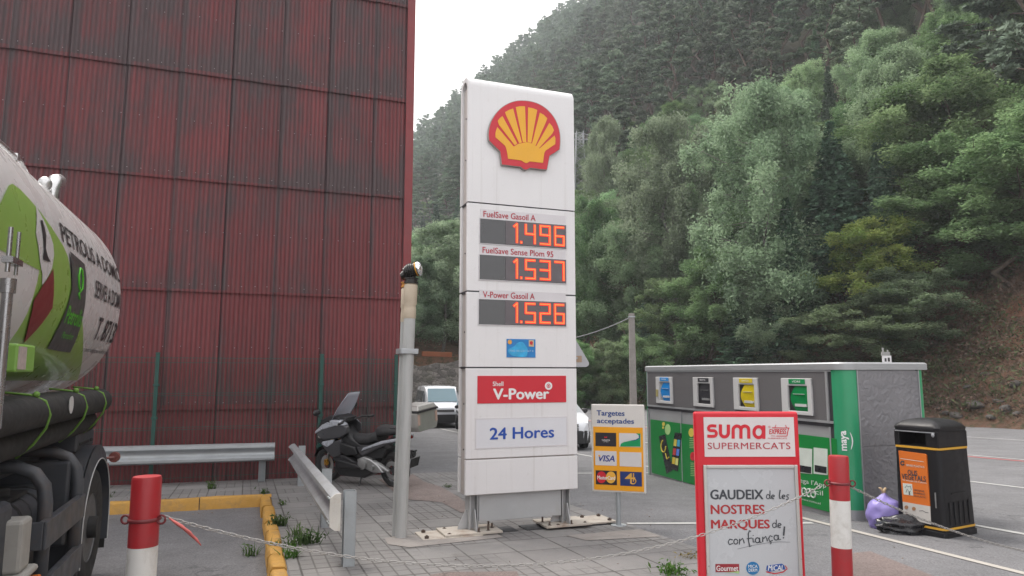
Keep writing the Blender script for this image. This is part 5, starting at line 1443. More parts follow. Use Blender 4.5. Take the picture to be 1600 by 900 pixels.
cx_ = at(1600, 843, 5.2); dd = (cx_ - (e2 + Vector((.08, 0, 0))))
far_ = e2 + Vector((.08, 0, 0)) + dd * 2.2 + Vector((0, 0, .28))
e3 = thing("chain_post", "red and white chain post at the far end of the short chain", "post", (far_.x + .07, far_.y, gz(far_.y)), 0, "red and white chain posts")
m = MB(); hh = far_.z - gz(far_.y)
m.lathe([(.06, 0), (.06, hh - .1)], n=24); m.build("white_band", M_PWH, e3, smooth=40)
m = MB(); m.lathe([(.06, hh - .1), (.06, hh + .17), (.055, hh + .18), (.001, hh + .18)], n=24); m.build("red_band", M_PRED2, e3, smooth=40)
chain(e2 + Vector((.08, -.005, 0)), far_, .21, "pale link chain hanging in front of the black litter bin")

# ================================================================== VENT PIPES
g0 = G(628, 843); VP = thing("vent_pipes", "pair of grey tank vent pipes with black louvred cowls and rusty bracket arm", "vent pipe", g0 + Vector((0, .08, 0)), A)
VP.rotation_euler = (0, R(1.3), A)
FV_ = Frame(VP.location, A)
M_VENT = pm("grey_painted_pipe", (.42, .425, .42), .5, 0, .08, 3, .5, (.2, .2, .2), 4, stretch=(6, 6, .5)); M_CREAMP = pm("cream_pvc", (.52, .44, .34), .5, 0, .1, 3, .4, (.35, .22, .12), 4)
M_LOUV = pm("black_louvre", (.02, .019, .018), .35, .2); M_CHROME = pm("chrome_cap", (.75, .76, .78), .12, 1.0, .03); M_RUSTY = pm("orange_rust", (.5, .22, .04), .6)
zt_ = FV_.hit(640, 498)[1]; zc_ = FV_.hit(640, 443)[1]; ztop = FV_.hit(640, 418)[1]
for x_, y_, dz, r_ in ((-.025, 0, 0, .063), (-.048, .14, -.03, .046)):
    m = MB(); m.cyl((x_, y_, -.02), (x_, y_, zt_ + dz), r_, None, 24)
    pp = m.build("pipe", M_VENT, VP, smooth=40)
    m = MB(); m.lathe([(r_ * 1.0, zt_ + dz), (r_ * 1.07, zt_ + dz + .01), (r_ * 1.07, zt_ + .1 + dz), (r_ * .98, zt_ + .14 + dz), (r_ * 1.16, zt_ + .17 + dz), (r_ * 1.16, zc_ + dz - .02), (r_ * .9, zc_ + dz)], (x_, y_, 0), n=24); m.build("pipe_head", M_CREAMP, pp, smooth=35)
    m = MB(); m.lathe([(r_ * 1.25, zc_ + dz), (r_ * 1.25, zc_ + dz + .018), (r_ * 1.1, zc_ + dz + .02), (r_ * 1.1, zc_ + dz + .045), (r_ * 1.3, zc_ + dz + .048), (r_ * 1.3, zc_ + dz + .06)], (x_, y_, 0), n=24); m.build("collar", M_LOUV if y_ == 0 else M_RUSTY, pp, smooth=35)
    c0 = Vector((x_, y_, zc_ + dz + .145)); ax = Vector((.86, -.42, .28)).normalized()
    m = MB(); Rr = r_ * 1.35
    for k in range(6):
        f = -.85 + .27 * k; rr2 = Rr * math.sqrt(max(.05, 1 - f * f * .8)); m.lathe([(rr2 * .75, -.006), (rr2, -.012), (rr2 * 1.02, .004), (rr2 * .78, .012)], c0 + ax * Rr * f, ax, 22)
    cw = m.build("cowl", M_LOUV, pp, smooth=35)
    m = MB()
    for k in range(2): rr2 = Rr * (.86 - .12 * k); m.lathe([(rr2 * .7, 0), (rr2 * 1.08, 0), (rr2 * 1.08, .010), (rr2 * .7, .010)], c0 + ax * Rr * (.62 + .2 * k), ax, 22)
    m.build("cowl_stripe", pm("amber_stripe", (.75, .36, .04), .35), cw, smooth=35)
    if y_ == 0:
        m = MB(); m.lathe([(Rr * .98, .0), (Rr * .95, .02), (Rr * .7, .045), (Rr * .3, .06), (.001, .063)], c0 + ax * Rr * .80, ax, 24); m.build("cowl_cap", M_CHROME, cw, smooth=True)
zk = FV_.hit(640, 549)[1]
m = MB(); m.bb(-.115, .07, -.078, -.066, zk - .028, zk + .028); m.bb(-.115, .07, .19, .202, zk - .028, zk + .028); m.bb(-.125, -.113, -.066, .19, zk - .028, zk + .028); m.bb(.05, .07, -.066, .19, zk - .028, zk + .028); m.build("clamp", M_GALV, VP, bevel=.003)
m = MB(); m.bb(.155, .50, .10, .14, zk - .045, zk + .01); m.build("bracket_arm", pm("rusty_brown_bar", (.20, .075, .04), .8, 0, .2, 5), VP, bevel=.004)

# ================================================================== TANK TRUCK
TU, TV = -1.24, 7.0                              # side of the truck, centre of its visible wheel (yard axes)
gx_, gy_ = W(TU, TV)
FT = Frame((gx_, gy_, gz(gy_) - BAY), R(90) + A)  # x runs along the truck towards the wall, y to its far side
FT = Frame((gx_, gy_, gz(gy_) - BAY), R(90) + A)
tk = thing("tank_truck", "green and white fuel tank truck parked beside the red building", "truck", FT.o, R(90) + A)
M_TANKW = pm("tank_white_paint", (.72, .72, .72), .28, 0, .03, 1.5, .12, (.38, .36, .33), 1.6, coat=.4)
M_TGREEN = pm("tank_light_green", (.27, .48, .085), .32, 0, .05, 2, .1, (.3, .36, .2), 3, coat=.3)
M_TGREY = pm("tank_dark_grey_decal", (.07, .075, .075), .4); M_TRED = pm("tank_dark_red_decal", (.20, .02, .022), .5); M_TBLACK = pm("tank_black_print", (.02, .02, .022), .5)
M_TLG = pm("tank_bright_green_print", (.10, .52, .03), .4)
# tank: squashed cylinder with a domed end; y<0 is the near side in this frame
gz0 = FT.o.z
ZC, HA, HB, NE = 2.19 - gz0, 1.20, 1.02, 2.3     # centre height above the ground of the truck, half width, half height
YC = 1.20
V1, LD, V0 = .95, .50, -6.0
def tscale(x):
    if x <= V1: return 1.0
    f = min(1, (x - V1) / LD); return max(0.0, 1 - f ** 2.6) ** (1 / 2.2)
def tsurf(x, th, off=0.0):
    s = tscale(x); c, q = math.cos(th), math.sin(th)
    return Vector((x, YC - (HA * s + off) * math.copysign(abs(c) ** (2 / NE), c), ZC + (HB * s + off) * math.copysign(abs(q) ** (2 / NE), q)))
m = MB(); rings = []
for x in [V0 - .3, V0] + [V0 + (V1 - V0) * k / 10 for k in range(1, 11)] + [V1 + LD * (1 - (1 - k / 22) ** 2) for k in range(1, 23)]:
    s = .8 if x < V0 else 1
    rings.append([(p.x, YC + (p.y - YC) * s, ZC + (p.z - ZC) * s) for p in [tsurf(min(x, V1 + LD - .0005), 2 * math.pi * k / 72) for k in range(72)]])
m.loft(rings); tank = m.build("tank", M_TANKW, tk, smooth=40)
def thit(px, py):                                # where the view ray meets the tank: (x along, angle)
    d = ray(px, py); e = FT.loc((0, 0, EYE)); dd = Vector((d.x * FT.c + d.y * FT.s, -d.x * FT.s + d.y * FT.c, d.z))
    t = 2.0; best = None
    while t < 11:
        p = e + dd * t; s = max(1e-4, tscale(p.x)); a = (YC - p.y) / (HA * s); q = (p.z - ZC) / (HB * s)
        f = abs(a) ** NE + abs(q) ** NE
        if p.x < V1 + LD and (best is None or f < best[0]): best = (f, p.x, a, q)
        if f <= 1 and p.x < V1 + LD - .002: best = (f, p.x, a, q); break
        t += .006
    f, x, a, q = best
    return x, math.atan2(math.copysign(abs(q) ** (NE / 2), q), math.copysign(abs(a) ** (NE / 2), a))
def decal(name, pix, mat, off, cuts=5):
    bm = bmesh.new(); vs_ = [bm.verts.new((*thit(*p), 0)) for p in pix]
    bm.faces.new(vs_); bmesh.ops.triangulate(bm, faces=bm.faces[:])
    for _ in range(cuts):
        bmesh.ops.subdivide_edges(bm, edges=[e for e in bm.edges if e.calc_length() > .09], cuts=1)
        bmesh.ops.triangulate(bm, faces=bm.faces[:])
    for v in bm.verts: v.co = tsurf(min(v.co.x, V1 + LD - .01), v.co.y, off)
    me = bpy.data.meshes.new(name); bm.to_mesh(me); bm.free(); me.materials.append(mat)
    return link(me, name, tank, smooth=True)
def dtext(s, x0, x1, t0, t1, mat, off, bold=.0, name="lettering", vertical=False):
    me = text_mesh(s, bold); bm = bmesh.new(); bm.from_mesh(me); bmesh.ops.triangulate(bm, faces=bm.faces[:])
    bmesh.ops.subdivide_edges(bm, edges=[e for e in bm.edges if e.calc_length() > .3], cuts=2); bm.to_mesh(me); bm.free()
    a, b_ = text_co(me)
    co = np.array([tsurf(min(x0 + p * (x1 - x0), V1 + LD - .01), t0 + q * (t1 - t0), off) for p, q in zip(a, b_)])
    me.vertices.foreach_set('co', co.ravel()); me.materials.clear(); me.materials.append(mat); me.name = name
    return link(me, name, tank)
def zK(x, y): return x / 2.5, 200 + y / 2.5
def zL(x, y): return 80 + x / 3.75, 330 + y / 3.75
decal("green_decal", [zK(*p) for p in [(-90, 640), (-60, 480), (-20, 330), (12, 262), (30, 226), (45, 218), (75, 240), (112, 278), (150, 322), (185, 370), (215, 415), (245, 462), (262, 500), (272, 560), (276, 620), (300, 680), (318, 740), (322, 790), (322, 860), (316, 925), (300, 985), (150, 985), (-40, 985), (-80, 800)]], M_TGREEN, .004)
decal("white_decal", [zK(*p) for p in [(-100, 560), (-50, 470), (10, 470), (80, 508), (148, 548), (128, 640), (100, 720), (60, 790), (25, 838), (-30, 860), (-90, 700)]], M_TANKW, .008)
decal("green_decal", [zK(*p) for p in [(-100, 555), (-60, 440), (-10, 462), (70, 505), (152, 550), (148, 556), (65, 514), (-10, 474), (-50, 482), (-85, 590)]], M_TGREEN, .011)
decal("white_decal", [zK(*p) for p in [(134, 306), (165, 360), (188, 412), (202, 455), (206, 495), (198, 545), (176, 590), (158, 614), (160, 570), (150, 520), (134, 410)]], M_TANKW, .008)
decal("red_decal", [zK(*p) for p in [(200, 548), (203, 600), (198, 700), (160, 755), (120, 800), (84, 836), (104, 760), (124, 668), (160, 612)]], M_TRED, .012)
decal("dark_mark", [zK(*p) for p in [(150, 360), (158, 362), (172, 420), (170, 470), (178, 500), (190, 524), (160, 514), (164, 470), (160, 420)]], M_TBLACK, .012)
gp = [zK(*p) for p in [(266, 482), (296, 508), (324, 532), (331, 590), (329, 650), (318, 735), (296, 810), (268, 874), (222, 868), (178, 858), (212, 790), (242, 730), (264, 668), (275, 620), (274, 560)]]
decal("dark_panel", gp, M_TGREY, .012)
pa = thit(*zL(160, 330)); pb_ = thit(*zL(152, 510))
# loop shaped company mark and words on the dark panel
def dstroke(name, pix, r, mat, off=.016):
    P = [thit(*p) for p in pix]; m = MB(); m.tube([tsurf(x, t, off) for x, t in P], r, 5); return m.build(name, mat, tank, smooth=True)
dstroke("loop_mark", [zL(*p) for p in [(152, 512), (148, 480), (158, 468), (148, 440), (148, 380), (156, 335), (166, 345), (172, 395), (170, 450), (158, 470)]], .008, M_TLG)
def tbox(l, t, bt, r):
    a = thit(*zL(l, t)); c = thit(*zL(l, bt)); e = thit(*zL(r, (t + bt) / 2 + 10))
    return a[0], e[0], c[1], a[1]
x0, x1, t0, t1 = tbox(92, 548, 660, 174); dtext("Petrolis", x0, x1, t0, t1, M_TLG, .016, .01)
x0, x1, t0, t1 = tbox(62, 700, 740, 118); dtext("Pernafort", x0, x1, t0, t1, M_TLG, .016)
x0, x1, t0, t1 = tbox(256, 400, 505, 404); dtext("SERVEI A DOMICILI", thit(*zL(256, 450))[0], V1 + LD * .62, t0, t1, M_TBLACK, .006, .012)
x0, x1, t0, t1 = tbox(262, 610, 755, 392); dtext("T. 871325", thit(*zL(262, 690))[0], V1 + LD * .60, t0, t1, M_TBLACK, .006, .012)
x0, x1, t0, t1 = tbox(206, 795, 830, 340); dtext("petrolispernafort.com", x0, V1 + LD * .5, t0, t1, M_TBLACK, .006)
a0 = thit(*zL(30, 70)); c0 = thit(*zL(232, 290)); 
q0, q1 = thit(*zL(40, 62)), thit(*zL(78, 190)); print("LINE", q0, q1, thit(*zL(380, 425)))
dtext("PETROLIS A DOMICILI", q0[0], V1 + LD * .60, q1[1], q0[1], M_TBLACK, .006, .01)
# walkway rails and valves on top
M_ALU = pm("aluminium", (.62, .62, .62), .3, .85, .08, 4, .2, (.3, .28, .25), 6); M_DKG = pm("dark_grey_chassis", (.046, .050, .060), .5, 0, .12, 3, .45, (.12, .105, .09), 4); M_BLKP = pm("black_rubber", (.018, .018, .019), .7, 0, .15, 6, .3, (.07, .06, .05), 4)
zt = ZC + HB
m = MB()
for yy in (YC - .42, YC + .42):
    m.tube([(V0 + .5, yy, zt - .02), (V0 + .5, yy, zt + .20), (V0 + .6, yy, zt + .20), (.35, yy, zt + .20), (.58, yy, zt + .14), (.72, yy, zt - .05)], .022, 10)
    m.tube([(V0 + .5, yy, zt + .10), (.48, yy, zt + .09)], .016, 8)
    for x in [V0 + .8 + .9 * k for k in range(7)]: m.cyl((x, yy, zt - .05), (x, yy, zt + .21), .018); m.box((x, yy, zt + .20), (.07, .05, .06))
m.bb(V0 + .4, -.05, YC - .40, YC - .34, zt - .06, zt + .02); m.bb(V0 + .4, -.05, YC + .34, YC + .40, zt - .06, zt + .02); m.bb(V0 + .4, -.1, YC - .34, YC + .34, zt - .03, zt - .015)
m.build("walkway_rail", M_ALU, tk, smooth=40)
m = MB(); vx, vy = .72, YC - .62; zv = tsurf(vx, R(62)).z - .03
m.tube([(vx - .12, vy, zv), (vx - .10, vy, zv + .16), (vx - .03, vy, zv + .27), (vx + .09, vy, zv + .30)], [.05, .055, .06, .065], 14)
m.build("vent_elbow", M_ALU, tk, smooth=40)
m = MB(); m.ell((vx - .24, vy + .03, zv + .18), (.06, .06, .07), 14, 9); m.cyl((vx - .24, vy + .03, zv - .03), (vx - .24, vy + .03, zv + .12), .03); m.cyl((vx + .06, vy + .03, zv - .1), (vx + .06, vy + .03, zv + .24), .028); m.cyl((vx + .0, vy - .02, zv - .1), (vx, vy - .02, zv + .1), .02); m.build("valve", M_ALU, tk, smooth=40)
# hose carrier tubes with green straps
for yy, zz, r_ in ((-.02, 1.575, .100), (.08, 1.40, .095), (.18, 1.575, .095)):
    m = MB(); m.lathe([(r_, V0 + .2), (r_, .06), (r_ * 1.03, .07), (r_ * 1.03, .12), (r_ * .8, .16), (.03, .18)], (0, yy, zz), (1, 0, 0), 22); m.build("hose_tube", M_BLKP, tk, smooth=40)
m = MB(); m.ell((.20, .04, 1.56), (.10, .12, .10), 12, 8); m.build("hose_cover", pm("black_cover", (.012, .012, .012), .8, bump=.6, bs=12), tk, smooth=True)
M_STRAP = pm("lime_strap", (.15, .30, .05), .6)
for x in (-3.0, -2.0, -.95, -.2):
    m = MB(); m.tube([(x - .02, .12, 1.70), (x, -.02, 1.683), (x + .01, -.10, 1.645), (x + .03, -.124, 1.56), (x + .06, -.10, 1.48), (x + .10, -.03, 1.38), (x + .12, .06, 1.30)], .008, 6); m.ell((x, -.05, 1.685), (.025, .02, .02), 8, 6); m.build("strap", M_STRAP, tk, smooth=True)
m = MB(); m.lathe([(.055, 0), (.06, .006)], (-1.45, -.122, 1.60), (0, -1, 0), 18); m.build("round_sticker", M_TANKW, tk)
# chassis, rear box with light
m = MB(); m.bb(V0, .55, .72, .84, .85, 1.12); m.bb(V0, .55, 1.56, 1.68, .85, 1.12); m.bb(V0 + .4, .5, .30, 2.1, 1.10, 1.22)
for k in range(6): m.bb(V0 + .8 + k, V0 + 1.0 + k, .4, 2.0, 1.18, 1.38)
m.build("chassis", M_DKG, tk)
m = MB(); m.bb(-.30, .36, .04, .40, 1.17, 1.32); rb = m.build("equipment_box", M_DKG, tk, bevel=.02)
m = MB(); m.lathe([(.06, 0), (.06, .012), (.045, .018), (.001, .018)], (.36, .18, 1.245), (1, 0, 0), 18); m.bb(-.25, .1, .03, .04, 1.22, 1.24); m.ell((.2, .032, 1.23), (.02, .012, .014)); m.build("box_fittings", M_BLKP, rb, smooth=40)
# mudguard and wheel
m = MB(); Rm = .66
def arcpts(r, zs): return [(-r, .30)] + [(r * math.cos(a_), .52 + r * zs * math.sin(a_)) for a_ in [R(172 - 8.2 * k) for k in range(22)]] + [(r * .99, .30)]
ao, ai = arcpts(.68, 1.0), arcpts(.575, .98)
n_ = len(ao)
m.loft([[(x, y, z) for x, z in ao] + [(x * .985, y, z - .015) for x, z in reversed(ao)] for y in (-.05, .0, .30, .56)])
m.add([(x, -.06 + .02 * 0, z) for x, z in ao] + [(x, -.085, z) for x, z in ai], [(i, i + 1, n_ + i + 1, n_ + i) for i in range(n_ - 1)])
m.add([(x, -.085, z) for x, z in ai] + [(x, .02, z) for x, z in ai], [(i, i + 1, n_ + i + 1, n_ + i) for i in range(n_ - 1)])
mg = m.build("mudguard", M_DKG, tk, smooth=40)
m = MB(); m.tube([(x, -.087, z) for x, z in ai], .005, 5); m.build("mudguard_edge", pm("pale_edge_trim", (.5, .5, .5), .5), mg)
m = MB(); m.bb(-Rm * 1.3, -Rm * 1.04, -.03, .5, .55, 1.16); m.build("mudguard_panel", M_DKG, tk, bevel=.02)
m = MB(); m.bb(.665, .68, -.05, .52, .20, .75); m.build("mud_flap", M_BLKP, tk)
for x in (0.0, -5.2):
    for y in (-.06,):
        pr_ = [(.28, .02), (.40, .0), (.47, .015), (.50, .05), (.515, .09), (.515, .23), (.50, .27), (.46, .295), (.28, .29)]
        m = MB(); m.lathe([(r, h) for r, h in pr_], (x, y, .515), (0, 1, 0), 48, False)
        wh = m.build("wheel", M_BLKP, tk, smooth=40)
        m = MB(); m.lathe([(.30, .03), (.285, .02), (.27, .06), (.20, .13), (.17, .10), (.12, .05), (.001, .05)], (x, y, .515), (0, 1, 0), 36); m.build("rim", pm("grey_rim", (.14, .14, .145), .55, .3, .2, 6, .5, (.08, .07, .06), 6), wh, smooth=35)
        m = MB()
        for k in range(10): a = k * .6283; m.cyl((x + .19 * math.cos(a), y + .05, .515 + .19 * math.sin(a)), (x + .19 * math.cos(a), y + .13, .515 + .19 * math.sin(a)), .018, None, 6)
        m.build("wheel_nuts", M_ALU, wh)
        m = MB(); m.lathe([(r, h) for r, h in pr_], (x, y + .36, .515), (0, 1, 0), 40, False); m.lathe([(r, h) for r, h in pr_], (x, 2.10, .515), (0, 1, 0), 40, False); m.lathe([(.09, -.3), (.09, 2.3)], (x, .2, .515), (0, 1, 0), 16); m.build("wheel", M_BLKP, tk, smooth=40)
# side marker lamps
m = MB(); m.lathe([(.045, 0), (.05, .02), (.05, .04), (.001, .05)], (.66, -.085, 1.02), (1, 0, 0), 16); m.cyl((.62, .0, 1.02), (.66, -.085, 1.02), .012); m.build("marker_lamp", pm("smoked_red_lamp", (.20, .07, .06), .3), tk, smooth=40)
m = MB(); m.bb(.60, .64, -.05, -.02, .86, .97); m.build("marker_lamp", pm("red_reflector", (.25, .03, .02), .3), tk)
M_AMBER = pm("amber_lamp", (.62, .16, .02), .3)
for x, z in ((-.72, .985), (-.66, .42)):
    m = MB(); m.bb(x - .03, x + .03, -.085, -.05, z - .05, z + .04); m.build("marker_lamp", M_AMBER, tk, bevel=.008)
# ribbed fuel tank, hoops and side guard rails
m = MB(); rings = []
def rsec(x, e=0.0):
    r, o_ = .14, []
    for cy, cz, a0 in ((.04 + r, 1.02 - r, 90), (.04 + r, .42 + r, 180), (.62 - r, .42 + r, 270), (.62 - r, 1.02 - r, 0)):
        for k in range(6):
            a = R(a0 + 18 * k); o_.append((x, cy + (r + e) * math.cos(a), cz + (r + e) * math.sin(a)))
    return o_
m.loft([rsec(-2.15, -.03), rsec(-2.12), rsec(-.95), rsec(-.92, -.03)]); ft = m.build("fuel_tank", M_DKG, tk, smooth=40)
for x in (-1.95, -1.72, -1.5, -1.3, -1.12):
    m = MB(); m.loft([rsec(x - .015, .0), rsec(x - .012, .008), rsec(x + .012, .008), rsec(x + .015, .0)]); m.build("tank_band", M_BLKP if x != -1.5 else M_DKG, ft, smooth=40)
m = MB(); m.bb(-2.0, -1.4, .1, .5, 1.02, 1.045); m.lathe([(.06, 0), (.06, .05), (.05, .06), (.001, .06)], (-1.62, .2, 1.03), (0, 0, 1), 16); m.build("tank_cap", M_BLKP, ft, smooth=40)
M_HOOP = pm("worn_grey_hoop", (.075, .08, .092), .45, .1, .12, 3, .55, (.17, .11, .07), 4)
for x in (-1.68, -.78):
    m = MB(); m.tube([(x, .75, 1.235), (x, .25, 1.235), (x, .10, 1.225), (x, -.0, 1.18), (x, -.055, 1.10), (x, -.07, 1.0), (x, -.07, .25)], .042, 14); m.build("guard_hoop", M_HOOP, tk, smooth=True)
for z in (.82, .45):
    m = MB(); m.bb(-1.84, -.74, -.125, -.105, z - .085, z + .085); m.bb(-1.84, -1.825, -.105, .08, z - .085, z + .085); m.bb(-1.84, -.74, -.106, -.075, z + .07, z + .085); m.build("guard_rail", M_HOOP, tk, bevel=.006)
# battery box / grey cabinet with lamp, chrome riser and green meter box at the frame's edge
m = MB(); m.bb(-3.05, -2.30, -.06, .5, .50, 1.12); bb_ = m.build("battery_box", M_DKG, tk, bevel=.04)
m = MB(); m.bb(-2.42, -2.24, -.14, .15, .74, 1.02); m.bb(-2.46, -2.16, -.17, .1, .70, .74); m.bb(-2.40, -2.2, -.13, .05, .62, .70); m.build("valve_cabinet", pm("grimy_pale_grey", (.34, .33, .31), .6, 0, .1, 4, .6, (.2, .18, .15), 4), tk, bevel=.02)
m = MB(); m.bb(-2.28, -2.18, -.19, -.12, .60, .68); m.build("marker_lamp", M_AMBER, tk, bevel=.01)
FX = lambda px, py, y0: FT.hit(px, py, y0)
p0 = FX(-1, 600, -.13); m = MB(); m.cyl((p0[0], -.13, 1.55), (p0[0], -.13, 2.22), .024, None, 16); m.cyl((p0[0], -.13, 2.2), (p0[0], -.13, 2.27), .034, None, 16); m.cyl((p0[0] - .03, -.13, 2.3), (p0[0] - .03, -.13, 2.52), .011); m.cyl((p0[0] + .10, -.13, 2.3), (p0[0] + .10, -.13, 2.52), .009); m.box((p0[0] + .03, -.13, 2.36), (.16, .05, .03)); m.build("riser_pipe", pm("chrome_riser", (.33, .33, .34), .25, .9), tk, smooth=40)
p1 = FX(38, 560, -.10); m = MB(); m.bb(p1[0] - .16, p1[0] + .16, -.11, .02, p1[1] - gz0 * 0 - .075, p1[1] + .075)
gb = m.build("green_box", pm("lime_green_box", (.22, .42, .08), .45, 0, .05), tk, bevel=.012)
m = MB(); m.bb(p1[0] - .15, p1[0] - .02, -.115, -.108, p1[1] - .06, p1[1] + .06); m.build("box_label", pm("grey_pink_label", (.45, .38, .36), .6, 0, .2, 30), gb)

# ================================================================== MOTOR SCOOTER
mr = Vector((-1.90, 11.75)); mf = Vector((-3.1, 12.5)); md = (mf - mr).normalized()
MZ = gz(12.1); MR_ = math.atan2(md.y, md.x)
ms = thing("motor_scooter", "grey and black maxi scooter with tall windscreen and aluminium top box", "motorcycle", (mr.x, mr.y, MZ), MR_)
ms.rotation_euler = (R(-7), 0, MR_)
ms.scale = (1.0, 1.0, 1.0)
M_SILV = pm("scooter_silver", (.46, .48, .53), .3, .25, .05, 4, coat=.4); M_GRAPH = pm("scooter_graphite", (.085, .085, .092), .35, .4, .06, 4, coat=.3); M_SBLK = pm("scooter_black", (.02, .02, .022), .45, 0, .1, 6); M_TYRE = pm("tyre", (.022, .022, .023), .8, 0, .1, 10); M_SEAT = pm("scooter_seat", (.03, .03, .032), .6, 0, .08, 10, bump=.1); M_ENG = pm("engine_silver", (.40, .40, .40), .4, .7, .1, 5); M_GOLDF = pm("gold_fork", (.62, .32, .05), .3, .8); M_ALUB = pm("brushed_top_box", (.40, .39, .37), .4, .6, .06, 4, stretch=(1, 6, 1)); M_RACK = M_SBLK
WB = 1.50
def mwheel(x, r, wd):
    m = MB(); pr_ = [(r - .10, -wd * .42), (r - .05, -wd * .5), (r - .012, -wd * .32), (r, 0), (r - .012, wd * .32), (r - .05, wd * .5), (r - .10, wd * .42)]
    m.lathe(pr_ + [pr_[0]], (x, 0, r), (0, 1, 0), 40, False); wh = m.build("wheel", M_TYRE, ms, smooth=40)
    m = MB(); m.lathe([(r - .10, -.04), (r - .085, -.035), (r - .085, .035), (r - .10, .04), (r - .115, .03), (r - .115, -.03), (r - .10, -.04)], (x, 0, r), (0, 1, 0), 40, False)
    for k in range(5):
        a = k * 1.2566; m.tube([(x + .05 * math.cos(a + .2), 0, r + .05 * math.sin(a + .2)), (x + (r - .1) * math.cos(a), 0, r + (r - .1) * math.sin(a))], [.022, .014], 6)
    m.lathe([(.05, -.05), (.05, .05)], (x, 0, r), (0, 1, 0), 14); m.build("rim", M_GRAPH, wh, smooth=40)
    m = MB(); m.lathe([(.13, .06), (.15, .06), (.15, .064), (.08, .064), (.08, .06), (.13, .06)], (x, 0, r), (0, 1, 0), 30, False); m.build("brake_disc", M_ENG, wh)
mwheel(0, .295, .15); mwheel(WB, .305, .12)
def side(poly, y0, y1, mat, name, bevel=.02, sm=True):
    """a panel with an outline in x,z between two widths"""
    m = MB(); m.prism(poly, lambda a, b_, d: Vector((a, d, b_)), y0, y1); return m.build(name, mat, ms, smooth=40, bevel=bevel, seg=3)
# under-body and footboards
side([(.30, .26), (.55, .15), (1.12, .15), (1.22, .26), (1.20, .52), (.95, .50), (.72, .40), (.48, .45), (.30, .5)], -.17, .17, M_SBLK, "belly_fairing", .03)
side([(.50, .33), (1.05, .30), (1.16, .46), (1.02, .44), (.60, .38)], -.25, .25, M_SBLK, "footboard", .015)
# main body spine
side([(.12, .50), (.42, .46), (.72, .46), (.95, .55), (1.10, .80), (1.18, 1.0), (1.02, .98), (.82, .80), (.62, .70), (.30, .72), (.05, .66)], -.13, .13, M_SBLK, "body_core", .03)
for s in (1, -1):
    y0, y1 = (.13, .185) if s > 0 else (-.185, -.13)
    side([(-.30, .80), (-.02, .74), (.30, .62), (.54, .52), (.60, .56), (.66, .66), (.40, .70), (.10, .80), (-.26, .86)], y0, y1, M_GRAPH, "tail_panel", .018)
    side([(-.28, .815), (.05, .755), (.40, .655), (.56, .60), (.50, .66), (.10, .79), (-.26, .86)], y0 + (.02 if s > 0 else -.02), y1 + (.012 if s > 0 else -.012), M_SILV, "tail_stripe", .01)
    side([(.66, .54), (.92, .50), (1.05, .56), (1.10, .74), (.92, .70), (.70, .66)], y0, y1, M_SBLK, "mid_panel", .018)
    # front fairing flank: silver upper, graphite and black lower
    side([(.84, .88), (1.02, .80), (1.42, .74), (1.56, .82), (1.60, .88), (1.45, .97), (1.22, 1.06), (.96, 1.06), (.84, 1.00)], y0 * .9, y1 * 1.12, M_GRAPH, "front_fairing", .025)
    side([(.88, 1.02), (1.08, 1.01), (1.40, .93), (1.60, .85), (1.58, .90), (1.40, 1.02), (1.18, 1.10), (.98, 1.10)], y0 * .8, y1 * 1.22, M_SILV, "fairing_stripe", .015)
    side([(1.00, .78), (1.30, .70), (1.50, .70), (1.44, .60), (1.22, .44), (1.05, .50)], y0, y1, M_GRAPH, "lower_fairing", .02)
    side([(1.16, .77), (1.44, .72), (1.48, .68), (1.34, .63), (1.2, .70)], y0 + .03 * s, y1 + .012 * s, M_SILV, "lower_stripe", .008)
    # head lamp and indicator
    m = MB(); m.ell((1.56, s * .10, .80), (.11, .06, .045), 14, 8, (0, R(25), s * R(-28))); m.build("headlight", pm("lamp_glass", (.72, .70, .68), .1, 0, .05), ms, smooth=True)
    # fork leg
    m = MB(); m.cyl((WB + .02, s * .085, .30), (WB - .13, s * .085, .62), .021, None, 12); m.build("fork_slider", pm("polished_fork", (.6, .6, .6), .2, .9), ms, smooth=40)
    m = MB(); m.cyl((WB - .12, s * .085, .60), (WB - .20, s * .085, .78), .027, None, 12); m.box((WB - .02, s * .1, .34), (.07, .04, .1)); m.build("fork_tube", M_GOLDF, ms, smooth=40)
    # mirror on its stalk, grip and hand guard
    m = MB(); m.tube([(1.20, s * .20, 1.06), (1.26, s * .34, 1.12), (1.27, s * .42, 1.22)], .010, 6); m.ell((1.27, s * .44, 1.26), (.03, .085, .055), 12, 8, (0, 0, 0)); m.build("mirror", M_SBLK, ms, smooth=True)
    m = MB(); m.tube([(.90, s * .05, 1.08), (.87, s * .20, 1.11), (.80, s * .37, 1.09)], .017, 8); m.tube([(.82, s * .30, 1.09), (.79, s * .42, 1.085)], .022, 8); m.build("grip", M_SBLK, ms, smooth=True)
    m = MB(); m.tube([(.88, s * .22, 1.09), (.91, s * .30, 1.075), (.85, s * .41, 1.06)], .010, 6); m.build("brake_lever", M_ENG, ms, smooth=True)
    # passenger peg plate
side([(1.30, .70), (1.62, .88), (1.70, .80), (1.68, .68), (1.52, .60), (1.36, .56)], -.11, .11, M_SBLK, "front_nose", .03)
side([(1.10, 1.0), (1.32, 1.02), (1.60, .90), (1.66, .86), (1.50, 1.08), (1.30, 1.16), (1.05, 1.12)], -.14, .14, M_SBLK, "cowl", .03)
m = MB(); m.box((1.02, 0, 1.11), (.2, .26, .09), (0, R(-12), 0)); m.build("instrument_panel", M_SBLK, ms, bevel=.02)
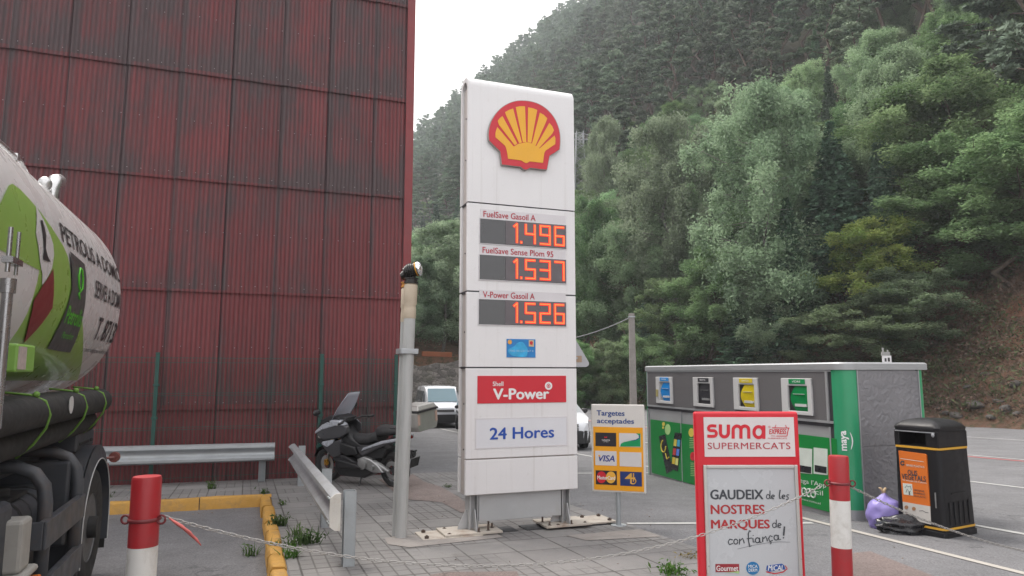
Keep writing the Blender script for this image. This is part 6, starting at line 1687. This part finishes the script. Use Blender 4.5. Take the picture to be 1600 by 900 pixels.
# tall screen, raked back
b = NB("tinted_screen"); b.set(Base_Color=(.74, .80, .90), Roughness=.15, Alpha=.5, Specular_IOR_Level=.8); M_SCR = b.m
m = MB(); rings = []
for f in [k / 8 for k in range(9)]:
    x = 1.34 - .42 * f; z = 1.04 + .50 * f; hw = .18 + .03 * math.sin(f * 3.1) - .09 * max(0, f - .55)
    rings.append([(x - (.10 * (abs(a) ** 2)), hw * a, z) for a in [-1 + 2 * i / 10 for i in range(11)]])
m.loft(rings, False, False)
sc_o = m.build("windscreen", M_SCR, ms, smooth=True); md_ = sc_o.modifiers.new("solid", 'SOLIDIFY'); md_.thickness = .006
# front fender
m = MB(); arc = [(WB + .335 * math.cos(R(a)), .305 + .335 * math.sin(R(a))) for a in range(20, 171, 10)]
m.loft([[(x, y, z - .02 * abs(y / .08) ** 2) for x, z in arc] + [(WB + (x - WB) * .95, y, .305 + (z - .305) * .95) for x, z in reversed(arc)] for y in (-.08, -.04, 0, .04, .08)]); m.build("front_fender", M_SBLK, ms, smooth=50)
# seat: low rider's part with a backrest step, higher pillion
def seat_loft(stn, mat, name):
    m = MB(); rings = []
    for x, zc, hw, hh in stn: rings.append([(x, hw * math.copysign(abs(math.cos(a)) ** .7, math.cos(a)), zc + hh * math.copysign(abs(math.sin(a)) ** .7, math.sin(a))) for a in [2 * math.pi * k / 20 for k in range(20)]])
    m.loft(rings); return m.build(name, mat, ms, smooth=50)
seat_loft([(.84, .82, .06, .03), (.80, .79, .10, .06), (.66, .77, .15, .08), (.42, .79, .17, .085), (.28, .85, .17, .10), (.22, .86, .15, .10)], M_SEAT, "seat")
seat_loft([(.27, .90, .13, .06), (.22, .93, .16, .09), (.02, .935, .155, .075), (-.22, .95, .13, .05), (-.28, .95, .10, .03)], M_SEAT, "pillion_seat")
# engine, swing arm, silencer, stand
side([(.08, .28), (.30, .26), (.56, .34), (.66, .46), (.50, .52), (.34, .48), (.2, .40)], .10, .20, M_ENG, "engine_cover", .02)
m = MB(); m.lathe([(.09, 0), (.09, .03), (.06, .04), (.001, .04)], (.52, .20, .40), (0, 1, 0), 20); m.lathe([(.04, .0), (.04, .05)], (.30, .19, .36), (0, 1, 0), 12); m.tube([(.0, .14, .30), (.2, .15, .40), (.44, .15, .46)], [.03, .035, .04], 8); m.build("swing_arm", M_ENG, ms, smooth=40)
m = MB(); m.lathe([(.05, 0), (.065, .05), (.065, .5), (.05, .52)], (.25, -.22, .36), (-1, 0, .35), 18); m.build("silencer", M_SBLK, ms, smooth=40)
m = MB(); m.tube([(.62, .12, .22), (.60, .20, .10), (.58, .30, -.03)], .014, 6); m.box((.57, .31, -.035), (.08, .05, .012)); m.build("side_stand", M_SBLK, ms, smooth=40)
# tail, number plate holder, lamp
m = MB(); m.tube([(-.20, 0, .72), (-.34, 0, .58), (-.42, 0, .44)], [.03, .02, .015], 6); m.box((-.43, 0, .45), (.02, .20, .16), (0, R(-20), 0)); m.box((-.36, .1, .60), (.03, .08, .025)); m.box((-.36, -.1, .60), (.03, .08, .025)); m.build("plate_holder", M_SBLK, ms)
m = MB(); m.box((-.32, 0, .83), (.04, .2, .05)); m.build("tail_lamp", pm("tail_lamp_red", (.3, .01, .01), .25), ms, bevel=.01)
# top box on its rack
m = MB(); m.bb(-.34, -.05, -.12, .12, .985, 1.0); m.tube([(-.05, .1, .93), (-.3, .1, .985), (-.55, .1, .99)], .014, 6); m.tube([(-.05, -.1, .93), (-.3, -.1, .985), (-.55, -.1, .99)], .014, 6); m.build("rack", M_RACK, ms)
def bxsec(x, e=0.0): return [(x, y, z) for y, z in ((-.21 - e, 1.0), (.21 + e, 1.0), (.25 + e, 1.06), (.25 + e, 1.22), (-.25 - e, 1.22), (-.25 - e, 1.06))]
m = MB(); m.loft([bxsec(-.62), bxsec(-.58, .01), bxsec(-.24, .01), bxsec(-.20)]); tb = m.build("top_box", M_ALUB, ms, bevel=.012); tb.location.x = -.13
m = MB(); m.bb(-.645, -.185, -.265, .265, 1.222, 1.245); m.bb(-.235, -.19, -.258, .258, .99, 1.22); m.build("box_edging", M_SBLK, tb, bevel=.01)
m = MB(); m.loft([[(-.64, -.25, 1.246), (-.19, -.25, 1.246), (-.19, .25, 1.246), (-.64, .25, 1.246)], [(-.60, -.2, 1.30), (-.24, -.2, 1.30), (-.24, .2, 1.30), (-.60, .2, 1.30)]]); m.build("box_lid", M_ALUB, tb, bevel=.012); tb.scale.z = 1.35; tb.location.z = -.37
m = MB(); m.bb(-.63, -.618, .19, .24, 1.08, 1.20); m.bb(-.63, -.618, -.24, -.19, 1.08, 1.20); m.build("box_reflector", pm("box_reflector", (.5, .36, .3), .4), tb)

# ================================================================== PARKED CARS
b = NB("car_glass"); b.set(Base_Color=(.05, .065, .075), Roughness=.06, Specular_IOR_Level=.9); M_CGL = b.m
b = NB("screen_glass"); b.set(Base_Color=(.17, .25, .29), Roughness=.2, Specular_IOR_Level=.25); M_CWS = b.m
M_CBLK = pm("car_black_trim", (.016, .016, .018), .5)
def car(name, label, pos, rotz, paint, L, Wd, H, stations, glass_from, bumper):
    """stations: (x from rear 0..L, half width, sill z, belt z, roof half width or 0, roof z)"""
    t = thing(name, label, "van" if name == 'parked_van' else "car", pos, rotz, None)
    m = MB(); rings = []
    for x, hw, zs, zb, rw, zr in stations:
        rings.append([(x - L / 2, -hw * .96, zs), (x - L / 2, -hw, zs + .18), (x - L / 2, -hw, (zs + zb) / 2), (x - L / 2, -hw * .97, zb), (x - L / 2, -rw, zr), (x - L / 2, -rw * .6, zr + .03), (x - L / 2, rw * .6, zr + .03), (x - L / 2, rw, zr), (x - L / 2, hw * .97, zb), (x - L / 2, hw, (zs + zb) / 2), (x - L / 2, hw, zs + .18), (x - L / 2, hw * .96, zs)])
    m.loft(rings); bd = m.build("body", paint, t, smooth=32)
    return t, bd
def panel(pts, th, name, mat, parent, bevel=0.0):
    P = [Vector(p) for p in pts]; n = (P[1] - P[0]).cross(P[2] - P[0]).normalized() * th
    m = MB(); k = len(P); m.add([p - n * .2 for p in P] + [p + n for p in P], [tuple(range(k)), tuple(reversed(range(k, 2 * k)))] + [(i, (i + 1) % k, (i + 1) % k + k, i + k) for i in range(k)])
    return m.build(name, mat, parent, bevel=bevel)
def wheels(t, xs_, hw, r):
    for x in xs_:
        for s in (-1, 1):
            m = MB(); m.lathe([(r * .62, -.09), (r * .9, -.1), (r, -.07), (r, .07), (r * .9, .1), (r * .62, .09)], (x, s * (hw - .09), r), (0, 1, 0), 28, False); wh = m.build("wheel", M_TYRE, t, smooth=40)
            m = MB(); m.lathe([(r * .64, .07 * s), (r * .55, .05 * s), (r * .2, .075 * s), (.001, .08 * s)], (x, s * (hw - .09), r), (0, 1, 0), 20); m.build("rim", M_ENG, wh, smooth=40)
M_CWHITE = pm("white_car_paint", (.66, .68, .72), .22, 0, .02, 2, .1, (.4, .38, .36), 2, coat=.6); M_CDARK = pm("dark_car_paint", (.03, .032, .036), .2, 0, .05, 2, coat=.6)
# van
vp = at(655, 650, 32.0); L = 4.4
van, bd = car("parked_van", "white delivery van with blue tinted windscreen parked before the stone wall", (0, 0, 0), 0, M_CWHITE, L, 1.8, 1.82,
    [(0.0, .84, .45, 1.0, .70, 1.74), (.12, .90, .30, 1.02, .74, 1.80), (2.3, .91, .28, 1.02, .76, 1.82), (2.75, .91, .28, 1.02, .74, 1.80), (3.0, .91, .28, 1.03, .70, 1.70), (3.62, .90, .28, 1.05, .66, 1.10), (4.15, .88, .30, .96, .62, .99), (4.33, .80, .36, .86, .55, .88), (4.4, .70, .42, .70, .50, .72)], 2, None)
hx, hy = math.sin(R(14)), -math.cos(R(14)); van.rotation_euler.z = math.atan2(hy, hx)
van.location = (-3.5, 33.6, gz(33))
x_ = lambda v: v - L / 2
panel([(x_(3.04), -.63, 1.735), (x_(3.04), .63, 1.735), (x_(3.62), .68, 1.165), (x_(3.62), -.68, 1.165)], .02, "windscreen", M_CWS, van)
for s in (-1, 1):
    for a, c in ((.35, 1.45), (1.55, 2.35), (2.45, 2.95)):
        panel([(x_(a), s * .895, 1.08), (x_(c + (.45 if c > 2.9 else 0)), s * .895, 1.08), (x_(c), s * .79, 1.62), (x_(a), s * .79, 1.62)], .012 * s, "side_window", M_CGL, van)
    m = MB(); m.ell((x_(4.12), s * .74, .80), (.20, .12, .09), 12, 8, (0, R(20), s * R(-28))); m.build("headlight", pm("car_lamp", (.5, .52, .54), .1, 0, .05), van, smooth=True)
    m = MB(); m.ell((x_(3.1), s * 1.0, 1.12), (.06, .10, .10), 10, 8); m.build("mirror", M_CBLK, van, smooth=True)
m = MB(); m.loft([[(x_(4.08), -.90, .26), (x_(4.45), -.70, .26), (x_(4.47), 0, .26), (x_(4.45), .70, .26), (x_(4.08), .90, .26)], [(x_(4.08), -.91, .62), (x_(4.44), -.72, .62), (x_(4.47), 0, .62), (x_(4.44), .72, .62), (x_(4.08), .91, .62)]]); m.build("bumper", M_CBLK, van, bevel=.02)
m = MB(); m.box((x_(4.40), 0, .78), (.06, .8, .10), (0, R(-20), 0)); m.build("grille", M_CBLK, van)
wheels(van, (x_(.85), x_(3.55)), .9, .32)
# two cars behind the price sign
CAR_ST = [(0.0, .70, .45, .80, .60, .95), (.15, .85, .32, .92, .62, 1.25), (.6, .89, .25, .95, .62, 1.46), (1.7, .90, .22, .96, .62, 1.53), (2.5, .90, .22, .96, .60, 1.45), (3.25, .90, .22, .97, .66, 1.0), (3.9, .88, .24, .88, .62, .91), (4.15, .80, .28, .76, .56, .79), (4.25, .66, .34, .6, .5, .64)]
def saloon(label, paint, loc, head):
    L = 4.25
    t, bd = car("parked_car", label, loc, math.atan2(-math.cos(R(head)), math.sin(R(head))), paint, L, 1.8, 1.53, CAR_ST, 0, None)
    x_ = lambda v: v - L / 2
    panel([(x_(2.57), -.57, 1.475), (x_(2.57), .57, 1.475), (x_(3.25), .66, 1.06), (x_(3.25), -.66, 1.06)], .02, "windscreen", M_CGL, t)
    for s in (-1, 1):
        for a, c in ((.5, 1.3), (1.38, 2.4)): panel([(x_(a), s * .875, .99), (x_(c + .3), s * .875, .99), (x_(c), s * .66, 1.42), (x_(a + .15), s * .66, 1.42)], .012 * s, "side_window", M_CGL, t)
        m = MB(); m.ell((x_(3.98), s * .70, .72), (.20, .12, .075), 12, 8, (0, R(18), s * R(-30))); m.build("headlight", pm("car_lamp", (.5, .52, .54), .1), t, smooth=True)
        m = MB(); m.ell((x_(2.75), s * .98, 1.02), (.06, .10, .075), 10, 8); m.build("mirror", M_CBLK, t, smooth=True)
    m = MB(); m.loft([[(x_(3.9), -.90, .2), (x_(4.24), -.72, .2), (x_(4.32), 0, .2), (x_(4.24), .72, .2), (x_(3.9), .90, .2)], [(x_(3.9), -.90, .52), (x_(4.24), -.73, .56), (x_(4.32), 0, .56), (x_(4.24), .73, .56), (x_(3.9), .90, .52)]]); m.build("bumper", M_CBLK, t, bevel=.02)
    m = MB()
    for k in range(4): m.box((x_(4.25) + .02 - .01 * k, 0, .58 + .045 * k), (.06, 1.0, .028), (0, R(-15), 0))
    m.build("grille", pm("grille_chrome", (.12, .12, .12), .3, .5), t)
    wheels(t, (x_(.8), x_(3.4)), .9, .32)
    return t
c1 = at(922, 700, 19.3)
saloon("white car with black bumper half hidden behind the tall price sign", M_CWHITE, (c1.x - 1.02, 21.4, gz(20.5)), 6)
c2 = at(703, 670, 26.5)
saloon("dark car showing only its wheel beside the price sign in front of the van", M_CDARK, (c2.x + 1.05, 28.4, gz(27.5)), 8)

# ================================================================== STREET FURNITURE ALONG THE ROAD
lp = Vector((*at(989, 600, 22).xy, gz(22)))
t = thing("utility_pole", "thin grey concrete pole with a cable tied to its top", "pole", lp)
m = MB(); zt_ = at(986, 490, 22).z - gz(22); m.loft([[(-.11, -.09, -.1), (.11, -.09, -.1), (.11, .09, -.1), (-.11, .09, -.1)], [(-.085, -.07, zt_), (.085, -.07, zt_), (.085, .07, zt_), (-.085, .07, zt_)]]); m.build("pole", M_CONC, t, bevel=.01)
m = MB(); m.bb(-.1, .1, -.09, .09, zt_ - .12, zt_ - .09); m.build("band", M_GALV_POST, t)
def cable(label, pts, r, mat, cat="cable"):
    P = [Vector(p) for p in pts]; m = MB(); o_ = P[0].copy(); m.tube([p - o_ for p in P], r, 5); o = m.build("cable", mat, None, loc=o_, smooth=True)
    return tag(o, label, cat, "cables over the wooded slope" if 'slope' in label else None)
M_WIRE = pm("black_cable", (.05, .05, .055), .6); M_WIREG = pm("grey_cable", (.22, .22, .23), .6)
a_, c_ = Vector((lp.x, lp.y, gz(22) + zt_ - .1)), Vector((-1.2, 20.5, at(880, 535, 20.5).z + .15))
cable("pale sagging cable running from the concrete pole top behind the price sign", [a_.lerp(c_, k / 14) - Vector((0, 0, .45 * 4 * (k / 14) * (1 - k / 14))) for k in range(15)], .014, M_WIREG)
t2 = thing("utility_pole", "plain cable pole standing behind the price sign", "pole", (c_.x, c_.y, gz(c_.y)))
m = MB(); m.cyl((0, 0, -.1), (0, 0, c_.z - gz(c_.y) + .15), .09, .07, 12); m.build("pole", M_CONC, t2, smooth=40)
# back of a triangular road sign
Y_ = 11.0; q0 = at(924, 573, Y_); q1 = at(882, 497, Y_)
sp = Vector((q1.x, Y_, gz(Y_)))
t = thing("road_sign", "grey back of a triangular road sign sticking out behind the price sign", "sign", sp, 0)
hz = q0.z - sp.z; sw = q0.x - sp.x
m = MB(); tri = []
for cx, cz, a0 in ((sw - .09, hz + .05, -90), (0, hz + sw * 1.72 - .1, 30), (-sw + .09, hz + .05, 150)):
    for k in range(7): a = R(a0 + 20 * k); tri.append((cx + .055 * math.cos(a), cz + .055 * math.sin(a)))
m.plate(tri, 0, .02); m.build("sign_plate", pm("sign_back_grey", (.40, .40, .42), .5, .3, .05, 3, .2), t, bevel=.004)
m = MB(); m.cyl((0, .05, -.1), (0, .05, hz + .7), .03, None, 12); m.bb(-.2, .2, -.02, -.005, hz + .12, hz + .15); m.build("post", M_GALV_POST, t, smooth=40)
m = MB(); m.bb(sw - .24, sw - .15, -.006, -.001, hz + .07, hz + .17); m.build("sticker", pm("brown_sticker", (.36, .25, .17), .6), t)
# small kilometre marker beyond the road
kp = at(1386, 567, 27); t = thing("marker_post", "small white and black roadside marker just above the container lid", "sign", (kp.x, kp.y, gz(27)))
h_ = kp.z - gz(27)
m = MB(); m.cyl((0, 0, -.2), (0, 0, h_), .05, None, 10); m.build("post", M_GALV_POST, t)
m = MB(); m.bb(-.17, .17, -.03, .03, h_ - .05, h_ + .28); m.build("marker_plate", M_WPANEL, t, bevel=.01)
m = MB(); m.bb(-.19, .12, -.04, .04, h_ + .28, h_ + .42); m.cyl((-.13, 0, h_ + .42), (-.13, 0, h_ + .58), .035); m.cyl((.05, 0, h_ + .42), (.05, 0, h_ + .50), .03); m.build("marker_cap", pm("grey_cap", (.3, .3, .29), .6), t)
m = MB(); m.bb(-.1, -.03, -.036, -.031, h_ + .05, h_ + .18); m.bb(.02, .1, -.036, -.031, h_ + .05, h_ + .2); m.build("marker_print", M_DARK, t)
# lattice pylon on the slope and the lines it carries
py = None
for Yp in range(70, 200, 2):
    q_ = at(907, 318, Yp)
    if q_.z < T(q_.x, q_.y) + 4: py = Vector((q_.x, q_.y, T(q_.x, q_.y))); break
py = py or at(907, 318, 110)
t = thing("lattice_pylon", "grey steel lattice pylon on the wooded slope beside the price sign", "pylon", py)
M_PYL = pm("pylon_steel", (.30, .31, .32), .6, .3)
ptop = at(907, 206, py.y).z - py.z; wb = .95
m = MB(); 
def pw_(z): return wb * (1 - .55 * z / ptop)
for sx in (-1, 1):
    for sy in (-1, 1): m.tube([(sx * pw_(0), sy * pw_(0), -1), (sx * pw_(ptop), sy * pw_(ptop), ptop)], .07, 5)
k = 0; z_ = .2
while z_ < ptop - .6:
    z2 = z_ + .9 * pw_(z_) * 1.6
    for a, c in (((-1, -1), (1, -1)), ((1, -1), (1, 1)), ((1, 1), (-1, 1)), ((-1, 1), (-1, -1))):
        m.tube([(a[0] * pw_(z_), a[1] * pw_(z_), z_), (c[0] * pw_(z2), c[1] * pw_(z2), z2)], .04, 4); m.tube([(c[0] * pw_(z_), c[1] * pw_(z_), z_), (a[0] * pw_(z2), a[1] * pw_(z2), z2)], .04, 4)
    z_ = z2
m.build("lattice_mast", M_PYL, t)
arms = []
for zc in (ptop - 1.0, ptop - 3.6):
    m = MB(); m.tube([(-3.2, 0, zc), (3.2, 0, zc)], .08, 5); m.tube([(-3.2, 0, zc), (0, 0, zc + .9), (3.2, 0, zc)], .05, 4); m.build("cross_arm", M_PYL, t)
    m = MB()
    for s in (-1, 1): m.lathe([(.05, 0), (.16, .1), (.08, .2), (.16, .3), (.08, .4), (.16, .5), (.05, .6)], (s * 3.1, 0, zc - .65), (0, 0, 1), 8); arms.append(py + Vector((s * 3.1, 0, zc - .65)))
    m.build("insulator", M_WPANEL, t)
for k, a in enumerate(arms):
    far = at(1500 + 26 * k, -40 - 30 * k, 95); lw = at(600, 352 - 14 * k, 150)
    for end, nm, sg in ((far, "dark power line climbing the wooded slope to the upper corner", 4.5), (lw, "dark power line crossing the far wooded slope toward the red building", 4.0)):
        cable(nm, [a.lerp(end, f / 20) - Vector((0, 0, sg * 4 * (f / 20) * (1 - f / 20))) for f in range(21)], .032, M_WIRE)

# ================================================================== WEEDS AND LITTLE THINGS ON THE GROUND
M_WEED = leaf_mat("weed_leaf", (.05, .11, .025), (.12, .19, .05), .3, .03)
M_WEEDD = leaf_mat("dry_weed", (.16, .13, .05), (.26, .21, .10), .2, .02)
def weed(pos, r, h, n, label, seed, broad=.4, mat=None):
    rg_ = np.random.default_rng(seed); V, Q, Tn = [], [], []
    for i in range(n):
        az = rg_.uniform(0, 6.28); L = h * rg_.uniform(.5, 1.2); lean = rg_.uniform(.1, 1.0); b0 = np.array([rg_.normal() * r * .35, rg_.normal() * r * .35, -.01])
        d = np.array([math.cos(az), math.sin(az), 0]); s_ = np.array([-d[1], d[0], 0]) * (.004 + .012 * broad * rg_.random()) * (h / .2)
        k0 = len(V); P = []
        for f in (0, .4, .75, 1.0):
            p = b0 + d * L * lean * f ** 1.4 + np.array([0, 0, L * f * (1 - .35 * lean * f)]); wd = (1.0 + .5 * math.sin(f * 3.14)) * (1 - f) + .06
            V += [p - s_ * wd, p + s_ * wd]
        for j in range(3): Q.append((k0 + 2 * j, k0 + 2 * j + 1, k0 + 2 * j + 3, k0 + 2 * j + 2)); Tn.append(rg_.random())
    nl = int(n * 1.5 * broad); cl = np.stack([rg_.normal(size=nl) * r * .5, rg_.normal(size=nl) * r * .5, rg_.uniform(.1, .75, nl) * h], 1)
    lp_, lq_ = cards(cl, .010 + .011 * broad * h / .2, rg_, .8, 1.6); k0 = len(V)
    V += [tuple(p) for p in lp_]; Q += [tuple(q + k0) for q in lq_]; Tn += list(rg_.random(nl))
    o = link(numpy_mesh("weed", np.array(V), np.array(Q), [mat or M_WEED], None, np.array(Tn)), "weed"); o.location = pos
    return tag(o, label, "weed", "weeds along the kerb")
WD = [((478, 850), .14, .17, 60, "large leafy weed tuft growing behind the kerb near the guardrail mid post", .9), ((455, 872), .10, .15, 40, "small weed tuft at the inner foot of the curved kerb", .7), ((392, 868), .09, .17, 34, "lone grass tuft on the bay asphalt under the chain", .3), ((428, 858), .08, .12, 26, "little weed between bay asphalt and yellow kerb", .5),
      ((437, 822), .12, .17, 44, "weed clump leaning over the bay side of the yellow kerb", .8), ((466, 838), .10, .16, 30, "tall thin weed beside the kerb top", .5), ((412, 772), .08, .12, 30, "weed in the inner kerb corner", .7), ((330, 764), .10, .17, 40, "weed tuft on the tiled strip below the back guardrail", .6), ((300, 788), .06, .08, 18, "tiny weed at the back kerb foot", .5), ((396, 782), .05, .08, 16, "tiny sprout at the kerb corner joint", .6),
      ((700, 762), .07, .09, 24, "small weed at the pavement edge beside the price sign foot", .6), ((1078, 872), .12, .05, 50, "flat dry weed patch on the tiles beside the advertising board", .6), ((1050, 897), .16, .11, 60, "green weed cushion near the bottom of the advertising board", .9), ((170, 778), .08, .10, 24, "weed beside the truck mud flap", .5), ((440, 790), .07, .10, 24, "weed sprouting at the kerb bend", .6), ((455, 856), .08, .14, 26, "ragged weed on the kerb joint", .7)]
for k, (p, r, h, n, lab, br) in enumerate(WD):
    g_ = G(*p); u_, v_ = UV(g_.x, g_.y)
    inbay = u_ < .28 and v_ < 11.15
    if inbay: g_ = G(p[0], p[1], -BAY)
    weed((g_.x, g_.y, g_.z), r, h, n, lab, 100 + k, br, M_WEEDD if 'dry' in lab else None)
weed_s = MB()
# scattered grit and dead leaves on the paving: uncountable
rg_ = np.random.default_rng(77); P_ = []
while len(P_) < 420:
    u_, v_ = rg_.uniform(-3.5, 6), rg_.uniform(4, 13.4)
    if u_ < .45: v_ = rg_.choice([rg_.uniform(10.7, 11.15), rg_.uniform(11.4, 13.4)]) if u_ < .05 else v_
    x_p, y_p = W(u_, v_); P_.append((x_p, y_p, ground_z(u_, v_) + .013 + (0 if u_ < .4 else .006)))
C_ = np.array(P_); rr = np.random.default_rng(3)
PP, QQ = cards(C_, .012, rr, 3.0, 1.2)
PP[:, 2] = np.maximum(PP[:, 2], np.repeat(C_[:, 2], 4) - .002)
o = link(numpy_mesh("litter_leaves", PP, QQ, [M_DRY], None, rr.random(len(QQ))), "litter_leaves"); tag(o, "dry leaf bits and grit strewn over the paving", "leaf litter", None, 'stuff')

# ================================================================== HAZE
b_ = MB(); b_.bb(-440, 440, -140, 540, -3.5, 196)
hz_m = bpy.data.materials.new("valley_haze"); hz_m.use_nodes = True
t_ = hz_m.node_tree; t_.nodes.clear(); o_ = t_.nodes.new('ShaderNodeOutputMaterial'); pv = t_.nodes.new('ShaderNodeVolumePrincipled')
pv.inputs['Color'].default_value = (.86, .89, .95, 1); pv.inputs['Density'].default_value = .0006; pv.inputs['Anisotropy'].default_value = .3
t_.links.new(pv.outputs[0], o_.inputs['Volume'])
hz_o = b_.build("haze", hz_m); hz_o['kind'] = 'stuff'
